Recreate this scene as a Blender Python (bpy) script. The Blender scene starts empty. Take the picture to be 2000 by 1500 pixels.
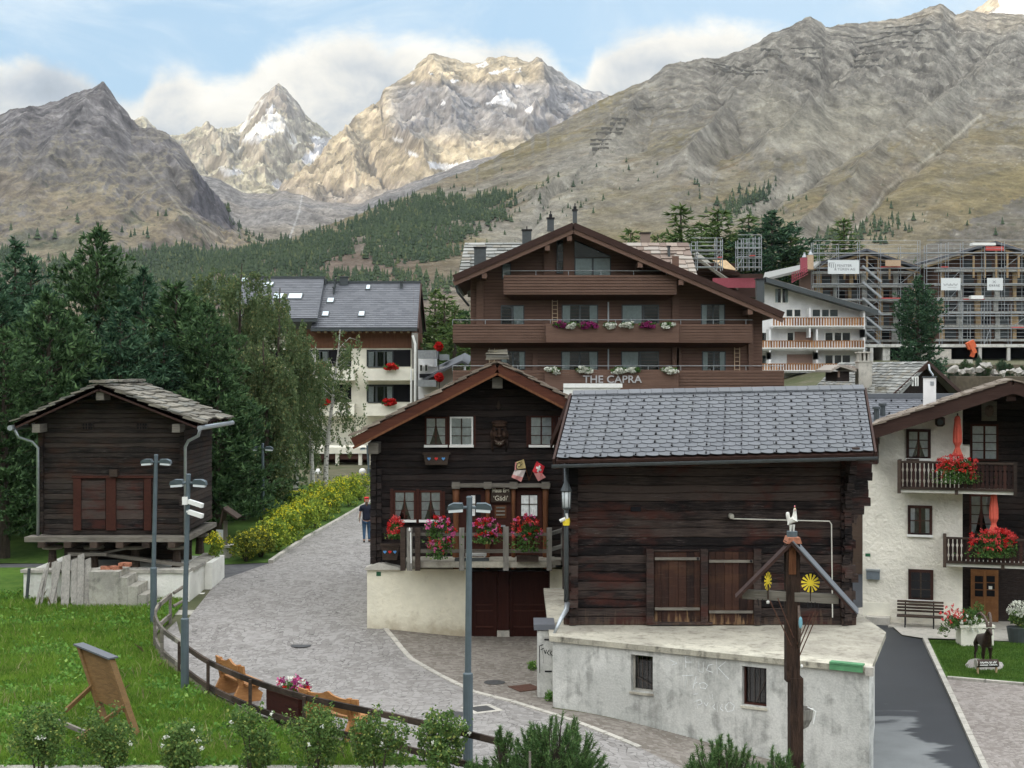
import bpy,bmesh,math,random
import numpy as np
from mathutils import Vector,Matrix,geometry
C = bpy.context.scene.collection
D = bpy.data
R = math.radians
FPX,HZ,CAMZ = 2800.0,724.0,7.4       # focal length in photo pixels, horizon row, eye height in metres
# ---------------------------------------------------------------- camera
cam = D.cameras.new("camera");camo = D.objects.new("camera",cam);C.objects.link(camo)
cam.sensor_width = 36;cam.lens = 36*FPX/2000;cam.shift_y = (HZ-750)/2000
cam.clip_start = 0.5;cam.clip_end = 40000
camo.location = (0,0,CAMZ);camo.rotation_euler = (R(90),0,0)
bpy.context.scene.camera = camo
sc = bpy.context.scene
sc.render.engine = 'CYCLES'
sc.cycles.use_denoising = True
sc.cycles.max_bounces = 6;sc.cycles.diffuse_bounces = 3;sc.cycles.glossy_bounces = 2
sc.cycles.transparent_max_bounces = 12;sc.cycles.transmission_bounces = 3
sc.cycles.caustics_reflective = False;sc.cycles.caustics_refractive = False
sc.view_settings.view_transform = 'Standard';sc.view_settings.look = 'None'
sc.view_settings.exposure = EXPOSURE = 0.42;sc.view_settings.gamma = 1.0
# ---------------------------------------------------------------- node expression helper
class V:
 def __init__(s,nt,k):s.nt,s.k = nt,k
 def _m(s,op,*a,clamp=False):
  n = s.nt.nodes.new('ShaderNodeMath');n.operation = op;n.use_clamp = clamp
  for i,x in enumerate((s,)+a):
   if isinstance(x,V):s.nt.links.new(x.k,n.inputs[i])
   else:n.inputs[i].default_value = x
  return V(s.nt,n.outputs[0])
 def __add__(s,o):return s._m('ADD',o)
 __radd__ = __add__
 def __sub__(s,o):return s._m('SUBTRACT',o)
 def __rsub__(s,o):return (s*-1)+o
 def __mul__(s,o):return s._m('MULTIPLY',o)
 __rmul__ = __mul__
 def __truediv__(s,o):return s._m('DIVIDE',o)
 def __pow__(s,o):return s._m('POWER',o)
 def max(s,o):return s._m('MAXIMUM',o)
 def min(s,o):return s._m('MINIMUM',o)
 def exp(s):return s._m('EXPONENT')
 def sin(s):return s._m('SINE')
 def abs(s):return s._m('ABSOLUTE')
 def frac(s):return s._m('FRACT')
 def clamp(s):return s._m('ADD',0.0,clamp=True)
 def ramp(s,a,b,lo=0.0,hi=1.0):
  n = s.nt.nodes.new('ShaderNodeMapRange');n.interpolation_type = 'SMOOTHSTEP'
  s.nt.links.new(s.k,n.inputs[0])
  for i,x in enumerate((a,b,lo,hi)):n.inputs[i+1].default_value = x
  return V(s.nt,n.outputs[0])
class NT:
 def __init__(s,nt):
  s.nt = nt;nt.nodes.clear()
 def n(s,t,**kw):
  nd = s.nt.nodes.new(t)
  for k,v in kw.items():setattr(nd,k,v)
  return nd
 def link(s,a,b):s.nt.links.new(a.k if isinstance(a,V) else a,b)
 def set(s,sock,x):
  if isinstance(x,V):s.nt.links.new(x.k,sock)
  elif isinstance(x,bpy.types.NodeSocket):s.nt.links.new(x,sock)
  elif isinstance(x,(tuple,list)):sock.default_value = tuple(x)+((1,) if len(x) == 3 and sock.type == 'RGBA' else ())
  else:sock.default_value = x
 def coord(s,kind='Object',scale=(1,1,1),rot=(0,0,0)):
  if kind == 'World':
   g = s.n('ShaderNodeNewGeometry').outputs['Position']
  else:g = s.n('ShaderNodeTexCoord').outputs[kind]
  if scale == (1,1,1) and rot == (0,0,0):return g
  m = s.n('ShaderNodeMapping');s.set(m.inputs[0],g)
  m.inputs['Scale'].default_value = scale;m.inputs['Rotation'].default_value = rot
  return m.outputs[0]
 def noise(s,vec,scale=5,detail=4,rough=.55,dist=0,out='Fac'):
  n = s.n('ShaderNodeTexNoise');s.set(n.inputs['Vector'],vec)
  s.set(n.inputs['Scale'],scale);n.inputs['Detail'].default_value = detail
  n.inputs['Roughness'].default_value = rough;n.inputs['Distortion'].default_value = dist
  return V(s.nt,n.outputs[out])
 def voro(s,vec,scale=5,feature='F1',out='Distance',rnd=1):
  n = s.n('ShaderNodeTexVoronoi',feature=feature);s.set(n.inputs['Vector'],vec)
  n.inputs['Scale'].default_value = scale;n.inputs['Randomness'].default_value = rnd
  return V(s.nt,n.outputs[out])
 def sep(s,vec):
  n = s.n('ShaderNodeSeparateXYZ');s.set(n.inputs[0],vec)
  return [V(s.nt,o) for o in n.outputs]
 def comb(s,x,y,z):
  n = s.n('ShaderNodeCombineXYZ')
  for i,a in enumerate((x,y,z)):s.set(n.inputs[i],a)
  return n.outputs[0]
 def island(s):return V(s.nt,s.n('ShaderNodeNewGeometry').outputs['Random Per Island'])
 def mix(s,f,a,b,blend='MIX'):
  n = s.n('ShaderNodeMix',data_type='RGBA',blend_type=blend)
  s.set(n.inputs[0],f);s.set(n.inputs[6],a);s.set(n.inputs[7],b)
  return n.outputs[2]
 def scale(s,col,f):# colour times a scalar
  n = s.n('ShaderNodeVectorMath',operation='SCALE');s.set(n.inputs[0],col);s.set(n.inputs[3],f)
  return n.outputs[0]
 def bump(s,h,strength=.5,dist=.02):
  b = s.n('ShaderNodeBump');s.set(b.inputs['Height'],h)
  b.inputs['Strength'].default_value = strength;b.inputs['Distance'].default_value = dist
  return b.outputs[0]
 def pbr(s,col,rough=.8,metal=0,normal=None,spec=.3,sub=None,**kw):
  p = s.n('ShaderNodeBsdfPrincipled');s.set(p.inputs['Base Color'],col)
  s.set(p.inputs['Roughness'],rough);s.set(p.inputs['Metallic'],metal)
  s.set(p.inputs['Specular IOR Level'],spec)
  if normal is not None:s.set(p.inputs['Normal'],normal)
  for k,v in kw.items():s.set(p.inputs[k.replace('_',' ')],v)
  return p
 def out(s,sh):
  o = s.n('ShaderNodeOutputMaterial');s.set(o.inputs[0],sh.outputs[0] if hasattr(sh,'outputs') else sh)
# ---------------------------------------------------------------- world: Nishita sky with broken cloud
SUN_EL,SUN_AZ = 8.0,(-0.62,-0.78)      # elevation in degrees, horizontal direction towards the sun
world = D.worlds.new("World");sc.world = world;world.use_nodes = True
w = NT(world.node_tree)
sky = w.n('ShaderNodeTexSky',sky_type='NISHITA',sun_disc=False)
sky.sun_elevation = R(SUN_EL);sky.sun_rotation = math.atan2(SUN_AZ[0],SUN_AZ[1]);sky.air_density = 1.0;sky.dust_density = 1.2;sky.ozone_density = 2.0
gen = w.n('ShaderNodeTexCoord').outputs['Generated']
dx,dy,dz = w.sep(gen)
yy = dy.max(.08);u = dx/yy;v = dz/yy
def gauss(px,py,sx,sy):
 a = (u-(px-1000)/FPX)/(sx/FPX);b = (v-(HZ-py)/FPX)/(sy/FPX)
 return ((a*a+b*b)*-.5).exp()
wv = w.comb(u*1.0,v*1.7,dz*.3)
n1 = w.noise(wv,9.0,10,.60,.35);n2 = w.noise(w.comb(u*.8+3.1,v*1.9,0.0),9,6,.52,.2);n3 = w.noise(gen,2.2,7,.55)
# the upper edge of the cumulus bank, as height over the horizon against bearing
CLT = [(-400,90),(0,130),(60,118),(130,130),(200,165),(250,200),(290,160),(325,128),(365,124),(410,150),(470,138),(520,112),(580,88),(640,62),(700,52),(760,78),(850,72),(950,66),(1030,78),(1085,120),(1125,150),(1160,96),(1230,66),(1330,38),(1400,50),(1480,66),(1600,70),(1800,60),(2400,60)]
fc = w.n('ShaderNodeFloatCurve');cm_ = fc.mapping;cv = cm_.curves[0]
for k,(px,py) in enumerate(CLT):
 X_,Y_ = (px+400)/2800,(300-py)/300
 if k < 2:cv.points[k].location = (X_,Y_)
 else:cv.points.new(X_,Y_)
cm_.update();w.set(fc.inputs['Value'],(u*FPX+1400)/2800.0)
top = V(w.nt,fc.outputs[0])*300.0          # pixels below which the bank starts, counted up from row 300
hgt = (v*-FPX+HZ)*-1+300.0
bill = w.noise(w.comb(u,v*1.3,0.0),19,8,.58,.4)
depth = top-hgt+(n1-.5)*170+(n2-.5)*70+(bill-.5)*95
mask = depth.ramp(-26,40)
wisp = (w.noise(w.comb(u*1.0+7.0,v*2.6,0.0),7.0,9,.62,.9)*.75+n3*.25).ramp(.42,.66)
bill = w.noise(w.comb(u,v*1.3,0.0),19,8,.58,.4)
lum = depth.ramp(0,95,1.05,.84)+(bill-.5)*.75+(n2-.5)*.6
lum = lum-gauss(110,165,130,50)*.34-gauss(760,175,150,60)*.10-gauss(1220,120,60,50)*.10+gauss(470,215,150,40)*.10
lum = lum.max(.55).min(1.08)
cream = w.mix(lum.ramp(.60,.98),(.62,.70,.78),(.96,.92,.82))
cloud = w.scale(cream,lum*8.0)
# unseen sky behind and above the camera, brightened to add fill light on the village
back = (dz*1.25-dy*.28).ramp(.18,.98,0,1)
blue = w.mix(.75,w.scale(sky.outputs[0],2.2),(2.9,4.5,6.1))
blue = w.mix((wisp*.80+u.ramp(-.05,.2)*.3+dz.ramp(.22,.30)*.15).clamp(),blue,(5.4,6.4,7.1))
front = w.mix(mask,blue,cloud)
allc = w.mix(back*.9,front,w.scale(w.mix(n3.ramp(.3,.7),(.80,.86,.95),(1,.97,.92)),23.0))
below = dz.ramp(-.06,0)
bg = w.n('ShaderNodeBackground');w.set(bg.inputs[0],w.mix(below,(1.6,1.7,1.8),allc));bg.inputs[1].default_value = .10
wo = w.n('ShaderNodeOutputWorld');w.link(bg.outputs[0],wo.inputs[0])
# ---------------------------------------------------------------- the sun (low, behind the camera; an added, unseen ridge shades the village)
sl = D.lights.new("sun",'SUN');sun = D.objects.new("sun",sl);C.objects.link(sun)
sl.energy = 4.2;sl.angle = R(.55);sl.color = (1,.84,.60)
ce = math.cos(R(SUN_EL));sdir = Vector((SUN_AZ[0]*ce,SUN_AZ[1]*ce,math.sin(R(SUN_EL)))).normalized()
sun.rotation_euler = sdir.to_track_quat('Z','Y').to_euler()
# ---------------------------------------------------------------- mesh helpers
RNG = random.Random(7)
ORG = {}
def gpx(px,d):return (px-1000)/FPX*d
def gpz(py,d):return CAMZ-(py-HZ)/FPX*d
def P(px,py,d):return Vector((gpx(px,d),d,gpz(py,d)))
def tag(o,label=None,cat=None,group=None,kind=None):
 if label:o['label'] = label
 if cat:o['category'] = cat
 if group:o['group'] = group
 if kind:o['kind'] = kind
 return o
def thing(name,label,cat,loc,group=None):
 o = D.objects.new(name,None);C.objects.link(o);o.location = loc;o.empty_display_size = .3
 ORG[o.name] = Vector(loc)
 return tag(o,label,cat,group)
def mkobj(name,me,mats,parent=None,org=None):
 if not isinstance(mats,(list,tuple)):mats = [mats]
 for m in mats:me.materials.append(m)
 o = D.objects.new(name,me);C.objects.link(o)
 if parent is not None:o.parent = parent;ORG[o.name] = ORG[parent.name]
 else:
  ORG[o.name] = Vector(org) if org else Vector((0,0,0));o.location = ORG[o.name]
 return o
class MB:
 def __init__(s,mats=None):
  s.v = [];s.f = [];s.mi = [];s.M = None;s.mats = [] if mats is None else (list(mats) if isinstance(mats,(list,tuple)) else [mats]);s.cur = 0;s.sm = False
 def use(s,m):
  if m not in s.mats:s.mats.append(m)
  s.cur = s.mats.index(m);return s
 def add(s,vs,fs):
  b = len(s.v)
  if s.M is not None:vs = [s.M @ Vector(p) for p in vs]
  s.v += [tuple(p) for p in vs];s.f += [tuple(i+b for i in f) for f in fs];s.mi += [s.cur]*len(fs);return s
 def box(s,x0,y0,z0,x1,y1,z1,jit=0):
  x0,x1 = min(x0,x1),max(x0,x1);y0,y1 = min(y0,y1),max(y0,y1);z0,z1 = min(z0,z1),max(z0,z1)
  vs = [(x,y,z) for z in (z0,z1) for (x,y) in ((x0,y0),(x1,y0),(x1,y1),(x0,y1))]
  if jit:vs = [(x+RNG.uniform(-jit,jit),y+RNG.uniform(-jit,jit),z+RNG.uniform(-jit,jit)) for x,y,z in vs]
  return s.add(vs,[(3,2,1,0),(4,5,6,7),(0,1,5,4),(1,2,6,5),(2,3,7,6),(3,0,4,7)])
 def bp(s,px0,py0,px1,py1,d0,d1,ds=None):# a box whose front face, at depth d0, covers a rectangle of the picture
  ds = ds or d0
  return s.box(gpx(px0,ds),d0,gpz(py1,ds),gpx(px1,ds),d1,gpz(py0,ds))
 def beam(s,a,b,w,h,up=(0,0,1),off=0):
  a,b = Vector(a),Vector(b);t = (b-a).normalized();up = Vector(up)
  if abs(t.dot(up)) > .98:up = Vector((0,1,0))
  r = t.cross(up).normalized();q = r.cross(t).normalized()
  vs = []
  for p in (a,b):
   for i,j in ((-1,-1),(1,-1),(1,1),(-1,1)):vs.append(p+r*(i*w/2)+q*(j*h/2))
  return s.add(vs,[(0,1,2,3),(7,6,5,4),(0,4,5,1),(1,5,6,2),(2,6,7,3),(3,7,4,0)])
 def tube(s,pts,r,n=8,cap=True,flat=1.0):
  pts = [Vector(p) for p in pts];m = len(pts)
  rs = r if isinstance(r,(list,tuple)) else [r]*m
  vs = [];ref = Vector((0.13,.21,1));prev = None
  for i,p in enumerate(pts):
   t = (pts[min(i+1,m-1)]-pts[max(i-1,0)]).normalized()
   if prev is None:
    a = t.cross(ref if abs(t.z) < .95 else Vector((1,0,0))).normalized()
   else:a = (prev-t*prev.dot(t)).normalized()
   prev = a;b = t.cross(a)
   for k in range(n):
    q = 2*math.pi*k/n;vs.append(p+(a*math.cos(q)+b*math.sin(q)*flat)*rs[i])
  fs = [(i*n+k,i*n+(k+1) % n,(i+1)*n+(k+1) % n,(i+1)*n+k) for i in range(m-1) for k in range(n)]
  if cap:fs += [tuple(range(n))[::-1],tuple((m-1)*n+k for k in range(n))]
  return s.add(vs,fs)
 def lathe(s,c,prof,n=16,ax=(0,0,1)):# prof: (radius, height)
  q = Vector((0,0,1)).rotation_difference(Vector(ax));c = Vector(c)
  vs = [c+q @ Vector((r*math.cos(2*math.pi*k/n),r*math.sin(2*math.pi*k/n),h)) for r,h in prof for k in range(n)]
  m = len(prof);fs = [(i*n+k,i*n+(k+1) % n,(i+1)*n+(k+1) % n,(i+1)*n+k) for i in range(m-1) for k in range(n)]
  fs += [tuple(range(n))[::-1],tuple((m-1)*n+k for k in range(n))]
  return s.add(vs,fs)
 def prism(s,poly,ax,a,b):# poly in the two other axes, extruded along ax (0, 1 or 2) from a to b
  def mk(p,t):
   q = list(p);q.insert(ax,t);return tuple(q)
  n = len(poly);vs = [mk(p,a) for p in poly]+[mk(p,b) for p in poly]
  return s.add(vs,[tuple(range(n)),tuple(range(n,2*n))[::-1]]+[(i,i+n,(i+1) % n+n,(i+1) % n) for i in range(n)])
 def slab(s,pts,th,nrm=None):# a polygon with thickness th along its normal (downwards)
  pts = [Vector(p) for p in pts];n = len(pts)
  nr = Vector(nrm).normalized() if nrm else (pts[1]-pts[0]).cross(pts[2]-pts[0]).normalized()
  if nr.z < 0:nr = -nr
  lo = [p-nr*th for p in pts]
  return s.add(pts+lo,[tuple(range(n)),tuple(range(n,2*n))[::-1]]+[(i,(i+1) % n,(i+1) % n+n,i+n)[::-1] for i in range(n)])
 def ball(s,c,r,sx=1,sy=1,sz=1,n=10,m=7):
  vs = [(c[0],c[1],c[2]-r*sz)]
  for i in range(1,m):
   a = math.pi*i/m-math.pi/2
   vs += [(c[0]+r*sx*math.cos(a)*math.cos(2*math.pi*k/n),c[1]+r*sy*math.cos(a)*math.sin(2*math.pi*k/n),c[2]+r*sz*math.sin(a)) for k in range(n)]
  vs.append((c[0],c[1],c[2]+r*sz));L = len(vs)-1
  fs = [(0,1+(k+1) % n,1+k) for k in range(n)]+[(L,L-n+k,L-n+(k+1) % n) for k in range(n)]
  fs += [(1+i*n+k,1+i*n+(k+1) % n,1+(i+1)*n+(k+1) % n,1+(i+1)*n+k) for i in range(m-2) for k in range(n)]
  return s.add(vs,fs)
 def build(s,name,mat=None,parent=None,org=None,smooth=False,fix=True):
  if mat is not None and not s.mats:s.mats = [mat]
  o0 = ORG[parent.name] if parent is not None else Vector(org or (0,0,0))
  me = D.meshes.new(name);me.from_pydata([(x-o0.x,y-o0.y,z-o0.z) for x,y,z in s.v],[],s.f)
  if len(s.mats) > 1:me.polygons.foreach_set('material_index',s.mi)
  if fix:
   bm = bmesh.new();bm.from_mesh(me);bmesh.ops.recalc_face_normals(bm,faces=bm.faces);bm.to_mesh(me);bm.free()
  if smooth:me.polygons.foreach_set('use_smooth',[True]*len(me.polygons))
  me.update()
  return mkobj(name,me,s.mats,parent,org)
def npmesh(name,co,faces,mats,parent=None,org=None,smooth=False,mi=None,attr=None):
 """co (N,3) world coordinates, faces list of (M,k) integer arrays (k = 3 or 4)"""
 o0 = ORG[parent.name] if parent is not None else Vector(org or (0,0,0))
 co = (np.asarray(co,dtype=np.float64)-np.array(o0)).astype(np.float32)
 me = D.meshes.new(name);faces = [np.asarray(f) for f in (faces if isinstance(faces,list) else [faces]) if len(f)]
 me.vertices.add(len(co));me.vertices.foreach_set('co',co.ravel())
 idx = np.concatenate([f.ravel() for f in faces]).astype(np.int32)
 tot = np.concatenate([np.full(len(f),f.shape[1]) for f in faces]).astype(np.int32)
 st = np.concatenate([[0],np.cumsum(tot)[:-1]]).astype(np.int32)
 me.loops.add(len(idx));me.loops.foreach_set('vertex_index',idx)
 me.polygons.add(len(tot));me.polygons.foreach_set('loop_start',st)
 me.update(calc_edges=True)
 if mi is not None:me.polygons.foreach_set('material_index',np.asarray(mi,dtype=np.int32))
 if smooth:me.polygons.foreach_set('use_smooth',np.ones(len(tot),dtype=bool))
 if attr is not None:
  for k,a in attr.items():
   at = me.attributes.new(k,'FLOAT_COLOR','POINT');at.data.foreach_set('color',np.c_[a,np.ones(len(a))].astype(np.float32).ravel())
 me.validate()
 return mkobj(name,me,mats,parent,org)
def copy_thing(root,loc=None,rz=None,label=None,group=None,scale=None,name=None):
 r = root.copy();C.objects.link(r)
 if loc is not None:r.location = loc
 if rz is not None:r.rotation_euler = (0,0,rz)
 if scale is not None:r.scale = scale if isinstance(scale,(tuple,list)) else (scale,)*3
 if label:r['label'] = label
 if group:r['group'] = group
 ORG[r.name] = Vector(r.location)
 for ch in list(root.children):
  c = ch.copy();C.objects.link(c);c.parent = r
  for g in ch.children:
   d = g.copy();C.objects.link(d);d.parent = c
 return r
# ---------------------------------------------------------------- numpy noise
_pr = np.random.RandomState(5);_perm = np.tile(_pr.permutation(256),3);_ga = _pr.uniform(0,2*np.pi,256);_gx,_gy = np.cos(_ga),np.sin(_ga)
def pn(x,y,seed=0):
 x = np.asarray(x,float)+seed*17.31;y = np.asarray(y,float)-seed*9.77
 xi = np.floor(x).astype(int);yi = np.floor(y).astype(int);xf = x-xi;yf = y-yi;xi &= 255;yi &= 255
 def g(i,j,a,b):
  h = _perm[_perm[(xi+i) & 255]+((yi+j) & 255)] & 255;return _gx[h]*a+_gy[h]*b
 sx = xf*xf*xf*(xf*(xf*6-15)+10);sy = yf*yf*yf*(yf*(yf*6-15)+10)
 a = g(0,0,xf,yf);b = g(1,0,xf-1,yf);c = g(0,1,xf,yf-1);d = g(1,1,xf-1,yf-1)
 return ((a+(b-a)*sx)+((c+(d-c)*sx)-(a+(b-a)*sx))*sy)*1.5
def fbm(x,y,o=5,seed=0,g=.5):
 t = 0;a = 1;s = 0
 for i in range(o):t = t+a*pn(x*2**i,y*2**i,seed+i);s += a;a *= g
 return t/s
def ridged(x,y,o=5,seed=0,g=.5):
 t = 0;a = 1;s = 0;w_ = 1
 for i in range(o):
  n = (1-np.abs(pn(x*2**i,y*2**i,seed+i)))**2;t = t+a*n*w_;w_ = np.clip(n*1.6,0,1);s += a;a *= g
 return t/s
def sstep(a,b,x):
 t = np.clip((np.asarray(x,float)-a)/(b-a),0,1);return t*t*(3-2*t)
# ================================================================ materials
def newmat(name):
 m = D.materials.new(name);m.use_nodes = True;return m,NT(m.node_tree)
def wood(name,dark,light,stain=None,streak=None,lowwear=None,scale=(1.2,8,14),rough=.8,contrast=1.0,bump=.35,vert=False,rnd=.5,stainamt=.5):
 """sawn or weathered boards: streaky grain along x (or z when vert), each board its own tone"""
 m,t = newmat(name)
 sx,sy,sz = scale
 sc_ = (sz,sy,sx) if vert else (sx,sy,sz)
 g = t.coord('World',sc_)
 isl = t.island()
 a = t.noise(g,2.2,7,.65,.8);b = t.noise(t.coord('World',(.8,.8,.8)),1.3,4,.6)
 f = (a*.75+b*.35+(isl-.5)*rnd-.05)
 f = f.ramp(.5-.28/contrast,.5+.30/contrast)
 col = t.mix(f,dark,light)
 if stain:
  s_ = t.noise(t.coord('World',(.5,.5,1.3)),2.1,5,.62)
  col = t.mix((s_.ramp(.48,.68)*stainamt),col,stain)
 if lowwear:# pale bare wood where the foot of the boards is worn
  zz = t.sep(t.coord('World'))[2];lw = t.noise(t.coord('World',(9,9,.9)),1.2,5,.65)
  col = t.mix((((zz*-1+lowwear[1])*1.5+(lw-.5)*3.2).ramp(0,.5))*.8,col,lowwear[0])
 if streak:# weathered grey cracks and shakes along the grain
  k_ = t.noise(t.coord('World',(1.6,6,34)),1.5,6,.72,1.2);k2 = t.noise(t.coord('World',(.7,.7,.9)),1.0,4,.6)
  col = t.mix(k_.ramp(.565,.64)*k2.ramp(.38,.62)*.85,col,streak);col = t.mix(k_.ramp(.40,.33)*.7,col,(.006,.005,.005))
 h = t.noise(t.coord('World',(sc_[0]*1.5,sc_[1]*2,sc_[2]*3)),4,5,.7)
 t.out(t.pbr(col,rough=(f*.2+(rough-.1)),normal=t.bump(h+a,bump,.02),spec=.12));return m
def plain(name,col,rough=.6,metal=0,spec=.3,var=.12,nscale=6,bump=0,**kw):
 m,t = newmat(name);n = t.noise(t.coord('World'),nscale,5,.6)
 c = t.scale(col_rgb(t,col),n.ramp(.25,.75,1-var,1+var))
 t.out(t.pbr(c,rough,metal,spec=spec,normal=t.bump(n,bump,.02) if bump else None,**kw));return m
def col_rgb(t,col):
 r = t.n('ShaderNodeRGB');r.outputs[0].default_value = (*col,1);return r.outputs[0]
def plaster(name,col,dirt,lumps=14,bumpd=.03,bstr=.9,dirtlow=None,cracks=False):
 m,t = newmat(name);g = t.coord('World')
 big = t.noise(g,.9,6,.62);fine = t.noise(g,lumps,4,.6,.3);mid = t.noise(g,3.5,6,.6)
 c = t.scale(col_rgb(t,col),big.ramp(.3,.7,.86,1.06))
 if dirtlow:# splashed dirt along the foot of the wall
  z = t.sep(g)[2];low = (z*-1+(mid-.5)*1.0+dirtlow[1]).ramp(0,dirtlow[2])
  c = t.mix(low*.75,c,dirtlow[0])
 c = t.mix(mid.ramp(.56,.8)*.6,c,dirt)
 t.out(t.pbr(c,.9,normal=t.bump(fine+mid*.4,bstr,bumpd),spec=.15));return m
M = {}
# old larch logs, almost black with warm patches
M['log_chalet'] = wood('log_chalet',(.010,.0085,.009),(.050,.039,.035),(.050,.026,.019),stainamt=.3,contrast=1.35,rnd=.25,bump=.6,scale=(1.0,8,17),streak=(.085,.072,.066))
M['log_barn'] = wood('log_barn',(.009,.0075,.008),(.078,.058,.050),(.070,.025,.019),stainamt=.85,rnd=.35,contrast=1.8,bump=.8,scale=(1.0,8,17),streak=(.155,.13,.12),lowwear=((.11,.075,.055),1.70))
M['log_granary'] = wood('log_granary',(.010,.009,.009),(.066,.052,.044),(.070,.032,.020),stainamt=.45,contrast=1.4,bump=.8,rnd=.25,scale=(1.0,8,17),streak=(.13,.115,.10))
M['barn_door'] = wood('barn_door',(.012,.008,.008),(.055,.027,.020),(.20,.10,.045),scale=(1.0,8,16),vert=True,stainamt=.15,rnd=.4,streak=(.10,.075,.06),lowwear=((.26,.16,.085),1.75))
M['garage_door'] = wood('garage_door',(.022,.007,.006),(.052,.017,.012),scale=(.6,6,10),vert=True,rough=.45,rnd=.2)
M['fascia_red'] = wood('fascia_red',(.048,.016,.011),(.115,.042,.024),scale=(.6,.6,10),rough=.6,rnd=.3)
M['fascia_brown'] = wood('fascia_brown',(.030,.016,.013),(.066,.037,.029),scale=(.6,.6,10),rough=.6,rnd=.2)
M['hotel_wood'] = wood('hotel_wood',(.098,.058,.043),(.185,.113,.084),scale=(.4,1,8),rough=.65,rnd=.12,contrast=.8,bump=.2)
M['band_wood'] = wood('band_wood',(.11,.050,.030),(.20,.098,.060),scale=(.5,1,6),rough=.65,rnd=.2,vert=True)
M['hotel_wood_dark'] = wood('hotel_wood_dark',(.055,.028,.022),(.105,.054,.042),scale=(.4,1,8),rough=.65,rnd=.1,contrast=.8,bump=.2)
M['trim_red'] = wood('trim_red',(.035,.013,.010),(.075,.028,.020),scale=(4,4,8),rough=.5,rnd=.3)
M['post_wood'] = wood('post_wood',(.07,.028,.014),(.20,.085,.040),scale=(8,8,1),rough=.55,rnd=.2)
M['grey_wood'] = wood('grey_wood',(.085,.075,.062),(.24,.22,.185),scale=(1.0,1.0,9),rough=.85,rnd=.6)
M['grey_wood_v'] = wood('grey_wood_v',(.10,.095,.085),(.30,.285,.25),scale=(1.0,8,9),vert=True,rough=.85,rnd=.8,contrast=1.2)
M['dark_rail'] = wood('dark_rail',(.022,.016,.013),(.085,.062,.048),scale=(2,2,9),rough=.7,rnd=.5)
M['balcony_dark'] = wood('balcony_dark',(.018,.010,.009),(.055,.026,.020),scale=(2,2,3),rough=.6,rnd=.6)
M['balcony_orange'] = wood('balcony_orange',(.20,.085,.03),(.42,.21,.09),scale=(2,2,3),rough=.6,rnd=.7)
M['bench_wood'] = wood('bench_wood',(.24,.10,.035),(.48,.24,.095),scale=(2,2,9),rough=.45,rnd=.3)
M['board_wood'] = wood('board_wood',(.080,.046,.018),(.175,.105,.042),scale=(2,2,9),rough=.6,rnd=.3)
M['cross_wood'] = wood('cross_wood',(.012,.009,.008),(.075,.045,.032),scale=(9,9,1.2),rough=.75,rnd=.2,contrast=1.3,bump=.9)
M['oak_door'] = wood('oak_door',(.14,.06,.025),(.27,.13,.055),scale=(2,2,2),vert=True,rough=.5)
M['planter_red'] = wood('planter_red',(.030,.010,.008),(.060,.022,.017),scale=(1,1,9),rough=.7)
M['plaster_cream'] = plaster('plaster_cream',(.86,.81,.64),(.50,.43,.30),lumps=9,dirtlow=((.34,.27,.17),.75,.9))
M['plaster_house'] = plaster('plaster_house',(.85,.81,.70),(.62,.58,.48),lumps=7,bumpd=.05)
M['plaster_white'] = plaster('plaster_white',(.80,.79,.72),(.52,.50,.42),lumps=11,dirtlow=((.42,.40,.32),.35,.6))
M['render_pale'] = plaster('render_pale',(.84,.81,.69),(.66,.62,.52),lumps=20,bstr=.3)
M['render_white'] = plaster('render_white',(.80,.80,.79),(.68,.68,.67),lumps=20,bstr=.2)
# board marked, stained concrete
def concrete(name,base,dark,light,dscale=1.0,amt=.75):
 m,t = newmat(name);g = t.coord('World')
 a = t.noise(g,.8*dscale,7,.62,.6);b = t.noise(g,2.7,7,.66,.4);c = t.noise(t.coord('World',(3,3,.35)),2.0,5,.6);d_ = t.noise(g,26,4,.6)
 col = t.mix(a.ramp(.35,.65),base,light)
 col = t.mix((b*.6+c*.4).ramp(.47,.66)*amt,col,dark)
 col = t.scale(col,d_.ramp(.3,.7,.9,1.07))
 t.out(t.pbr(col,.92,normal=t.bump(d_+b,.45,.02),spec=.15));return m
M['concrete_wall'] = concrete('concrete_wall',(.48,.48,.445),(.25,.25,.23),(.63,.625,.58),amt=.8)
M['concrete_old'] = concrete('concrete_old',(.30,.285,.25),(.12,.115,.10),(.44,.42,.36))
M['concrete_top'] = concrete('concrete_top',(.34,.315,.26),(.19,.17,.135),(.56,.53,.43),.6)
M['concrete_moss'] = concrete('concrete_moss',(.33,.31,.25),(.055,.052,.042),(.48,.45,.36),1.2,.95)
M['stone_pale'] = concrete('stone_pale',(.42,.40,.35),(.26,.25,.22),(.52,.49,.43))
def slates(name,a,b,c3=None,c3amt=.3,rough=.55,nsc=5,spread=1.0,bump=.3,lich=None):
 m,t = newmat(name);isl = t.island();g = t.coord('World');n = t.noise(g,nsc,5,.6)
 f = ((isl-.5)*spread+.5)*.7+n*.35-.03
 col = t.mix(f.clamp(),a,b)
 if c3:col = t.mix(((isl*7.13).frac().ramp(1-c3amt,1-c3amt+.1))*.8,col,c3)
 if lich:
  l = t.noise(g,nsc*2.2,5,.7);col = t.mix(l.ramp(.58,.72)*.55,col,lich)
 t.out(t.pbr(col,rough,normal=t.bump(n,bump,.02),spec=.35));return m
M['slate_blue'] = slates('slate_blue',(.088,.095,.105),(.138,.146,.158),(.112,.120,.127),.25,.5)
M['slate_dark'] = slates('slate_dark',(.080,.086,.098),(.135,.142,.156),None,0,.55)
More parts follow.
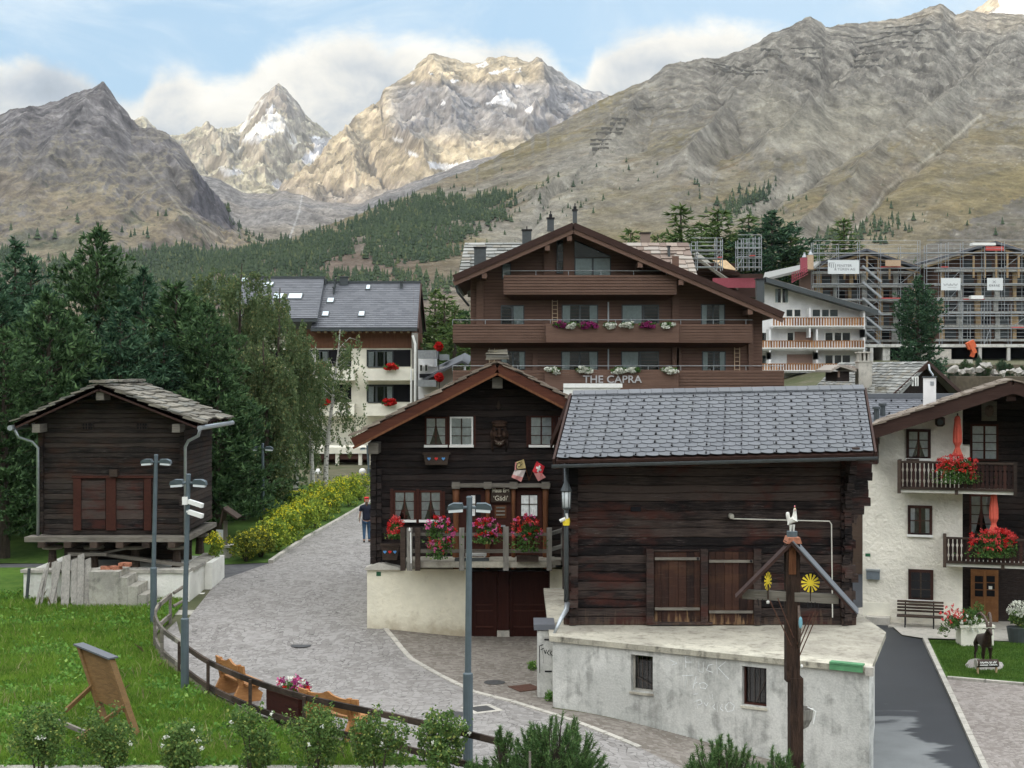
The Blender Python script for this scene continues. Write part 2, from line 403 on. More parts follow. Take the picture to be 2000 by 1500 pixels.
M['slab_grey'] = slates('slab_grey',(.085,.076,.060),(.25,.23,.185),(.13,.13,.115),.3,.85,3,1.3,.5,(.36,.34,.20))
M['slab_stone'] = slates('slab_stone',(.14,.145,.135),(.32,.32,.295),(.22,.20,.16),.25,.85,3,1.3,.5,(.30,.27,.19))
M['slab_rust'] = slates('slab_rust',(.14,.095,.075),(.31,.25,.205),(.34,.31,.27),.35,.85,3,1.3,.5)
M['slab_brown'] = slates('slab_brown',(.13,.10,.075),(.28,.235,.185),(.19,.15,.115),.3,.85,3,1.3,.4)
M['barrier'] = plain('barrier',(.13,.12,.10),.9,var=.2,nscale=.3)
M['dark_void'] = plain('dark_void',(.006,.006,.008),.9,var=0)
M['zinc'] = plain('zinc',(.42,.45,.47),.42,.75,var=.12,nscale=9)
M['gutter_dark'] = plain('gutter_dark',(.075,.085,.088),.45,.3)
M['lamp_grey'] = plain('lamp_grey',(.105,.135,.150),.45,.25,var=.08)
M['lamp_glass'] = plain('lamp_glass',(.62,.66,.66),.25,0,.5,var=.05)
M['white_paint'] = plain('white_paint',(.80,.80,.76),.5,var=.05)
M['white_plastic'] = plain('white_plastic',(.78,.78,.74),.4,var=.04)
M['off_white'] = plain('off_white',(.62,.60,.53),.6,var=.1)
M['black_metal'] = plain('black_metal',(.018,.018,.020),.5,.3)
M['iron_rust'] = plain('iron_rust',(.095,.045,.030),.7,.2,var=.3,nscale=20)
M['brick'] = plain('brick',(.36,.15,.09),.9,var=.3,nscale=20)
M['mailbox'] = plain('mailbox',(.20,.235,.265),.4,.4)
M['green_box'] = plain('green_box',(.10,.27,.13),.6,var=.2)
M['green_tag'] = plain('green_tag',(.03,.13,.06),.5)
M['yellow'] = plain('yellow',(.86,.66,.05),.45,var=.08)
M['bronze'] = plain('bronze',(.040,.024,.017),.42,.45,.5,var=.5,nscale=14,bump=.4)
M['horn'] = plain('horn',(.13,.095,.075),.6,.1,var=.35,nscale=25)
M['curtain'] = plain('curtain',(.84,.86,.84),.8,var=.15,nscale=9)
M['curtain_green'] = plain('curtain_green',(.50,.58,.55),.8,var=.12,nscale=6)
M['shutter'] = plain('shutter',(.30,.20,.16),.7,var=.06)
M['umbrella_red'] = plain('umbrella_red',(.70,.13,.085),.7,var=.12)
M['red'] = plain('red',(.62,.03,.03),.6)
M['flag_red'] = plain('flag_red',(.62,.03,.045),.6,var=.05)
M['flag_pink'] = plain('flag_pink',(.60,.26,.24),.6,var=.08)
M['flag_yellow'] = plain('flag_yellow',(.55,.44,.20),.6,var=.08)
M['flag_white'] = plain('flag_white',(.68,.60,.57),.6,var=.06)
M['bear'] = plain('bear',(.03,.035,.02),.6)
M['blue_paint'] = plain('blue_paint',(.10,.30,.62),.5)
M['cream_letters'] = plain('cream_letters',(.62,.58,.46),.6,var=.05)
M['steel_letters'] = plain('steel_letters',(.46,.45,.45),.5,.1,var=.08)
M['grey_letters'] = plain('grey_letters',(.26,.27,.28),.6)
M['chalk'] = plain('chalk',(.74,.76,.75),.9,var=.25,nscale=30)
M['ink'] = plain('ink',(.015,.015,.016),.8)
M['galv'] = plain('galv',(.36,.38,.39),.45,.6,var=.15)
M['scaf_red'] = plain('scaf_red',(.52,.085,.075),.6,var=.1)
M['scaf_pink'] = plain('scaf_pink',(.30,.065,.085),.6,var=.1)
M['tarp_tan'] = plain('tarp_tan',(.46,.33,.22),.7)
M['timber_new'] = plain('timber_new',(.48,.34,.19),.7,var=.15)
M['banner'] = plain('banner',(.66,.69,.68),.6,var=.03)
M['jeans'] = plain('jeans',(.040,.085,.15),.85,var=.25,nscale=8)
M['vest'] = plain('vest',(.010,.013,.028),.8)
M['skin'] = plain('skin',(.42,.24,.17),.6)
M['hair'] = plain('hair',(.07,.035,.02),.6)
M['hen_white'] = plain('hen_white',(.72,.70,.64),.5,var=.1,nscale=20)
M['hen_pink'] = plain('hen_pink',(.62,.20,.22),.5)
M['tool_blue'] = plain('tool_blue',(.20,.42,.50),.5)
M['iron_cover'] = plain('iron_cover',(.075,.075,.075),.6,.3,var=.3,nscale=30)
M['rock'] = concrete('rock',(.34,.32,.29),(.16,.15,.14),(.46,.44,.40),3)
# glass: a pane one sees through, with the sky in it
def glass(name,tint=(.5,.55,.57),refl=.9):
 m,t = newmat(name)
 fr = t.n('ShaderNodeFresnel');fr.inputs[0].default_value = 1.6
 nz = t.noise(t.coord('World'),.9,2,.5)
 nrm = t.bump(nz,.12,.05)
 a = t.n('ShaderNodeBsdfTransparent');a.inputs[0].default_value = (*tint,1)
 b = t.n('ShaderNodeBsdfGlossy');b.inputs['Color'].default_value = (refl,refl,refl,1);b.inputs['Roughness'].default_value = .03
 t.set(b.inputs['Normal'],nrm)
 mx = t.n('ShaderNodeMixShader');f = V(t.nt,fr.outputs[0])*1.3+.05
 t.set(mx.inputs[0],f.clamp());t.link(a.outputs[0],mx.inputs[1]);t.link(b.outputs[0],mx.inputs[2]);t.out(mx);return m
M['glass'] = glass('glass',(.80,.84,.85))
M['glass_dark'] = glass('glass_dark',(.30,.35,.37))
M['skylight'] = plain('skylight_glass',(.55,.66,.72),.12,0,.8,var=.1)
# leaves and flowers; every leaf has its own tone
def leafm(name,a,b,c3=None,amt=.15,rough=.55,trans=.25,big=1.2,spread=1.0):
 m,t = newmat(name);isl = t.island();n = t.noise(t.coord('World'),big,4,.6)
 f = (isl*spread*.6+n.ramp(.3,.7)*.5-.05).clamp();col = t.mix(f,a,b)
 if c3:col = t.mix((isl*5.7).frac().ramp(1-amt,1-amt+.03),col,c3)
 p = t.pbr(col,rough+.1,spec=.12)
 tr = t.n('ShaderNodeBsdfTranslucent');t.set(tr.inputs[0],col)
 mx = t.n('ShaderNodeMixShader');mx.inputs[0].default_value = trans
 t.link(p.outputs[0],mx.inputs[1]);t.link(tr.outputs[0],mx.inputs[2]);t.out(mx);return m
M['needles'] = leafm('needles',(.024,.056,.026),(.085,.150,.060),(.12,.20,.08),.25,big=.8)
M['needles_blue'] = leafm('needles_blue',(.022,.056,.034),(.072,.140,.076),(.11,.19,.10),.25,big=.8)
M['needles_light'] = leafm('needles_light',(.050,.095,.030),(.135,.20,.060),(.18,.23,.08),.15,big=.8)
M['pine_bush'] = leafm('pine_bush',(.045,.105,.036),(.125,.22,.070),(.19,.28,.10),.15,big=3)
M['birch_leaf'] = leafm('birch_leaf',(.070,.115,.048),(.165,.215,.095),(.23,.24,.10),.15,trans=.35)
M['rose_leaf'] = leafm('rose_leaf',(.055,.12,.036),(.17,.26,.07),(.27,.31,.08),.15,big=5)
M['hedge_leaf'] = leafm('hedge_leaf',(.11,.18,.03),(.27,.37,.055),(.44,.50,.07),.26,big=2)
M['hedge_dark'] = leafm('hedge_dark',(.06,.09,.02),(.18,.22,.04),(.34,.34,.05),.25,big=2)
M['yellow_flower'] = leafm('yellow_flower',(.72,.62,.03),(.85,.76,.06),big=9)
M['geranium_leaf'] = leafm('geranium_leaf',(.045,.11,.03),(.12,.22,.055),(.16,.2,.06),.1,big=6)
M['petal_red'] = leafm('petal_red',(.42,.012,.014),(.70,.035,.030),big=9)
M['petal_pink'] = leafm('petal_pink',(.58,.08,.26),(.80,.24,.48),big=9)
M['petal_coral'] = leafm('petal_coral',(.62,.06,.06),(.80,.13,.12),big=9)
M['petal_magenta'] = leafm('petal_magenta',(.20,.02,.10),(.36,.05,.19),big=9)
M['petal_white'] = leafm('petal_white',(.62,.64,.55),(.80,.80,.72),big=9)
M['grass'] = leafm('grass',(.085,.175,.026),(.235,.385,.052),(.40,.38,.14),.07,big=.9,trans=.3)
M['weed'] = leafm('weed',(.07,.17,.032),(.17,.33,.06),(.25,.38,.09),.12,big=1.5,trans=.3)
M['straw'] = leafm('straw',(.28,.24,.12),(.45,.39,.22),big=3)
M['lawn_blade'] = leafm('lawn_blade',(.05,.12,.022),(.12,.21,.036),big=1.5)
M['bark'] = wood('bark',(.035,.028,.022),(.11,.09,.07),scale=(6,6,1.5),rough=.9,rnd=.1,bump=.8)
def birchbark():
 m,t = newmat('birch_bark');n = t.noise(t.coord('World',(5,5,14)),1.3,4,.7);col = t.mix(n.ramp(.52,.62),(.50,.48,.43),(.05,.045,.04))
 t.out(t.pbr(col,.8));return m
M['birch_bark'] = birchbark()
# ground surfaces
def ground_mat(name,cols,sc_=1.0,rough=.95,bump=.4):
 m,t = newmat(name);g = t.coord('World');a = t.noise(g,.35*sc_,7,.6,.4);b = t.noise(g,3*sc_,6,.65)
 col = t.mix((a*.55+b*.45).ramp(.38,.62),cols[0],cols[1]);col = t.mix(b.ramp(.55,.75)*.6,col,cols[2])
 t.out(t.pbr(col,rough,normal=t.bump(b,bump,.04),spec=.1));return m
M['turf'] = ground_mat('turf',((.055,.11,.02),(.10,.18,.03),(.12,.11,.05)))
M['lawn'] = ground_mat('lawn',((.040,.085,.018),(.085,.145,.030),(.06,.10,.024)),1.5)
M['earth'] = ground_mat('earth',((.09,.075,.055),(.15,.125,.095),(.07,.09,.035)))
M['village_ground'] = ground_mat('village_ground',((.075,.085,.042),(.13,.12,.08),(.18,.17,.15)),.3)
def setts(name,a,b,joint,size=8.0,arc=True,wet=None,contrast=1.0,jw=.055):
 """small stone setts, laid in shallow arcs: wavy rows with staggered joints"""
 m,t = newmat(name);g = t.coord('World');x,y,z = t.sep(g)
 wx = t.noise(g,.55,3,.5)-.5;wy = t.noise(t.comb(x+31.0,y,0.0),.55,3,.5)-.5
 X = x+wx*.9;Y = y+wy*.9
 if arc:Y = Y+((X*2.05).sin()).abs()*.34
 vv = t.voro(t.comb(X,Y,0.0),size,rnd=.55);ve = t.voro(t.comb(X,Y,0.0),size,'DISTANCE_TO_EDGE','Distance',.55)
 cell = t.n('ShaderNodeTexVoronoi');t.set(cell.inputs['Vector'],t.comb(X,Y,0.0));cell.inputs['Scale'].default_value = size;cell.inputs['Randomness'].default_value = .55
 cs = t.sep(cell.outputs['Color'])[0]
 big = t.noise(g,.42,6,.62,.5);mid = t.noise(g,2.3,6,.7,.8)
 f = (cs*.35+big*.5+mid*.25).ramp(.35,.72)
 col = t.mix(f,a,b)
 worn = t.noise(t.comb(x*1.0,y*.55,4.0),1.6,7,.74,1.2)
 jm = ve.ramp(0,jw,1,0)*worn.ramp(.40,.62,.12,.95)
 col = t.mix(jm,col,joint)
 crack = t.noise(t.comb(x,y*.5,0.0),3.2,6,.8,2.0).ramp(.62,.67)*.55
 col = t.mix(crack,col,joint)
 h = ve.ramp(0,.12)*.6+mid
 t.out(t.pbr(col,.78,normal=t.bump(h,.5*contrast,.015),spec=.3));return m
M['setts_grey'] = setts('setts_grey',(.205,.192,.178),(.300,.285,.268),(.070,.064,.058),7.0,jw=.085)
M['setts_brown'] = setts('setts_brown',(.155,.135,.112),(.255,.23,.20),(.075,.065,.052),9.5,False)
M['setts_plaza'] = setts('setts_plaza',(.20,.175,.155),(.31,.28,.255),(.11,.095,.08),9.5,False)
def asphalt():
 m,t = newmat('asphalt');g = t.coord('World');x,y,z = t.sep(g)
 a = t.noise(t.comb(x*.45,y*1.5,0.0),.9,5,.55,.6);b = t.noise(g,60,3,.6);c = t.noise(g,1.2,5,.6)
 # a dried pale tongue down the left side of the lane, damp elsewhere
 dry = (((x*-1+(y-28)*.14+8.6)*1.2).min((y*-1+33.5)*.4)+(a-.5)*3.2).ramp(-.1,.22)
 col = t.mix(dry,(.026,.029,.034),(.185,.195,.195));col = t.scale(col,(b*.5+c*.5).ramp(.3,.7,.8,1.15))
 t.out(t.pbr(col,dry.ramp(0,1,.58,.92),normal=t.bump(b,.3,.01),spec=.4));return m
M['asphalt'] = asphalt()
M['asphalt_old'] = ground_mat('asphalt_old',((.09,.09,.095),(.13,.13,.13),(.15,.145,.14)),1.2)
def alb_mat(name,nscale,bump,bdist,rough=.95,amp=.36,det=10):
 m,t = newmat(name);at = t.n('ShaderNodeAttribute',attribute_name='alb');g = t.coord('World')
 n = t.noise(g,nscale,det,.68,.3);n2 = t.noise(g,nscale*6,8,.75)
 col = t.scale(at.outputs['Color'],(n*.45+n2*.55).ramp(.33,.67,1-amp,1+amp))
 t.out(t.pbr(col,rough,normal=t.bump(n*.8+n2*.5,bump,bdist),spec=.1));return m
M['mtn_near'] = alb_mat('mountain_near',.022,1.0,16)
M['mtn_far'] = alb_mat('mountain_far',.006,.8,30)
M['far_tree'] = leafm('far_tree',(.032,.056,.030),(.080,.112,.052),(.11,.13,.055),.1,big=.01)
# ================================================================ ground
def gz(x,y):
 x = np.asarray(x,float);y = np.asarray(y,float)
 z = -.68*sstep(1.0,7.2,x)*(1-sstep(60,80,y))
 up = .30*sstep(36,41,y)+.40*sstep(41,58,y)
 z = z+up*(1-sstep(-4.2,-.8,x))
 z = z+.55*sstep(55,90,y)*sstep(-6,0,x)
 z = z+sstep(70,190,y)*sstep(8,45,x-0*y)*8.6
 z = z+np.maximum(y-215,0)*.048*sstep(200,330,y)
 z = z-.25*sstep(30,27,y)*(1-sstep(-9,-2,x))*0
 return z
def gz1(x,y):return float(gz(x,y))
def grid_axis(segs):
 out = []
 for a,b,n in segs:out += list(np.linspace(a,b,n,endpoint=False))
 return np.array(out+[segs[-1][1]])
def build_ground():
 xs = grid_axis([(-900,-60,30),(-60,-16,30),(-16,14,76),(14,80,50),(80,900,30)])
 ys = grid_axis([(-400,10,12),(10,60,120),(60,220,90),(220,1500,60)])
 X,Y = np.meshgrid(xs,ys);Z = gz(X,Y)+fbm(X*.03,Y*.03,3,3)*2.0*sstep(220,400,Y)-.02
 co = np.stack([X,Y,Z],-1).reshape(-1,3);nx = len(xs);ny = len(ys)
 i = (np.arange(ny-1)[:,None]*nx+np.arange(nx-1)[None]).ravel()
 o = npmesh('ground',co,np.stack([i,i+1,i+nx+1,i+nx],1),[M['village_ground']],smooth=True);tag(o,kind='structure')
build_ground()
def patch(name,poly,mat,dz,step=.8,kind='structure',mats=None,jit=0):
 """a sheet that follows the ground inside a polygon of (x, y)"""
 pv = []
 n = len(poly)
 for i in range(n):
  a = np.array(poly[i],float);b = np.array(poly[(i+1) % n],float);k = max(1,int(np.linalg.norm(b-a)/step))
  pv += [tuple(a+(b-a)*j/k) for j in range(k)]
 ne = len(pv);A = np.array(pv)
 xs = np.arange(A[:,0].min(),A[:,0].max(),step)+.013;ys = np.arange(A[:,1].min(),A[:,1].max(),step)+.017
 gx,gy = np.meshgrid(xs,ys);gx = gx.ravel();gy = gy.ravel()
 ins = np.zeros(len(gx),bool);dmin = np.full(len(gx),1e9)
 for i in range(ne):
  x1,y1 = A[i];x2,y2 = A[(i+1) % ne]
  c = ((y1 > gy) != (y2 > gy)) & (gx < (x2-x1)*(gy-y1)/((y2-y1) or 1e-9)+x1);ins ^= c
  dmin = np.minimum(dmin,np.hypot(gx-x1,gy-y1))
 keep = ins & (dmin > step*.4)
 verts = [Vector(p) for p in pv]+[Vector((a,b)) for a,b in zip(gx[keep],gy[keep])]
 r = geometry.delaunay_2d_cdt(verts,[(i,(i+1) % ne) for i in range(ne)],[list(range(ne))],1,1e-5)
 V2 = np.array([(v.x,v.y) for v in r[0]]);Z = gz(V2[:,0],V2[:,1])+dz
 F = [f for f in r[2] if len(f) == 3]
 F = np.array([f if (V2[f[1]]-V2[f[0]])[0]*(V2[f[2]]-V2[f[0]])[1]-(V2[f[1]]-V2[f[0]])[1]*(V2[f[2]]-V2[f[0]])[0] > 0 else f[::-1] for f in F])
 o = npmesh(name,np.c_[V2,Z],F,[mat],smooth=True)
 if kind:tag(o,kind=kind)
 return o
def gp(px,py,z=None):# ground point under a spot of the picture
 d = 60.0
 for _ in range(40):
  zz = gz1(gpx(px,d),d) if z is None else z
  d = .5*d+.5*(CAMZ-zz)*FPX/(py-HZ)
 return (gpx(px,d),d)
FENCE_PX = [(334,1216),(309,1240),(304,1262),(318,1290),(352,1318),(408,1360),(490,1400),(595,1437),(723,1468),(850,1500),(985,1537)]
FENCE = [gp(a,b) for a,b in FENCE_PX]
# roads and paving
road = [(x+.12,y+.15) for x,y in FENCE]
road_poly = road[::-1]+[gp(352,1240),gp(376,1197),gp(430,1128),gp(528,1100),gp(600,1052),gp(660,1018),gp(735,974),gp(790,980),(-3.0,70),(-3.2,41),gp(716,1222),gp(750,1226),gp(775,1256),gp(803,1288),gp(860,1321),gp(925,1353),gp(1000,1372),gp(1090,1400),gp(1250,1462),gp(1420,1545),(3.5,22),(-.5,22)]
patch('road',road_poly,M['setts_grey'],.012)
patch('forecourt_paving',[gp(716,1222),(-3.2,41),(2.6,41.5),(1.3,34),gp(1078,1384),gp(1380,1450),(7.0,28.2),(7.0,22),(3.5,22),gp(1420,1545),gp(1250,1462),gp(1090,1400),gp(1000,1372),gp(925,1353),gp(860,1321),gp(803,1288),gp(775,1256),gp(750,1226)],M['setts_brown'],.010)
patch('side_road',[gp(428,1135),gp(528,1100),gp(440,1104),gp(340,1100),(-24,50.5),(-24,47),(-12.2,51.5),(-10.2,51)],M['asphalt_old'],.016)
LANE = [gp(1700,1520),gp(1700,1330),gp(1697,1250),gp(1660,1215),gp(1652,1085),gp(1694,1085),gp(1692,1190),gp(1722,1218),gp(1745,1228),gp(1762,1243),gp(1800,1249),gp(1862,1380),gp(1925,1520),(7.6,22),(6.0,22)]
patch('asphalt_lane',LANE,M['asphalt'],.014)
patch('terrace_paving',[gp(1690,1188),gp(1722,1218),gp(1745,1228),gp(1762,1243),gp(1800,1249),gp(2150,1262),(18.5,47),(10.0,47.2)],M['stone_pale'],.05)
patch('lawn',[gp(1811,1253),gp(2200,1262),gp(2200,1342),gp(2000,1337),gp(1848,1325)],M['lawn'],.05)
patch('plaza_paving',[gp(1850,1328),gp(2000,1341),gp(2200,1346),(16,22),(7.7,22),gp(1928,1520),gp(1864,1380)],M['setts_plaza'],.018)
turf_poly = [(x-.05,y-.1) for x,y in FENCE[:10]]+[(-1.2,26.2),(-14,26.2),(-20,30),(-26,50),(-15.2,50),(-15.1,44.2),(-10.05,44.1),(-9.95,43.3)]
patch('turf',turf_poly,M['turf'],.02)
patch('park_lawn',[gp(524,1100),gp(440,1104),gp(300,1104),(-40,52),(-60,80),(-9,84),gp(725,985),gp(655,1018),gp(590,1055)],M['lawn'],.03)
# kerbs: real steps
def kerb(name,pts,w_,h,mat,label):
 m = MB(mat);
 for (x0,y0),(x1,y1) in zip(pts[:-1],pts[1:]):
  L = math.hypot(x1-x0,y1-y0);k = max(1,int(L/.95))
  for j in range(k):
   a = (x0+(x1-x0)*(j+.01)/k,y0+(y1-y0)*(j+.01)/k);b = (x0+(x1-x0)*(j+.985)/k,y0+(y1-y0)*(j+.985)/k)
   m.beam((a[0],a[1],gz1(*a)+h/2-.03),(b[0],b[1],gz1(*b)+h/2-.03),w_,h+.06)
 o = m.build(name);tag(o,label,'kerb',kind='structure');return o
kerb('kerb',[gp(528,1101),gp(600,1053),gp(660,1019),gp(735,975)],.16,.13,M['stone_pale'],'pale stone kerb along the yellow flowering hedge')
kerb('kerb',[gp(1806,1250),gp(1866,1380),gp(1930,1520)],.13,.10,M['stone_pale'],'straight stone kerb between the asphalt lane and the lawn')
kerb('kerb',[gp(1850,1326),gp(2000,1339),gp(2200,1344)],.12,.07,M['stone_pale'],'low stone kerb between the lawn and the plaza paving')
m = MB(M['stone_pale'])
cb = [gp(750,1226),gp(775,1256),gp(803,1288),gp(860,1321),gp(925,1353),gp(1000,1372),gp(1090,1400),gp(1250,1462)]
for (x0,y0),(x1,y1) in zip(cb[:-1],cb[1:]):
 k = max(1,int(math.hypot(x1-x0,y1-y0)/.45))
 for j in range(k):
  a = (x0+(x1-x0)*(j+.03)/k,y0+(y1-y0)*(j+.03)/k);b = (x0+(x1-x0)*(j+.96)/k,y0+(y1-y0)*(j+.96)/k)
  m.beam((*a,gz1(*a)+.005),(*b,gz1(*b)+.005),.13,.07)
tag(m.build('paving_edge'),kind='structure')
# timber edging under the rose bushes, along the foot of the turf
m = MB(M['concrete_old']);m.box(-15,26.15,-.1,-1.4,26.4,.14)
tag(m.build('garden_edging'),'low stained edging at the near edge of the turf under the roses','edging')
# ================================================================ mountains
def resample(prof,xs):
 p = sorted(prof);return np.interp(xs,[a for a,b in p],[b for a,b in p])
def segd(px,py,x0,y0,x1,y1):
 t = np.clip(((px-x0)*(x1-x0)+(py-y0)*(y1-y0))/((x1-x0)**2+(y1-y0)**2),0,1)
 return np.hypot(px-(x0+t*(x1-x0)),py-(y0+t*(y1-y0)))
def polyd(px,py,pts):
 r = np.full(np.shape(px),1e9)
 for a,b in zip(pts[:-1],pts[1:]):r = np.minimum(r,segd(px,py,*a,*b))
 return r
def inpoly(px,py,pts):
 ins = np.zeros(np.shape(px),bool);n = len(pts)
 for i in range(n):
  x1,y1 = pts[i];x2,y2 = pts[(i+1) % n]
  ins ^= ((y1 > py) != (y2 > py)) & (px < (x2-x1)*(py-y1)/((y2-y1) or 1e-9)+x1)
 return ins
LAY = {}
def layer(name,crest,foot,dc,df,x0,x1,nc,nr,relief,albedo,mat,jag=2.0,g=1.0,seed=1,rock=None):
 """a mountain side as a height field between the line of its foot and the line of its crest, then falling away behind"""
 px = np.linspace(x0,x1,nc);cy = resample(crest,px);fy = resample(foot,px)
 cy = cy+fbm(px*.045,px*0+seed,5,seed,.6)*jag*3+(ridged(px*.03,px*0+2.2,4,seed)-.5)*-jag*2
 dcx = np.interp(px,*zip(*sorted(dc))) if isinstance(dc,list) else np.full(nc,float(dc))
 dfx = np.interp(px,*zip(*sorted(df))) if isinstance(df,list) else np.full(nc,float(df))
 zc = CAMZ-(cy-HZ)/FPX*dcx;zf = CAMZ-(fy-HZ)/FPX*dfx
 t = np.concatenate([np.linspace(0,1,nr),1+np.linspace(.03,.35,8)])[:,None]
 d = dfx+(dcx-dfx)*t;k_ = max(3,int(70/(px[1]-px[0])));ker = np.hanning(k_+2)[1:-1];ker /= ker.sum();zs = np.convolve(np.pad(zc,k_,mode='edge'),ker,'same')[k_:-k_]
 Z = np.where(t <= 1,zf+(zs-zf)*np.clip(t,0,1)**g+(zc-zs)*np.clip(t,0,1)**5,zc-(t-1)*(dcx-dfx)*.75)
 PX = np.broadcast_to(px,d.shape);X = (PX-1000)/FPX*d
 PY = HZ-(Z-CAMZ)*FPX/d                                   # where that smooth surface would stand in the view, used to place the rock features
 win = np.where(t <= 1,np.sin(np.clip(t,0,1)*np.pi)**.6,0)
 s1 = 34 if mat is M['mtn_near'] else 120;fl = (X+d*.25)/s1;fr_ = ridged(fl+fbm(X/s1/3,d/s1/3,2,seed+60)*1.2,d/s1/2.6,6,seed+50,.66)-.42
 rk = rock(PX,PY,X,d) if rock else 1.0;fr_ = fr_*rk
 Z = Z+(relief(X,d,PX,PY,t)+fr_*(s1*(.15 if s1 < 50 else .2)))*win
 co = np.stack([X,d,Z],-1)
 du = np.gradient(co,axis=1);dv = np.gradient(co,axis=0);nrm = np.cross(du,dv);nrm /= np.linalg.norm(nrm,axis=-1,keepdims=True)
 PYr = HZ-(Z-CAMZ)*FPX/d
 alb = albedo(X,d,Z,PX,PYr,nrm,t)
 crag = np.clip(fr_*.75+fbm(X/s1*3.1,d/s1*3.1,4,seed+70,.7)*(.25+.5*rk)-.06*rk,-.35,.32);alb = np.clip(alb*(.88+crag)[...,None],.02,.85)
 sk = co[:1].copy();sk[...,1] -= 60;sk[...,2] -= 160;full = np.concatenate([sk,co]);albf = np.concatenate([alb[:1],alb])
 R_,C_ = full.shape[:2];i = (np.arange(R_-1)[:,None]*C_+np.arange(C_-1)[None]).ravel()
 o = npmesh(name,full.reshape(-1,3),np.stack([i,i+1,i+C_+1,i+C_],1),[mat],smooth=True,attr={'alb':albf.reshape(-1,3)});tag(o,kind='structure')
 LAY[name] = (px,t[:,0],co,PX,PYr,nrm)
 return o
def lerp(a,b,f):return np.asarray(a)+(np.asarray(b)-np.asarray(a))*np.clip(f,0,1)[...,None]
# ---- the great slope on the right
CR_A = [(380,520),(480,492),(530,478),(600,452),(660,432),(740,402),(800,380),(860,352),(930,325),(1000,290),(1060,258),(1120,224),(1190,188),(1240,165),(1270,156),(1300,128),(1330,121),(1370,115),(1410,112),(1440,100),(1480,84),(1500,68),(1530,56),(1560,44),(1582,33),(1600,42),(1614,52),(1650,46),(1690,44),(1720,40),(1745,38),(1780,30),(1815,14),(1836,8),(1850,16),(1868,26),(1890,20),(1930,26),(1960,24),(2000,30),(2100,5),(2300,-30)]
FT_A = [(380,628),(700,630),(1000,625),(1400,620),(1700,615),(2300,600)]
SPUR_A = [([(1582,33),(1520,110),(1480,170),(1400,260),(1340,330)],26,26),([(1836,8),(1800,90),(1740,150),(1620,210),(1500,300)],24,24),
    ([(2000,60),(1930,160),(1780,270),(1700,330),(1560,470)],20,20),([(1270,156),(1230,240),(1150,330),(1050,400)],22,22),
    ([(1460,100),(1420,180),(1350,240)],16,14)]
GUL_A = [([(1930,90),(1860,150),(1760,240),(1680,270),(1560,350),(1480,400)],-22,18),([(1700,60),(1640,140),(1560,200),(1480,250),(1420,290)],-24,22),
   ([(1900,240),(1850,280),(1760,345),(1720,385),(1680,430),(1640,470)],-10,7),([(1380,140),(1400,190),(1440,250)],-14,14),
   ([(1180,290),(1120,360),(1040,430),(1000,520)],-14,20)]
def rel_A(X,Y,px,py,t):
 h = np.zeros_like(X)
 wx = px+fbm(px*.02,py*.02,3,9)*14;wy = py+fbm(px*.02,py*.02,3,19)*14
 for pts,a,w_ in SPUR_A+GUL_A:h += .9*a*np.exp(-polyd(wx,wy,pts)/w_)
 # downhill ribs and gullies: the slope runs down to the lower left
 s = (X*.75+Y*.66)/520;q = (X*-.66+Y*.75)/85
 s = s+fbm(X/300,Y/300,3,4)*.5;q = q+fbm(X/300,Y/300,3,5)*.9
 h += (ridged(q*.7,s*.5,5,3,.6)-.4)*5*sstep(0,.35,t)
 h += (ridged(q*2.6,s*1.2,5,13,.62)-.4)*6*sstep(.1,.8,t)
 rough_ = sstep(330,120,py)
 h += (ridged(X/70,Y/70,5,21,.62)-.35)*15*rough_+fbm(X/35,Y/35,4,31)*(2.5+4*rough_)
 h += fbm(X/13,Y/13,3,33)*1.2+(ridged(X/26,Y/26,3,34,.6)-.4)*5*rough_
 # terraces: long rows of avalanche barriers and ledges near the top
 ter = inpoly(px+fbm(X/60,Y/60,2,35)*20,py,[(1375,112),(1480,90),(1560,80),(1640,90),(1700,75),(1850,20),(1890,90),(1800,150),(1660,160),(1560,150),(1500,175),(1400,150)])+inpoly(px,py,[(1195,205),(1280,195),(1262,300),(1150,310)])
 q_ = (py+fbm(px/60,py/60,2,36)*16+(px-1500)*.05)/11.0;h += ter*np.clip(fbm(px/26,py/9,2,37)*3+.8,0,1)*(np.abs((q_ % 1)-.5)*2-.5)*9
 band = np.sin((Y*.16+X*.04+fbm(X/160,Y/160,3,8)*9))
 h += band*2.0*sstep(300,150,py)*sstep(1050,1400,px)
 return h
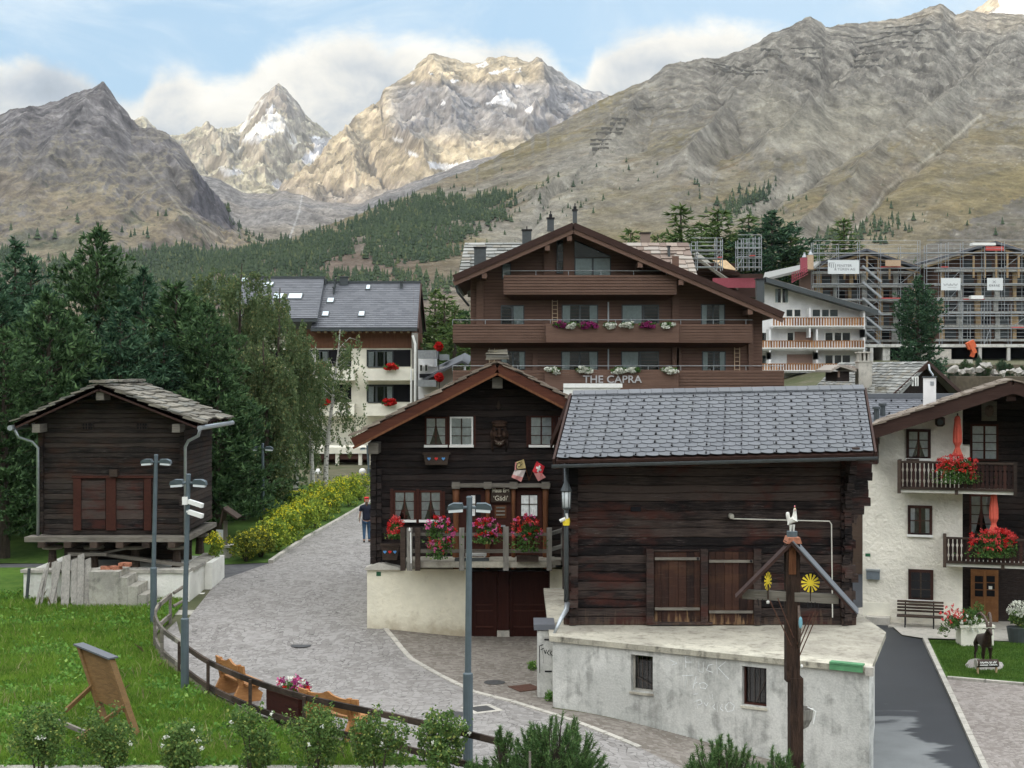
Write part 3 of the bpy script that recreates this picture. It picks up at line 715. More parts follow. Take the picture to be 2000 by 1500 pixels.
def alb_A(X,Y,Z,px,py,n,t):
 f1 = fbm(X/150,Y/150,5,41);f2 = fbm(X/28,Y/28,4,42,.6);f3 = fbm(X/60,Y/60,5,44,.65)
 sp = ridged((X*-.66+Y*.75)/48+f1,(X*.75+Y*.66)/500,4,45)
 grass = np.stack([np.full_like(X,.215),np.full_like(X,.185),np.full_like(X,.105)],-1)
 c = lerp(grass,(.250,.230,.200),.5+f1*1.6)
 c = lerp(c,(.255,.195,.130),sstep(.1,.45,f3)*.55)
 rock = lerp(np.broadcast_to(np.array([.185,.175,.165]),c.shape),(.31,.30,.285),.5+f2*1.3)
 hi = sstep(300,120,py+f1*110)*sstep(1150,1330,px+f1*80)
 steep = sstep(.93,.80,n[...,2]+f2*.05)
 c = lerp(c,rock,np.clip(hi*.75+steep*.8,0,1))
 c = lerp(c,(.36,.345,.32),sstep(.66,.85,sp+f2*.15)*.40*sstep(560,300,py))
 # pale scree below the cliff in the middle and down the big couloir
 d1 = polyd(px,py,[(1930,150),(1830,205),(1760,240),(1640,310),(1560,360),(1440,420),(1330,470)])
 c = lerp(c,(.37,.36,.335),sstep(20,3,d1+f2*14+f3*10)*.6)
 d2 = polyd(px,py,[(1200,290),(1140,350),(1060,420),(1000,480),(960,540)])
 c = lerp(c,(.345,.335,.315),sstep(75,5,d2+f3*60+f2*25)*.65)
 d3 = polyd(px,py,[(1915,225),(1893,243),(1880,256),(1840,288),(1800,318),(1757,348),(1727,372),(1715,395),(1697,418),(1668,450),(1640,480)])
 c = lerp(c,(.52,.50,.46),sstep(4.2,1.4,d3+f2*2)*.85)
 c = lerp(c,(.20,.17,.165),sstep(26,4,polyd(px,py,[(1780,330),(1720,360),(1690,400),(1660,440)])+f2*20)*.5)
 ch = inpoly(px+f1*30,py+f2*20,[(2100,350),(1960,400),(1830,470),(1750,520),(1800,560),(2100,560)])
 c = lerp(c,(.155,.15,.155),ch*(.55+f2*.6))
 c = lerp(c,(.25,.205,.105),sstep(1500,1950,px)*sstep(180,330,py)*(.45+f3*.8)*(1-ch))
 c = lerp(c,(.235,.180,.170),sstep(520,470,py)*0+sstep(1000,700,px)*sstep(440,520,py)*.7)
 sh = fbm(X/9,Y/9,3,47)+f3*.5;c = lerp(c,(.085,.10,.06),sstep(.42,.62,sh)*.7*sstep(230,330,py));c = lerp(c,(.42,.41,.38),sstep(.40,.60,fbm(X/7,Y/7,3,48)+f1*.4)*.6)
 bs = polyd(px,py,[(1500,215),(1560,250),(1640,240),(1700,215)]);c = lerp(c,(.34,.325,.28),sstep(70,10,bs+f2*20)*.55);c = c*np.array([1.14,1.10,.98]);lum = 1+f2*.35
 return np.clip(c*lum[...,None],.02,.8)
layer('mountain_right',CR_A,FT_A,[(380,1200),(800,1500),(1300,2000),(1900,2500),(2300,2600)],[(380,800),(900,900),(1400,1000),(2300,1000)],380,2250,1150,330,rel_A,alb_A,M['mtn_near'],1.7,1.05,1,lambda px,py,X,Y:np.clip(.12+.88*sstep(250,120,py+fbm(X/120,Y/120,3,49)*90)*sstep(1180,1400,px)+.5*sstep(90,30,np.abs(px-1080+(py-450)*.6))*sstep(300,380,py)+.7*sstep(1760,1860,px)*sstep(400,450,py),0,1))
# rows of avalanche barriers standing on the slope
def on_slope(lay,px,py):
 cx,t,co,PX,PY,n = LAY[lay];f = np.interp(px,cx,np.arange(len(cx)));i = int(f);a = f-i;col = co[:,i]*(1-a)+co[:,min(i+1,len(cx)-1)]*a;pv = HZ-(col[:,2]-CAMZ)*FPX/col[:,1]
 for r in range(1,len(pv)):
  if pv[r-1] >= py > pv[r]:g = (pv[r-1]-py)/(pv[r-1]-pv[r]);return Vector(col[r-1]*(1-g)+col[r]*g)
 return None
BAR = [[(1380,122),(1420,130),(1464,140),(1506,138)],[(1405,135),(1440,144),(1468,150)],[(1395,128),(1450,145),(1500,146)],[(1489,96),(1517,98)],[(1496,108),(1531,110)],[(1545,96),(1580,94),(1615,93)],[(1552,105),(1611,105)],[(1566,113),(1611,115)],[(1643,70),(1671,75),(1695,75)],[(1670,84),(1700,83)],
    [(1695,82),(1755,68),(1818,73)],[(1681,94),(1755,82),(1825,86)],[(1671,108),(1738,100)],[(1671,120),(1745,115)],[(1671,131),(1738,128)],[(1727,56),(1790,50),(1825,46)],[(1772,40),(1835,24)],[(1720,66),(1800,60),(1840,58)],[(1760,92),(1830,96)],
    [(1237,213),(1286,211)],[(1198,232),(1230,234)],[(1195,241),(1226,243)],[(1178,251),(1226,253)],[(1167,260),(1223,260)],[(1156,274),(1202,274)],[(1156,282),(1195,283)],[(1160,291),(1195,290)]]
for ln in BAR:
 pts = []
 for a,b in zip(ln[:-1],ln[1:]):pts += [(a[0]+(b[0]-a[0])*k/6,a[1]+(b[1]-a[1])*k/6+RNG.uniform(-.5,.5)) for k in range(6)]
 W3 = [on_slope('mountain_right',*q) for q in pts];W3 = [q for q in W3 if q]
 if len(W3) < 2:continue
 m = MB(M['barrier'])
 for a,b in zip(W3[:-1],W3[1:]):m.beam(a+Vector((0,2,0)),b+Vector((0,2,0)),4,3.6)
 tag(m.build('avalanche_barrier',org=tuple(W3[0])),'long low row of avalanche barriers crossing the upper part of the right-hand mountain','barrier','avalanche barriers on the right-hand mountain')
# ---- left mountain
CR_B = [(-200,232),(0,224),(20,214),(50,212),(80,208),(125,192),(150,180),(185,170),(203,167),(215,182),(232,205),(252,226),(256,236),(285,252),(300,250),(330,262),(355,288),(370,310),(395,350),(420,395),(450,425),(470,445),(540,490),(640,540)]
FT_B = [(-200,610),(0,600),(300,600),(640,610)]
def rel_B(X,Y,px,py,t):
 h = np.zeros_like(X);wx = px+fbm(px*.02,py*.02,3,59)*10;wy = py+fbm(px*.02,py*.02,3,69)*10
 for pts,a,w_ in [([(205,168),(250,260),(330,340),(430,430)],30,24),([(300,300),(350,380),(440,470)],-16,10),([(203,170),(150,280),(80,380)],26,30),([(60,215),(30,330)],20,30),([(270,260),(290,300),(310,330)],-14,12)]:
  h += a*np.exp(-polyd(wx,wy,pts)/w_)
 s = (X*.3+Y)/500;q = (X-Y*.3)/120+fbm(X/400,Y/400,3,6)*1.2
 h += (ridged(q,s,5,53)-.4)*26+(ridged(X/90,Y/90,5,61,.6)-.35)*22*sstep(420,230,py)+fbm(X/45,Y/45,4,71)*7+fbm(X/15,Y/15,3,72)*3
 cl = inpoly(px,py,[(375,330),(405,350),(430,380),(470,430),(450,450),(400,425),(365,400),(385,370)])
 return h+cl*(ridged(X/60,Y/60,4,77)-.5)*30
def alb_B(X,Y,Z,px,py,n,t):
 f1 = fbm(X/220,Y/220,5,81);f2 = fbm(X/36,Y/36,4,82,.65);f3 = fbm(X/90,Y/90,5,83,.6)
 c = lerp(np.broadcast_to(np.array([.205,.185,.155]),X.shape+(3,)),(.285,.255,.185),.5+f3*1.6)
 c = lerp(c,(.30,.245,.15),sstep(300,420,py+f1*80)*.55)
 rock = lerp(np.broadcast_to(np.array([.13,.12,.12]),c.shape),(.235,.22,.215),.5+f2*1.5)
 c = lerp(c,rock,np.clip(sstep(330,215,py+f1*90)*.85+sstep(.90,.74,n[...,2]+f2*.05)*.8,0,1))
 cl = inpoly(px+f2*10,py+f3*12,[(370,325),(405,345),(435,380),(470,430),(450,452),(400,428),(365,402),(385,370)])
 c = lerp(c,(.115,.11,.125),cl*.85)
 c = lerp(c,(.42,.39,.33),sstep(2.8,.8,polyd(px,py,[(262,300),(300,345),(330,380),(355,412),(380,432),(440,470)])+f2*2)*.5)
 c = lerp(c,(.34,.26,.15),sstep(18,3,np.abs(py-(360+px*.25))*.5+f3*25)*.25)
 c = lerp(c,(.10,.115,.07),sstep(.15,.45,f3+f2*.3)*sstep(390,440,py)*.6)
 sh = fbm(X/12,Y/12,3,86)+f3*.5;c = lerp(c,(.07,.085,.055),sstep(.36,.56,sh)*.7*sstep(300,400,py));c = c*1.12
 return np.clip(c*(1+f2*.35)[...,None],.02,.8)
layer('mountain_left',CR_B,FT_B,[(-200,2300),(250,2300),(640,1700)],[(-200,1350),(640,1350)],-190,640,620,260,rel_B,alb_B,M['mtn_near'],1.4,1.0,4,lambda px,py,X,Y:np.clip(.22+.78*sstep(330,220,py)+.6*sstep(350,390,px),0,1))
# ---- the valley head and moraine
CR_C = [(300,330),(380,340),(430,352),(480,378),(530,378),(560,372),(620,392),(700,400),(760,372),(840,345),(900,320),(980,300),(1100,280)]
FT_C = [(300,500),(500,500),(700,470),(1100,420)]
def rel_C(X,Y,px,py,t):
 return fbm(X/200,Y/200,5,91)*26+(ridged((X*.8+Y*.2)/150,Y/700,4,92)-.4)*14
def alb_C(X,Y,Z,px,py,n,t):
 f1 = fbm(X/300,Y/300,5,93);f2 = fbm(X/60,Y/60,4,94,.65)
 c = lerp(np.broadcast_to(np.array([.245,.23,.215]),X.shape+(3,)),(.30,.27,.235),.5+f1*1.8)
 c = lerp(c,(.30,.245,.155),sstep(430,480,py+f1*30)*.8)
 c = lerp(c,(.50,.48,.45),sstep(2.4,.8,polyd(px,py,[(592,372),(585,410),(575,440),(565,465)])+f2*3)*.7)
 c = lerp(c,(.44,.42,.38),sstep(2.2,.7,polyd(px,py,[(560,470),(640,445),(720,432),(780,400)])+f2*3)*.5)
 return np.clip(c*(1+f2*.22)[...,None],.02,.8)
layer('valley',CR_C,FT_C,3300,[(300,2150),(1100,2150)],300,1100,380,140,rel_C,alb_C,M['mtn_near'],1.2,1.0,6)
# ---- snow capped pyramid
CR_D = [(200,300),(262,236),(276,228),(290,236),(310,262),(360,268),(385,252),(400,254),(420,262),(445,255),(480,235),(500,205),(520,186),(535,170),(545,165),(560,178),(578,196),(596,222),(615,240),(640,256),(680,300),(760,360)]
FT_D = [(200,420),(420,395),(560,400),(760,420)]
def rel_D(X,Y,px,py,t):
 h = 0*X
 for pts,a,w_ in [([(545,165),(530,240),(500,300),(520,370)],60,26),([(400,255),(420,310),(450,360)],70,20),([(470,260),(460,330)],-40,18),([(590,240),(560,330),(550,370)],-50,26)]:
  h = h+a*np.exp(-polyd(px,py,pts)/w_)
 return h+(ridged(X/260,Y/260,6,101,.6)-.35)*120+fbm(X/110,Y/110,4,102)*22
SNOW_D = [[(463,275),(500,262),(520,247),(522,225),(533,212),(537,222),(528,240),(545,245),(536,262),(500,277),(470,277)],[(600,265),(650,268),(632,300),(600,322),(590,310),(615,285)],[(515,212),(540,205),(540,210),(518,218)],[(540,345),(560,370),(545,374),(530,365)],[(425,325),(470,330),(475,338),(440,345)]]
def alb_D(X,Y,Z,px,py,n,t):
 f1 = fbm(X/500,Y/500,5,103);f2 = fbm(X/90,Y/90,5,104,.65)
 c = lerp(np.broadcast_to(np.array([.28,.26,.19]),X.shape+(3,)),(.44,.41,.31),.5+f2*1.8)
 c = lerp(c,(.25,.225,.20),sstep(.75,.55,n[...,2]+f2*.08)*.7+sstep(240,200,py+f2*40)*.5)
 for p in SNOW_D:c = lerp(c,(.55,.56,.60),inpoly(px+f2*14,py+f1*10+f2*9,p)*(.75+f2*.5))
 c = lerp(c,(.78,.79,.80),sstep(.18,.32,f1+f2*.4)*sstep(310,280,py)*.45*sstep(440,470,px))
 return np.clip(c*(1+f2*.25)[...,None],.02,.86)
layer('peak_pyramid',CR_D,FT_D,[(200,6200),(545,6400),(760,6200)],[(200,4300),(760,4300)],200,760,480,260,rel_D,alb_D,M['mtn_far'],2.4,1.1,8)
# ---- the great massif
CR_E = [(480,440),(560,375),(600,340),(640,296),(670,262),(700,226),(722,212),(736,200),(742,198),(748,178),(775,158),(800,140),(820,122),(838,107),(850,106),(868,112),(890,114),(905,122),(935,124),(960,112),(985,110),(1012,112),(1030,120),(1040,124),(1048,116),(1056,118),(1070,132),(1090,138),(1108,152),(1122,160),(1140,174),(1165,178),(1188,186),(1230,225),(1300,260)]
FT_E = [(480,470),(600,450),(760,430),(900,400),(1300,330)]
RIB_E = [([(720,212),(760,262),(800,310),(828,330)],60,13),([(690,240),(670,300),(620,360),(560,390)],70,22),([(742,230),(752,262),(765,275)],-60,11),([(710,290),(735,340),(765,362)],-80,14),
   ([(838,107),(860,180),(900,300)],45,30),([(1050,116),(1070,220),(1020,290)],60,22),([(960,115),(950,220)],30,26),([(640,380),(700,360),(720,356)],-60,14),([(690,345),(760,350),(820,330)],40,12)]
def rel_E(X,Y,px,py,t):
 h = 0*X;wx = px+fbm(px*.03,py*.03,3,111)*8;wy = py+fbm(px*.03,py*.03,3,112)*8
 for pts,a,w_ in RIB_E:h = h+a*np.exp(-polyd(wx,wy,pts)/w_)
 h = h+(ridged(X/240,Y/240,6,113,.62)-.35)*70+fbm(X/90,Y/90,4,114)*16
 return h+np.sin(Y/38+fbm(X/300,Y/300,3,115)*4)*7*sstep(330,250,py)
SNOW_E = [[(948,206),(962,190),(978,182),(975,186),(985,178),(990,186),(1000,200),(1012,208),(1008,213),(990,208),(970,202)],[(968,178),(985,174),(988,179),(972,183)],[(1022,214),(1040,208),(1045,214),(1032,221)],[(860,208),(866,196),(870,200),(866,207)],[(800,158),(812,159),(810,163),(800,162)],[(880,157),(897,156),(892,161),(882,163)],[(930,130),(948,119),(952,124),(935,133)],[(1004,138),(1020,133),(1016,139)],[(1008,167),(1020,165),(1018,171),(1008,171)],[(800,138),(812,128),(808,138)],[(765,268),(785,270),(788,278),(770,274)],[(792,292),(812,300),(818,308),(800,303)],[(835,318),(880,322),(930,312),(900,324),(870,335),(840,330)],[(955,140),(1000,130),(990,136),(960,146)],[(838,140),(846,144),(842,147)]]
def alb_E(X,Y,Z,px,py,n,t):
 f1 = fbm(X/450,Y/450,5,116);f2 = fbm(X/80,Y/80,5,117,.65);f3 = fbm(X/180,Y/600,4,118)
 c = lerp(np.broadcast_to(np.array([.29,.25,.175]),X.shape+(3,)),(.42,.36,.26),.5+f2*1.8)
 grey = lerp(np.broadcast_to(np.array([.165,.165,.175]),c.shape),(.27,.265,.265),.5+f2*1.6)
 g_ = sstep(150,172,py+f1*22)*sstep(292,236,py+f1*30+(px-900)*-.02)*sstep(735,790,px+f2*20)  # cloud shadow across the face, painted in as a band of greyer rock
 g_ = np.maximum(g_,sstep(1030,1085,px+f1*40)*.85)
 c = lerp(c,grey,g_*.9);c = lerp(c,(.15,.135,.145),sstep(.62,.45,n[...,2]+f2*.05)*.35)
 c = lerp(c,(.27,.245,.225),sstep(345,385,py+f1*30)*.75)
 for p in SNOW_E:c = lerp(c,(.70,.71,.74),inpoly(px+f2*7,py+f1*4+f2*5,p)*(.85+f2*.4))
 return np.clip(c*(1+f2*.28)[...,None],.02,.86)
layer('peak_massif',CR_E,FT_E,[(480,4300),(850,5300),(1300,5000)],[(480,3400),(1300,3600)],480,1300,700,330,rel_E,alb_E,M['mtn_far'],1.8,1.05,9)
# ---- sunlit summit beyond the ridge, top right
CR_F = [(1700,90),(1880,40),(1905,20),(1925,4),(1960,-25),(2050,-60),(2200,-20)]
def rel_F(X,Y,px,py,t):return (ridged(X/260,Y/260,5,121,.6)-.35)*110
def alb_F(X,Y,Z,px,py,n,t):
 f2 = fbm(X/100,Y/100,5,122,.65);c = lerp(np.broadcast_to(np.array([.42,.35,.24]),X.shape+(3,)),(.52,.45,.34),.5+f2*1.6)
 return lerp(c,(.84,.83,.82),inpoly(px+f2*9,py+f2*9,[(1945,-10),(1990,-30),(2100,60),(1960,40),(1925,30),(1955,15)])*.95)
layer('peak_sunlit',CR_F,[(1700,160),(2200,160)],5600,4200,1700,2190,220,90,rel_F,alb_F,M['mtn_far'],2.4,1.0,12)
# ---- unseen ridge added behind the camera to block the sun from the village
def build_shade_ridge():
 s = np.array([SUN_AZ[0],SUN_AZ[1]]);s = s/np.hypot(*s);q = np.array([-s[1],s[0]])
 u_ = np.linspace(-6500,6500,120);v_ = np.linspace(0,1,16)
 U,Vv = np.meshgrid(u_,v_);Hh = SHADE_RIDGE_H*(1+.10*fbm(U/900,U*0,4,130)-.05)
 dist = SHADE_RIDGE_D+(1-Vv)*-1500+fbm(U/700,Vv*2,3,131)*90
 z = Hh*Vv**1.1+fbm(U/200,Vv*5,4,132)*40*Vv*(1-Vv)*4
 co = np.stack([s[0]*dist+q[0]*U,s[1]*dist+q[1]*U,z],-1);back = co[-1:].copy();back[...,2] -= 900;back[...,0] += s[0]*900;back[...,1] += s[1]*900
 co = np.concatenate([co,back]);R_,C_ = co.shape[:2];i = (np.arange(R_-1)[:,None]*C_+np.arange(C_-1)[None]).ravel()
 alb = np.full((R_*C_,3),.12);alb[:,2] = .09
 tag(npmesh('unseen_shade_ridge',co.reshape(-1,3),np.stack([i,i+1,i+C_+1,i+C_],1),[M['mtn_far']],smooth=True,attr={'alb':alb}),kind='structure')
SHADE_RIDGE_D,SHADE_RIDGE_H = 4200.0,1500.0
build_shade_ridge()
# ---- far conifers: woods that read as one mass
def far_wood(name,lay,dens,hgt,n,seed,label):
 px,t,co,PX,PY,nrm = LAY[lay];rs = np.random.RandomState(seed)
 R_,C_ = PX.shape;w_ = dens(PX,PY,co)*(t[:,None] <= 1)
 # weight by ground area so that the trees stand evenly
 area = np.abs(np.gradient(co[...,0],axis=1)*np.gradient(co[...,1],axis=0));p = (w_*area).ravel();tot = p.sum();p /= tot
 idx = rs.choice(R_*C_,n,p=p);r,c = np.divmod(idx,C_);r = np.minimum(r,R_-2);c = np.minimum(c,C_-2)
 a = rs.rand(n,1);b = rs.rand(n,1)
 base = co[r,c]*(1-a)*(1-b)+co[r,c+1]*a*(1-b)+co[r+1,c]*(1-a)*b+co[r+1,c+1]*a*b
 h = hgt*(.45+1.0*rs.rand(n)**1.5);rad = h*(.20+.14*rs.rand(n));k = 6;tiers = 3
 V_ = [];F_ = [];nv = 0
 per = tiers*(k+1);Vt = np.zeros((n,per,3))
 for ti in range(tiers):
  z0 = h*(.10+.27*ti);z1 = h*(.52+.24*ti) if ti < 2 else h;rr = rad*(1-.30*ti)
  ph = rs.rand(n)*6.28
  for j in range(k):
   an = ph+j*2*np.pi/k;q = rr*(.72+.5*rs.rand(n));zz = z0-h*.05*rs.rand(n)
   Vt[:,ti*(k+1)+j] = np.stack([base[:,0]+np.cos(an)*q,base[:,1]+np.sin(an)*q,base[:,2]+zz],-1)
  Vt[:,ti*(k+1)+k] = np.stack([base[:,0],base[:,1],base[:,2]+z1],-1)
 off = (np.arange(n)*per)[:,None]
 tri = np.array([(ti*(k+1)+j,ti*(k+1)+(j+1) % k,ti*(k+1)+k) for ti in range(tiers) for j in range(k)])
 F_ = (off[:,:,None]+tri[None]).reshape(-1,3)
 tag(npmesh(name,Vt.reshape(-1,3),F_,[M['far_tree']]),label,'forest',kind='stuff')
def dens_A(px,py,co):
 f = fbm(co[...,0]/110,co[...,1]/110,4,140);line = np.interp(px,[480,600,700,800,860,920,960,1000,1050,1120],[485,460,425,392,372,392,372,380,470,560])
 low = np.interp(px,[480,600,700,760,800,860,900,950,1000,1050],[600,540,480,520,500,510,480,450,415,410])
 d_ = sstep(-8,14,py-line+f*30)*sstep(8,-14,py-low+f*50)*sstep(1040,960,px)
 d2 = sstep(.02,.25,f)*.35*sstep(-6,12,py-line)*sstep(950,850,px)
 d4 = np.exp(-polyd(px,py,[(1420,415),(1500,380)])/7)*.9+np.exp(-polyd(px,py,[(1600,470),(1760,440)])/9)*.5
 return np.clip(d_*np.clip(.75+fbm(co[...,0]/40,co[...,1]/40,3,144)*2.2,.1,1)+d2+d4,0,1)
far_wood('forest','mountain_right',dens_A,7.0,6500,1,'dark conifer forest on the lower right-hand slope')
def dens_A2(px,py,co):
 f = fbm(co[...,0]/150,co[...,1]/150,4,141);line = np.interp(px,[700,900,1100,1250,1400,1700,2000],[400,330,300,240,330,400,380])
 return sstep(0,60,py-line)*(.25+f).clip(0)*.5
far_wood('scattered_conifers','mountain_right',dens_A2,5.2,520,2,'sparse small conifers scattered over the rocky slope')
def dens_B(px,py,co):
 f = fbm(co[...,0]/200,co[...,1]/200,4,142)
 return sstep(490,512,py+f*60)*np.clip(.55+f*1.5,0,1)+np.clip(f+.05,0,1)*.10*sstep(395,430,py)
far_wood('forest','mountain_left',dens_B,10.0,6500,3,'bluish forest along the foot of the left mountain')
# ================================================================ building kit
class Fr:
 """a facade frame: u along the facade, w into the building, z up; ang turns it about the vertical"""
 def __init__(s,ox,oy,ang=0):
  s.o = (ox,oy);a = R(ang);s.e = (math.cos(a),math.sin(a));s.n = (-math.sin(a),math.cos(a))
  s.M = Matrix(((s.e[0],s.n[0],0,ox),(s.e[1],s.n[1],0,oy),(0,0,1,0),(0,0,0,1)))
 def U(s,px,w=0):
  k = (px-1000)/FPX
  return (k*(s.o[1]+w*s.n[1])-s.o[0]-w*s.n[0])/(s.e[0]-k*s.e[1])
 def Z(s,px,py,w=0):
  return CAMZ-(py-HZ)/FPX*(s.o[1]+s.U(px,w)*s.e[1]+w*s.n[1])
 def W(s,u,w,z):return s.M @ Vector((u,w,z))
 def mb(s,mat=None):
  m = MB(mat);m.M = s.M;return m
 def fb(s,m,px0,py0,px1,py1,w0,w1):# box whose front (at w0) covers a rectangle of the view
  pc = (px0+px1)/2
  return m.box(s.U(px0,w0),w0,s.Z(pc,py1,w0),s.U(px1,w0),w1,s.Z(pc,py0,w0))
def logs(m,u0,u1,z0,z1,w,th=.14,h=.21,clip=None,ends=0,rs=None,waver=.012):
 """stacked squared logs with rounded arrises; clip(z) gives the extent under a gable; ends: how far the logs run past the corners"""
 z = z0;rs = rs or RNG
 while z < z1-.03:
  hh = min(h*rs.uniform(.88,1.12),z1-z);a,b = u0,u1
  if clip:
   c = clip(z+hh*.9)
   if not c:break
   a,b = max(a,c[0]),min(b,c[1])
   if b-a < .05:break
  ea = ends*rs.uniform(.6,1.15) if (a == u0) else 0;eb = ends*rs.uniform(.6,1.15) if (b == u1) else 0
  segs = max(1,int((b-a)/.55));wob = lambda x,q:.034*float(pn(x*.75+w*3,q*2.1,3))+.012*float(pn(x*2.7,q*5,8));pts = [a-ea]+[a+(b-a)*(i+1)/segs+rs.uniform(-.12,.12) for i in range(segs-1)]+[b+eb]
  dw = [rs.uniform(-waver,waver) for _ in pts];dzz = [0 for _ in pts];g = .004;c_ = min(.016,hh*.12)
  vs = [];
  for x,d,q in zip(pts,dw,dzz):
   for ww,zz in ((w+d+c_,z+g),(w+d,z+g+c_),(w+d,z+hh-g-c_),(w+d+c_,z+hh-g),(w+th,z+hh-g),(w+th,z+g)):vs.append((x,ww,zz+wob(x,zz)*(0 if zz < z0+.05 else 1)))
  fs = [(i*6+k,i*6+(k+1) % 6,(i+1)*6+(k+1) % 6,(i+1)*6+k) for i in range(len(pts)-1) for k in range(6)]+[(5,4,3,2,1,0),tuple((len(pts)-1)*6+k for k in range(6))]
  m.add(vs,fs);z += hh
 return m
def slabs(m,e0,e1,r0,r1,rows,wid,th=.03,lap=.45,jit=.3,regular=False,scallop=False,lift=1.0,ragged=.0,rs=None):
 """courses of slabs or slates on the quad eave e0-e1 / ridge r0-r1"""
 rs = rs or RNG;e0,e1,r0,r1 = map(Vector,(e0,e1,r0,r1))
 L = (e1-e0).length;n = ((e1-e0).cross(r0-e0)).normalized()
 if n.z < 0:n = -n
 def p(u,v,h):return e0.lerp(e1,u).lerp(r0.lerp(r1,u),v)+n*h
 sl = (r0-e0).length
 for i in range(rows):
  v0 = i/rows;v1 = min((i+1+lap)/rows,1.0)
  x = -rs.random()*wid*.5 if not regular else (-(i % 2)*wid/2)
  while x < L-.01:
   w_ = wid if regular else wid*rs.uniform(.55,1.5)
   a = max(x,0)/L;b = min(x+w_,L)/L;x += w_
   if (b-a)*L < .03:continue
   g = .004/L if regular else .012/L
   vv = v0+(0 if regular else rs.uniform(-jit,jit)*.5/rows);t2 = th*(1 if regular else rs.uniform(.6,1.6))
   vv = max(vv,-.3/rows) if i == 0 else vv
   hb = (th*lift+.004)*1.0+(0 if regular else rs.uniform(0,.012));ht = .004
   if scallop:
    k = 5;bot = []
    for j in range(k+1):
     f = j/k;dv = (.32*(1-math.sin(math.pi*min(1,f*1.15)*.55+.12))+.10*max(0,f-.85)*6)/rows
     bot.append((a+g+(b-a-2*g)*f,vv+dv))
   else:
    s1 = 0 if regular else rs.uniform(-.12,.12)/rows
    bot = [(a+g,vv),(b-g,vv+s1)]
   top = [(b-g,v1),(a+g,v1)]
   up = [p(u,v,hb+t2*.0+.002) for u,v in bot]+[p(u,v,ht) for u,v in top]
   dn = [q-n*t2 for q in up];K = len(up)
   m.add(up+dn,[tuple(range(K)),tuple(range(K,2*K))[::-1]]+[(j,(j+1) % K,(j+1) % K+K,j+K)[::-1] for j in range(K)])
 return m
def curtain_mb(m,u0,u1,z0,z1,w,kind='tied',th=.012):
 """pleated net curtain; 'tied' halves are drawn to the sides, leaving a dark gap low in the middle"""
 U = u1-u0;rows = 8;cols = 10
 def half(a_out,a_in_top,a_in_bot,zb):
  vs = []
  for r in range(rows+1):
   f = r/rows;z = z1+(zb-z1)*f;ai = a_in_top+(a_in_bot-a_in_top)*(f**1.6)
   for c in range(cols+1):
    g = c/cols;vs.append((a_out+(ai-a_out)*g,w+math.sin(g*22)*th*(.6+.4*f),z))
  fs = [(r*(cols+1)+c,r*(cols+1)+c+1,(r+1)*(cols+1)+c+1,(r+1)*(cols+1)+c) for r in range(rows) for c in range(cols)]
  m.add(vs,fs)
 mid = (u0+u1)/2
 if kind == 'tied':half(u0,mid+.0*U,u0+.16*U,z0);half(u1,mid-.0*U,u1-.16*U,z0)
 elif kind == 'full':half(u0,mid,mid-.01*U,z0);half(u1,mid,mid+.01*U,z0)
 elif kind == 'left':half(u0,u0+.45*U,u0+.42*U,z0)
 elif kind == 'right':half(u1,u1-.45*U,u1-.42*U,z0)
 elif kind == 'sides':half(u0,u0+.22*U,u0+.2*U,z0);half(u1,u1-.22*U,u1-.2*U,z0)
 return m
def window(fr,parent,px0,py0,px1,py1,w=0,cols=2,rows=3,fmat='trim_red',fw=.06,bars=.018,cur='tied',sill=True,glassm='glass',curm='curtain',name='window',bmat=None,sillmat='white_paint'):
 pc = (px0+px1)/2
 u0,u1 = fr.U(px0,w),fr.U(px1,w);z1,z0 = fr.Z(pc,py0,w),fr.Z(pc,py1,w)
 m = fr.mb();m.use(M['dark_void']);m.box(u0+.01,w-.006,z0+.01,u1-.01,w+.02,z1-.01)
 m.use(M[fmat])
 for a,b,c,d_ in ((u0,u0+fw,z0,z1),(u1-fw,u1,z0,z1),(u0+fw,u1-fw,z1-fw,z1),(u0+fw,u1-fw,z0,z0+fw)):m.box(a,w-.075,c,b,w+.02,d_)
 m.use(M[bmat or fmat])
 iu0,iu1,iz0,iz1 = u0+fw,u1-fw,z0+fw,z1-fw
 for i in range(1,cols):
  x = iu0+(iu1-iu0)*i/cols;bw = bars*(1.6 if cols > 1 and i == cols//2 else 1);m.box(x-bw,w-.062,iz0,x+bw,w-.045,iz1)
 for i in range(1,rows):
  z = iz0+(iz1-iz0)*i/rows;m.box(iu0,w-.060,z-bars*.7,iu1,w-.047,z+bars*.7)
 o = m.build(name,parent=parent)
 if cur:
  c = fr.mb(M[curm]);curtain_mb(c,iu0,iu1,iz0,iz1,w-.022,cur,th=.006);c.build('curtain',parent=o,fix=False)
 g = fr.mb(M[glassm]);g.add([(iu0,w-.042,iz0),(iu1,w-.042,iz0),(iu1,w-.042,iz1),(iu0,w-.042,iz1)],[(0,1,2,3)]);g.build('pane',parent=o,fix=False)
 if sill:
  s_ = fr.mb(M[sillmat]);s_.box(u0-.02,w-.12,z0-.035,u1+.02,w+.0,z0+.035);s_.build('sill',parent=o)
 return o
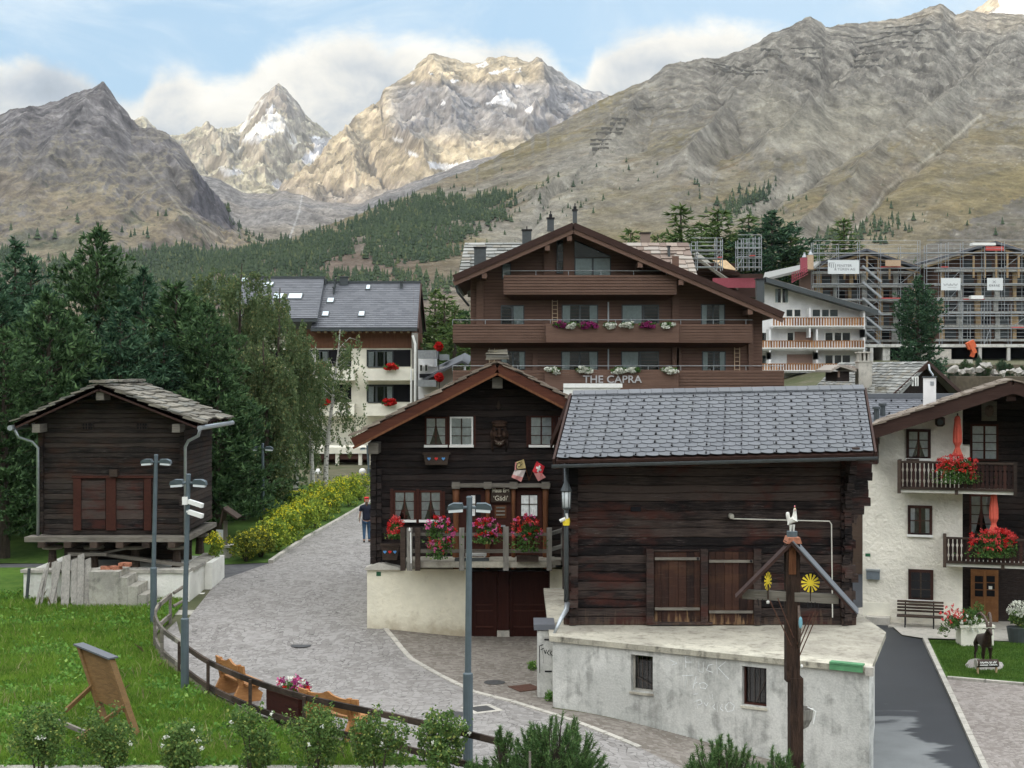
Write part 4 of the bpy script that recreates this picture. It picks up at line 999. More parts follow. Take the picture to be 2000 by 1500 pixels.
# ---------------------------------------------------------------- foliage
def leafquads(Cn,size,rs,aspect=.55,up=.0,dirs=None):
 """rhombic leaves, one island each"""
 n = len(Cn);a = rs.normal(size=(n,3)) if dirs is None else np.asarray(dirs,float)+rs.normal(size=(n,3))*.35
 if up:a[:,2] += up
 a /= np.linalg.norm(a,axis=1,keepdims=True)+1e-9
 b = np.cross(a,rs.normal(size=(n,3)));b /= np.linalg.norm(b,axis=1,keepdims=True)+1e-9
 s = (np.asarray(size)*np.ones(n)*(.7+.6*rs.rand(n)))[:,None]
 P0 = Cn-a*s*.5;P2 = Cn+a*s*.5;P1 = Cn+b*s*.5*aspect;P3 = Cn-b*s*.5*aspect
 co = np.stack([P0,P1,P2,P3],1).reshape(-1,3);i = np.arange(n)[:,None]*4
 return co,np.hstack([i,i+1,i+2,i+3])
def merge(parts):
 co = [];fs = [];mi = [];b = 0
 for c,f,k in parts:
  co.append(c);fs.append(np.asarray(f)+b);mi.append(np.full(len(f),k));b += len(c)
 return np.concatenate(co),fs,np.concatenate(mi)
def blob_pts(c,r,n,rs,shell=.55,lumps=0,lumpr=.35,flat=1.0):
 """points through an uneven volume: an ellipsoid made of lumps"""
 c = np.asarray(c,float);r = np.asarray(r,float)*np.ones(3)
 if lumps:
  v = rs.normal(size=(lumps,3));v /= np.linalg.norm(v,axis=1,keepdims=True);cs = c+v*r*rs.uniform(.35,.8,(lumps,1))
  k = rs.randint(0,lumps,n);w_ = rs.normal(size=(n,3));w_ /= np.linalg.norm(w_,axis=1,keepdims=True)
  return cs[k]+w_*r*lumpr*(shell+(1-shell)*rs.rand(n,1))**.6
 v = rs.normal(size=(n,3));v /= np.linalg.norm(v,axis=1,keepdims=True)
 return c+v*r*(shell+(1-shell)*rs.rand(n,1)**.7)
def shrub(name,label,cat,x,y,z,rx,rz_,nl,leaf,lmat,fl=None,nf=0,fsize=.05,seed=1,group=None,lumps=14,stems=True,fcl=10,top=.0,ry=None,stem='stem',lumpr=.42):
 rs = np.random.RandomState(seed);t = thing(name,label,cat,(x,y,z),group)
 cz = z+rz_*1.05;ry = ry or rx
 pts = blob_pts((x,y,cz),(rx,ry,rz_),nl,rs,.45,lumps,lumpr);ns = 14;v = rs.normal(size=(ns,3));v[:,2] = np.abs(v[:,2])+.5;v /= np.linalg.norm(v,axis=1,keepdims=True);q = np.repeat(v,nl//90,0);g = rs.uniform(.55,1.28,(len(q),1));pts = np.vstack([pts,np.array((x,y,cz-rz_*.1))+q*g*np.array((rx,ry,rz_))+rs.normal(size=(len(q),3))*leaf*.5]);pts = pts[pts[:,2] > z+.03]
 co,f = leafquads(pts,leaf,rs,.6);npmesh('foliage',co,f,[M[lmat]],t)
 if stems:
  m = MB(M['bark'])
  for i in range(5):
   a = rs.rand()*6.28;q = Vector((x+math.cos(a)*rx*.5,y+math.sin(a)*ry*.5,cz+rz_*.4));m.tube([(x+math.cos(a)*.03,y+math.sin(a)*.03,z-.05),Vector((x,y,z)).lerp(q,.5)+Vector((0,0,.08)),q],[.022,.014,.006],5)
  m.build(stem,parent=t)
 if fl and nf:
  v = rs.normal(size=(nf,3));v[:,2] = np.abs(v[:,2])*(1+top)+top;v[:,1] -= .25;v /= np.linalg.norm(v,axis=1,keepdims=True)
  cs = np.array((x,y,cz))+v*np.array((rx,ry,rz_))*rs.uniform(.85,1.05,(nf,1))
  p = np.repeat(cs,fcl,0)+rs.normal(size=(nf*fcl,3))*fsize*.45
  co,f = leafquads(p,fsize*.8,rs,.9);npmesh('blossom',co,f,[M[fl]],t)
 return t
def conifer_mesh(h,r,seed,style='pine',dens=1.0,tuft=.30,nn=7,width=.032):
 """branches in whorls that carry outward and upward needle tufts; returns arrays for the crown and for the trunk"""
 rs = np.random.RandomState(seed);T = [];Dd = []
 zb = h*(.10 if style != 'larch' else .08);z = zb;br = []
 step = .30 if style == 'pine' else .34
 while z < h*.985:
  f = (z-zb)/(h-zb)
  if style == 'pine':prof = (1-f**2.1)**.85*(.80+.20*math.sin(f*9+seed))
  elif style == 'spruce':prof = (1-f)**.85
  else:prof = (1-f)**.75*(.85+.15*math.sin(f*14+seed))
  k = max(3,int((6.5 if f < .8 else 4)*dens))
  a0 = rs.rand()*6.28
  for i in range(k):
   a = a0+i*2*np.pi/k+rs.normal()*.25;L = r*prof*rs.uniform(.62,1.12)*(1+.25*pn(a*.8,z*.5,seed));L = max(L,.12)
   rise = (.45+.8*f) if style == 'pine' else (-.12+.5*f if style == 'spruce' else .10+.4*f)
   d = np.array([math.cos(a),math.sin(a),0]);p0 = np.array([0,0,z]);p1 = p0+d*L+np.array([0,0,L*rise*.55])
   br.append((p0,p1));m_ = max(2,int(L*(5.2 if style == 'pine' else 5.0)*dens))
   for j in range(m_):
    g = .28+.72*(j+rs.rand())/m_;sp = (.20+.20*g)*L*.55
    q = p0+(p1-p0)*g+np.array([-d[1],d[0],0])*rs.normal()*sp*.75+rs.normal(size=3)*.07
    if style == 'spruce':q[2] -= abs(rs.normal())*.10
    T.append(q);dv = d*(.7 if style == 'pine' else .9)+np.array([0,0,.85 if style == 'pine' else .15])+rs.normal(size=3)*.25;Dd.append(dv)
  z += step*rs.uniform(.8,1.2)
 T = np.array(T);Dd = np.array(Dd);Dd /= np.linalg.norm(Dd,axis=1,keepdims=True);n = len(T)
 # each tuft: a fan of needle sprays
 A = np.repeat(T,nn,0);Dr = np.repeat(Dd,nn,0)+rs.normal(size=(n*nn,3))*.55;Dr /= np.linalg.norm(Dr,axis=1,keepdims=True)
 s = tuft*(.65+.7*rs.rand(n*nn,1));b = np.cross(Dr,rs.normal(size=(n*nn,3)));b /= np.linalg.norm(b,axis=1,keepdims=True)
 A = A-Dr*s*.25;co = np.stack([A+b*width*.6,A-b*width*.6,A+Dr*s*.6-b*width*1.25,A+Dr*s,A+Dr*s*.6+b*width*1.25],1).reshape(-1,3)
 i = np.arange(n*nn)[:,None]*5;F = np.hstack([i,i+1,i+2,i+3,i+4])
 m = MB();m.tube([(0,0,-.3),(0,0,h*.5),(0,0,h*.97)],[h*.018+.06,h*.011+.03,.015],8)
 for p0,p1 in br[::2]:m.tube([p0,p1],[.03,.008],4,cap=False)
 return co,F,m
def npdata(name,co,faces,mats,smooth=False,mi=None):
 o = npmesh(name,co,faces,mats,smooth=smooth,mi=mi);me = o.data;D.objects.remove(o);return me
def tree_from(me_crown,me_trunk,label,cat,x,y,z,rz=0,sc_=1.0,name='conifer',group=None):
 t = thing(name,label,cat,(x,y,z),group);t.rotation_euler = (0,0,rz);t.scale = sc_ if isinstance(sc_,tuple) else (sc_,)*3
 for nm,me in (('crown',me_crown),('trunk',me_trunk)):
  o = D.objects.new(nm,me);C.objects.link(o);o.parent = t
 return t
def text_mesh(body,size,extrude,mat,name,parent,fr,u,w,z,align='CENTER',slant=0,xs=1.0,bold=0):
 cu = D.curves.new('tmp','FONT');cu.body = body;cu.size = size;cu.extrude = extrude;cu.align_x = align;cu.offset = bold;cu.shear = slant;cu.space_character = 1.02
 to = D.objects.new('tmp',cu);C.objects.link(to);bpy.context.view_layer.update()
 me = D.meshes.new_from_object(to.evaluated_get(bpy.context.evaluated_depsgraph_get()));D.objects.remove(to)
 Mx = fr.M @ Matrix.Translation((u,w,z)) @ Matrix.Rotation(R(90),4,'X') @ Matrix.Diagonal((xs,1,1,1))
 me.transform(Matrix.Translation(-ORG[parent.name]) @ Mx);me.materials.clear()
 return mkobj(name,me,[mat],parent)
def strokes(fr,lines,w,r,mat,name,parent=None,label=None,cat=None):
 """scratched or chalked writing: flat ribbons lying on a wall; lines in picture coordinates"""
 m = fr.mb(mat)
 for ln in lines:
  pts = [Vector((fr.U(a,w),w,fr.Z(a,b,w))) for a,b in ln]
  for p,q in zip(pts[:-1],pts[1:]):
   if (q-p).length > 1e-3:m.beam(p,q,.004,r,up=(0,0,1)) if abs((q-p).z) < abs((q-p).x)*50 else m.beam(p,q,r,.004)
 o = m.build(name,parent=parent)
 if label:tag(o,label,cat)
 return o
# ================================================================ granary on stilts, left
def granary():
 fr = Fr(-12.6,45,0);rs = random.Random(11)
 t = thing('granary','dark log granary on stilts with stone slab roof, on a white plinth by the road','granary',(-12.6,45,0))
 uL,uR = fr.U(82),fr.U(357);zb = 2.26;apz,apu = 6.98,fr.U(208);dep = 3.9
 eL,eR,ez = fr.U(30,-.8),fr.U(386,-.8),5.80;slope = (apz-ez)/((eR-eL)/2)
 def clip(z):k = (apz-.10-z)/slope;return None if k <= 0 else (apu-k,apu+k)
 m = fr.mb(M['log_granary']);m.prism([(uL+.1,zb+.05),(uR-.1,zb+.05),(uR-.1,5.75),(apu,apz-.2),(uL+.1,5.75)],1,.06,.13);logs(m,uL,uR,zb,apz,0,clip=clip,ends=0,rs=rs,h=.16,waver=.016)
 m.build('log_wall',parent=t);m = fr.mb(M['log_granary']);logs(m,uL+.12,uR-.12,zb,5.9,dep,rs=rs,h=.16);m.build('log_wall',parent=t)
 for uu in (uL,uR):# side walls
  m = MB(M['log_granary']);m.M = fr.M @ Matrix(((0,-1,0,uu+(.14 if uu > 0 else 0)),(1,0,0,0),(0,0,1,0),(0,0,0,1)))
  mm = MB(M['log_granary']);mm.M = fr.M @ Matrix(((0,1 if uu > 0 else 1,0,uu),(1,0,0,0),(0,0,1,0),(0,0,0,1)))
  s = fr.mb(M['log_granary']);z = zb+.08
  while z < apz-slope*abs(uu-apu)-.12:
   hh = .16*rs.uniform(.9,1.1);j = rs.uniform(-.012,.012)
   s.box(uu-.07+j,-.16*rs.uniform(.7,1.1),z+.008,uu+.07+j,dep+.14,z+hh-.008);z += hh
  s.build('log_wall',parent=t)
 # protruding log ends of the inner wall and the corners
 # roof: rafters/boards and slabs
 for sgn in (-1,1):
  ue = eL if sgn < 0 else eR
  m = fr.mb(M['fascia_brown']);rise = Vector((apu-ue,0,apz-ez))
  for k in range(9):
   w0 = -.8+k*(dep+.85)/8;m.beam((ue,w0,ez-.07),(apu,w0,apz-.07),.09,.10)
  m.slab([(ue,-.8,ez),(ue,dep+.15,ez),(apu,dep+.15,apz),(apu,-.8,apz)],.035)
  m.build('roof_boarding',parent=t)
  m = fr.mb(M['slab_grey']);slabs(m,(ue-sgn*-.10,-.92,ez+.0),(ue-sgn*-.10,dep+.2,ez+.0),(apu,-.92,apz+.04),(apu,dep+.2,apz+.04),9,.55,.055,.5,.5,rs=rs,lift=1.2)
  if sgn < 0:m2 = m
  m.build('roof',parent=t)
 m = fr.mb(M['slab_grey'])
 for k in range(10):m.box(apu-.28+rs.uniform(-.06,.06),-.95+k*.48,apz+.06,apu+.28+rs.uniform(-.06,.06),-.95+k*.48+.45,apz+.11+rs.uniform(0,.03),.015)
 m.build('ridge_slab',parent=t)
 for px,py in ((212,768),(388,824),(72,822)):# purlin ends
  m = fr.mb(M['grey_wood']);u,z = fr.U(px,-.6),(apz-.36 if px == 212 else 5.62);u = apu if px == 212 else (uR-.05 if px > 300 else uL+.05)
  m.box(u-.12,-.72,z-.13,u+.12,.02,z+.13);m.build('purlin',parent=t)
 for sgn in (-1,1):m = fr.mb(M['fascia_brown']);m.beam((eL if sgn < 0 else eR,-.82,ez-.1),(apu,-.82,apz-.1),.05,.17);m.build('bargeboard',parent=t)
 # doors framed by red-brown posts
 for a,b,c,d_ in ((143,935,158,1036),(207,932,226,1036),(281,935,295,1036)):
  m = fr.mb(M['trim_red']);fr.fb(m,a,b,c,d_,-.09,.02);m.build('door_post',parent=t)
 for a,b,c,d_ in ((159,938,206,1034),(227,938,280,1034)):
  m = fr.mb(M['log_barn']);n = 5
  for k in range(n):
   y0 = b+(d_-b)*k/n;fr.fb(m,a,y0+.6,c,b+(d_-b)*(k+1)/n-.6,-.035-rs.random()*.012,.02)
  m.build('door',parent=t)
 m = fr.mb(M['trim_red']);fr.fb(m,140,929,300,934,-.10,.02);m.build('door_lintel',parent=t)
 m = fr.mb(M['dark_rail']);fr.fb(m,213,917,229,931,-.22,.02);m.build('bracket',parent=t)
 for a in (160,266):
  m = fr.mb(M['dark_void']);fr.fb(m,a,827,a+22,838,-.022,.02);m.use(M['log_granary'])
  for k in range(5):fr.fb(m,a+k*5.2,826,a+1.4+k*5.2,839,-.045,.02)
  fr.fb(m,a,831.6,a+22,833,-.042,.02);m.build('air_vent',parent=t)
 # platform, stilts
 m = fr.mb(M['grey_wood']);m.box(uL-.35,-.62,2.10,uR+.25,.1,2.24,.01);m.box(uL-.2,.1,2.06,uR+.2,dep+.3,2.2);m.build('platform_beam',parent=t)
 m = fr.mb(M['dark_rail'])
 for k in range(6):m.box(uL+.1+k*(uR-uL-.4)/5,-.72,1.93,uL+.32+k*(uR-uL-.4)/5,dep,2.09)
 m.build('floor_joist',parent=t)
 for k in range(4):
  for w_ in (.25,dep-.3):
   u = uL+.25+k*(uR-uL-.5)/3;m = fr.mb(M['dark_rail']);m.tube([(u,w_,1.2),(u,w_,1.78)],[.16,.11],8);o = m.build('stilt',parent=t)
   m = fr.mb(M['slab_grey']);m.lathe((u,w_,1.78),[(.30,0),(.34,.05),(.30,.11)],10);m.build('staddle_stone',parent=o)
 m = fr.mb(M['log_granary']);logs(m,uL+.2,uR-.1,1.25,1.9,1.6,rs=rs,h=.2);m.build('under_wall',parent=t)
 m = fr.mb(M['grey_wood']);m.box(uL+.9,-.3,1.62,uL+2.1,-.1,1.72);m.beam((uL+1.5,.1,1.68),(uR+.2,-.1,1.30),.2,.1);m.beam((uL+.9,.3,1.45),(uL+2.8,.1,1.85),.16,.07);m.build('stored_timber',parent=t)
 # plinth
 g = gz1(-12,44);m = fr.mb(M['plaster_white']);pL,pR = fr.U(46,-1),fr.U(370,-1)
 m.box(pL,-1.0,-.3,pR,3.0,1.20);m.build('plinth_wall',parent=t)
 m = fr.mb(M['concrete_old'])
 for k in range(6):m.box(pL-.08+k*(pR-pL)/6+.01,-1.07,1.20,pL-.0+(k+1)*(pR-pL)/6,-.55,1.29,.012)
 for k in range(4):m.box(pR-.42,-.54+k*.9,1.20,pR+.07,.34+k*.9,1.29,.012)
 m.build('plinth_cap',parent=t)
 m = fr.mb(M['plaster_white']);m.box(pR+.01,1.1,-.2,pR+.25,3.1,1.22);m.box(pR+.01,.3,-.2,pR+.16,1.09,.35);m.build('buttress',parent=t)
 m = fr.mb(M['gutter_dark']);m.tube([fr.M.inverted() @ P(57,1110,43.8),fr.M.inverted() @ P(51,1186,43.8)],.05,8);m.build('drain_pipe',parent=t)
 # gutters and downpipes
 zg = ez-.16
 m = fr.mb(M['zinc']);m.tube([(eR+.12,-1.1,zg),(eR+.12,dep+.2,zg-.02)],.075,8);m.build('gutter',parent=t)
 m = fr.mb(M['zinc']);m.tube([(eL-.10,-1.0,zg),(eL-.10,dep+.8,zg)],.085,8);m.build('gutter',parent=t)
 m = fr.mb(M['zinc']);uu = fr.U(362,-.25);m.tube([(eR+.05,-.7,zg-.05),(eR-.02,-.6,zg-.25),(uu+.12,-.35,zg-.42),(uu,-.25,zg-.62),(uu,-.25,2.1)],.052,8);m.build('downpipe',parent=t,smooth=True)
 m = fr.mb(M['zinc']);uu = fr.U(74,-.25);m.tube([(eL-.05,-.7,zg-.05),(eL+.02,-.6,zg-.3),(uu-.15,-.35,zg-.45),(uu,-.25,zg-.65),(uu,-.25,2.25)],.052,8);m.build('downpipe',parent=t,smooth=True)
granary()
def granary_steps():
 t = thing('concrete_steps','worn concrete steps climbing along the white granary plinth','steps',(-11.6,43.4,0))
 m = MB(M['concrete_old']);xs = [gpx(p,43.2) for p in (182,240,256,276,293,312,332)];zs = [gpz(p,43.2) for p in (1113,1124,1141,1158,1176,1196)]
 for k in range(6):m.box(xs[k]+.004*k,42.75+.003*k,-.2,xs[k+1],43.95,zs[k])
 m.build('flight',parent=t)
 m = MB(M['brick']);
 for k in range(5):m.M = Matrix.Translation((xs[0]+.35+.17*k,43.3+.06*(k % 2),zs[0]+.05+.10*(k//3))) @ Matrix.Rotation(.4*k,4,'Z');m.box(-.14,-.08,-.05,.14,.08,.05)
 o = m.build('brick_pile');tag(o,'small pile of old red bricks on the landing of the granary steps','bricks')
 m = MB(M['concrete_old'])
 for k,(a,b) in enumerate(((330,1216),(352,1206),(374,1196))):
  q = gp(a,b);m.box(q[0]-.5,q[1]-.3,-.1,q[0]+.35,q[1]+.5,.05+.12*k)
 m.build('lower_step',parent=t)
granary_steps()
def leaning_boards():
 lab = ['broad grey board leaning third from the left against the steps','narrow grey board leaning at the far left of the stack','split grey board leaning second from the left','tall pale board in the middle of the leaning stack','grey board right of the tall pale middle one','wide weathered board second from the right of the stack','rightmost board of the leaning stack beside the concrete landing','lowest outer board sloping away at the left of the stack']
 spec = [(101,112,1097,100,1180),(92,97,1100,72,1190),(112,122,1098,86,1200),(122,138,1085,118,1198),(140,152,1092,138,1192),(152,165,1083,150,1192),(164,178,1092,165,1188),(86,92,1112,60,1185)]
 for k,(a,b,top,bx,by) in enumerate(spec):
  m = MB(M['grey_wood_v']);d1 = 43.75;d0 = 42.7-.04*k;w_ = (b-a)/FPX*43*1.0
  p0 = Vector((gpx(bx+(b-a)/2,d0),d0,.0));p1 = P((a+b)/2,top,d1-.02*k)
  m.beam(p0,p1,.035,w_,up=(1,0,.2)) if False else m.add(*board_vs(p0,p1,w_,.035))
  tag(m.build('weathered_board'),lab[k],'board','old boards leaning against the granary steps')
def board_vs(p0,p1,w_,th):
 t = (p1-p0).normalized();r = t.cross(Vector((0,-1,0))).normalized();n = r.cross(t)
 vs = []
 for p,e in ((p0,.0),(p1,.02)):
  for i,j in ((-1,-1),(1,-1),(1,1),(-1,1)):vs.append(p+r*i*w_/2+n*j*th/2+t*e*i)
 return vs,[(3,2,1,0),(4,5,6,7),(0,1,5,4),(1,2,6,5),(2,3,7,6),(3,0,4,7)]
leaning_boards()
# ================================================================ the chalet with the flags
CH = Fr(gpx(972,40),40,0)
def chalet():
 fr = CH;rs = random.Random(12)
 t = thing('chalet','dark log chalet with lace curtains, crossed flags and flowered terrace over a cream basement','chalet',(fr.o[0],40,0))
 uL,uR = fr.U(726),-fr.U(726);apz,ez = 7.62,5.60;eu = fr.U(690,-1.1);slope = (apz-ez)/abs(eu)
 def clip(z):k = (apz-.16-z)/slope;return None if k <= 0 else (-k,k)
 zb = fr.Z(726,1108)
 m = fr.mb(M['log_chalet']);m.prism([(uL+.1,zb+.05),(uR-.1,zb+.05),(uR-.1,5.5),(0,apz-.25),(uL+.1,5.5)],1,.06,.13);logs(m,uL,uR,zb,apz,0,clip=clip,rs=rs,h=.19,ends=.0);m.build('log_wall',parent=t)
 s = fr.mb(M['log_chalet'])
 for uu in (uL+.05,uR-.05):
  z = zb+.1
  while z < apz-slope*abs(uu)-.2:
   hh = .19*rs.uniform(.92,1.08);s.box(uu-.08,-.14*rs.uniform(.6,1.1),z+.008,uu+.08,9.0,z+hh-.008);z += hh
 z = zb+.1
 while z < 4.6:# inner wall ends showing as a notched column, left of the lower windows
  hh = .19;s.box(fr.U(741)-.07,-.15*rs.uniform(.5,1.1),z+.01,fr.U(741)+.07,.1,z+hh-.01);z += hh
 s.box(uL,8.9,zb,uR,9.0,5.6);s.build('side_wall',parent=t)
 # roof
 for sgn in (-1,1):
  ue = sgn*abs(eu)
  m = fr.mb(M['fascia_brown']);m.slab([(ue,-1.08,ez-.04),(ue,9.6,ez-.04),(0,9.6,apz-.04),(0,-1.08,apz-.04)],.05)
  for k in range(7):m.beam((ue*.98,-.6+k*1.6,ez-.12),(0,-.6+k*1.6,apz-.14),.12,.14)
  m.build('roof_boarding',parent=t)
  m = fr.mb(M['slab_brown']);slabs(m,(ue+sgn*.12,-1.22,ez+.0),(ue+sgn*.12,9.7,ez+.0),(0,-1.22,apz+.05),(0,9.7,apz+.05),12,.6,.045,.5,.5,rs=rs,lift=1.2)
  m.build('roof',parent=t)
  m = fr.mb(M['fascia_red']);a = Vector((ue,-1.13,ez-.17));b = Vector((0,-1.13,apz-.17));m.beam(a,b,.05,.30)
  m.build('bargeboard',parent=t)
  m = fr.mb(M['post_wood']);a = Vector((ue,-1.17,ez-.30));b = Vector((0,-1.17,apz-.30));m.beam(a,b,.04,.06)
  m.build('bargeboard_moulding',parent=t)
 m = fr.mb(M['slab_grey'])
 for k in range(4):m.box(-.32+.02*k+rs.uniform(-.04,.04),-1.0,apz+.08+.07*k,.32-.02*k,-.4,apz+.14+.07*k,.015)
 m.build('ridge_slab',parent=t)
 for u,z in ((0,apz-.55),(uL+.12,5.28)):
  m = fr.mb(M['grey_wood']);m.box(u-.14,-.85,z-.15,u+.14,.05,z+.15);m.build('purlin',parent=t)
 m = fr.mb(M['dark_rail']);m.lathe((fr.U(974),-.10,6.45),[(.02,-.12),(.09,-.04),(.05,.03),(.02,.12)],8);m.build('bell',parent=t)
 # windows
 for a,b,c,d_,k in ((830,814,873,871,'tied'),(1034,812,1080,871,'full'),(1087,812,1130,871,'full')):
  window(fr,t,a,b,c,d_,0,2,3,'trim_red',.05,.012,k)
 window(fr,t,879,814,924,871,-.02,2,3,'white_paint',.045,.012,'full',bmat='dark_rail',curm='curtain')
 for a,b,c,d_ in ((769,958,812,1017),(820,958,863,1017)):window(fr,t,a,b,c,d_,0,2,3,'trim_red',.05,.012,'tied')
 for a,b,c,d_ in ((762,955,768,1022),(813,955,819,1022),(864,960,869,1022),(874,812,878,873),(925,812,929,873),(1081,812,1086,873),(1028,812,1033,873)):
  m = fr.mb(M['trim_red']);fr.fb(m,a,b,c,d_,-.06,.02);m.build('window_post',parent=t)
 # door front
 for k,(a,b,c) in enumerate(((884,897,0),(948,957,0),(999,1007,0),(1060,1071,0))):
  m = fr.mb(M['post_wood']);uu = (fr.U(a,-.2)+fr.U(b,-.2))/2;ww = (fr.U(b,-.2)-fr.U(a,-.2))/2
  m.lathe((uu,-.16,zb-.02),[(ww,0),(ww*1.05,.5),(ww*.85,1.2),(ww,1.9),(ww*1.1,fr.Z(a,951)-zb)],10);m.build('door_post',parent=t,smooth=True)
  m = fr.mb(M['grey_wood']);m.box(uu-.11,-.30,fr.Z(a,953),uu+.11,.02,fr.Z(a,941));m.build('post_head',parent=t)
 m = fr.mb(M['grey_wood']);fr.fb(m,882,945,1075,952,-.26,.02);m.build('door_lintel',parent=t)
 m = fr.mb(M['trim_red']);fr.fb(m,895,953,1062,1103,-.03,.02);m.build('door_panelling',parent=t)
 for a,c in ((911,947),(1009,1058)):
  m = fr.mb(M['trim_red']);fr.fb(m,a,958,c,1100,-.07,.0);fr.fb(m,a+4,1015,c-4,1018,-.09,.0);fr.fb(m,a+4,1024,c-4,1027,-.09,0);fr.fb(m,a+4,1060,c-4,1063,-.09,0);fr.fb(m,a+4,1090,c-4,1093,-.09,0);d_ = m.build('door',parent=t)
  c0 = fr.mb(M['dark_void']);fr.fb(c0,a+8,966,c-8,1008,-.078,-.05);c0.build('door_light',parent=d_)
  cm = fr.mb(M['curtain']);curtain_mb(cm,fr.U(a+9,-.09),fr.U(c-9,-.09),fr.Z(a,1007),fr.Z(a,967),-.095,'full' if a > 1000 else 'left',.006);cm.build('curtain',parent=d_,fix=False)
  b_ = fr.mb(M['dark_rail']);fr.fb(b_,(a+c)/2-.7,966,(a+c)/2+.7,1008,-.115,-.10);fr.fb(b_,a+8,984,c-8,985.4,-.113,-.10);b_.build('glazing_bar',parent=d_)
 m = fr.mb(M['dark_rail']);fr.fb(m,959,950,997,981,-.13,-.03);o = m.build('name_board',parent=t)
 text_mesh('Haus Ere',.155,.006,M['cream_letters'],'lettering',o,fr,fr.U(978,-.14),-.14,fr.Z(978,960.5),xs=.80,bold=.006)
 text_mesh("‘Gädi’",.19,.006,M['cream_letters'],'lettering',o,fr,fr.U(978,-.14),-.14,fr.Z(978,976.5),xs=.92,bold=.001)
 m = fr.mb(M['post_wood']);fr.fb(m,966,987,989,1012,-.05,0);m.use(M['grey_wood']);fr.fb(m,969,990,986,993,-.08,0);fr.fb(m,969,997,986,1000,-.08,0);fr.fb(m,969,1004,986,1007,-.08,0);m.build('letter_slot',parent=t)
 m = fr.mb(M['zinc']);fr.fb(m,969,1026,987,1029,-.1,0);m.build('shelf',parent=t)
 # basement
 g = -.2;w0 = -.25
 fb = fr.mb(M['plaster_cream']);bz = fr.Z(800,1112,w0)
 m = fb;L0,L1 = fr.U(717,w0),fr.U(916,w0);m.box(L0,w0,g,L1,8.8,bz);m.box(fr.U(1074,w0),w0,g,uR,8.8,bz);m.box(L1,1.2,g,fr.U(1074,w0),8.8,bz);m.build('basement_wall',parent=t)
 m = fr.mb(M['stone_pale']);m.prism([(fr.U(712,-.35),bz),(fr.U(714,-.35),bz+.07),(fr.U(737,-.35),bz+.17),(fr.U(752,-.35),bz+.16),(fr.U(786,-.35),bz+.05),(fr.U(786,-.35),bz)],1,-.38,.0)
 m.M = fr.M;m.build('wall_cap',parent=t)
 m = fr.mb(M['green_tag']);fr.fb(m,735,1117,744,1125,w0-.012,w0);m.build('house_tag',parent=t)
 # garage doors
 for a,c in ((921,971),(995,1071)):
  m = fr.mb(M['garage_door']);fr.fb(m,a,1116,c,1247,-.12,.0);ww = -.14
  for y0,y1 in ((1180,1183),(1192,1194.5),(1223,1226)):m.use(M['trim_red']);fr.fb(m,a+8,y0,c-8,y1,-.155,-.1)
  m.use(M['garage_door'])
  for xx in (a+1,c-7):fr.fb(m,xx,1120,xx+6,1245,-.15,-.1)
  m.build('garage_door',parent=t)
 for a,c,y1,w_ in ((971.5,994.5,1231,-.17),(916.5,920.5,1250,-.16),(1071.5,1074,1250,-.16)):m = fr.mb(M['garage_door']);fr.fb(m,a,1116,c,y1,w_,.1);m.build('door_jamb',parent=t)
 m = fr.mb(M['stone_pale']);fr.fb(m,971,1232,995,1249,-.19,.1);m.build('jamb_base',parent=t)
 # terrace slab on top of the basement, carried out over the doors
 m = fr.mb(M['concrete_top']);zt = fr.Z(900,1097,-1.1)
 m.box(fr.U(789,-1.1),-1.1,zt-.16,fr.U(1085,-1.1),-.005,zt);m.box(fr.U(1085,-1.1)+.003,-.6,zt-.16,uR,-.005,zt-.02);m.build('terrace_slab',parent=t)
 # railing
 posts = [787,800,816,902,988,1073]
 for i,a in enumerate(posts):
  m = fr.mb(M['dark_rail' if i in (0,2) else 'grey_wood_v']);u = fr.U(a,-1.16);h_ = 1031 if i not in (4,) else 1029;m.box(u-.07,-1.22,fr.Z(a,1114,-1.16),u+.07,-1.08,fr.Z(a,h_,-1.16),.006);m.build('railing_post',parent=t)
 for y0,y1 in ((1041,1047),(1073,1080)):
  m = fr.mb(M['grey_wood']);fr.fb(m,800,y0,1073,y1,-1.13,-1.07);m.build('rail',parent=t)
 m = fr.mb(M['grey_wood_v']);m.box(fr.U(1099,-.5)-.05,-.6,zt-.15,fr.U(1099,-.5)+.05,-.5,zt+.85);
 m.beam((fr.U(1073,-1.1),-1.1,zt+.75),(fr.U(1099,-.5),-.55,zt+.80),.08,.09);m.beam((fr.U(1073,-1.1),-1.1,zt+.32),(fr.U(1099,-.5),-.55,zt+.36),.08,.09);m.build('rail',parent=t)
 return t
chalet_t = chalet()
FL = CH
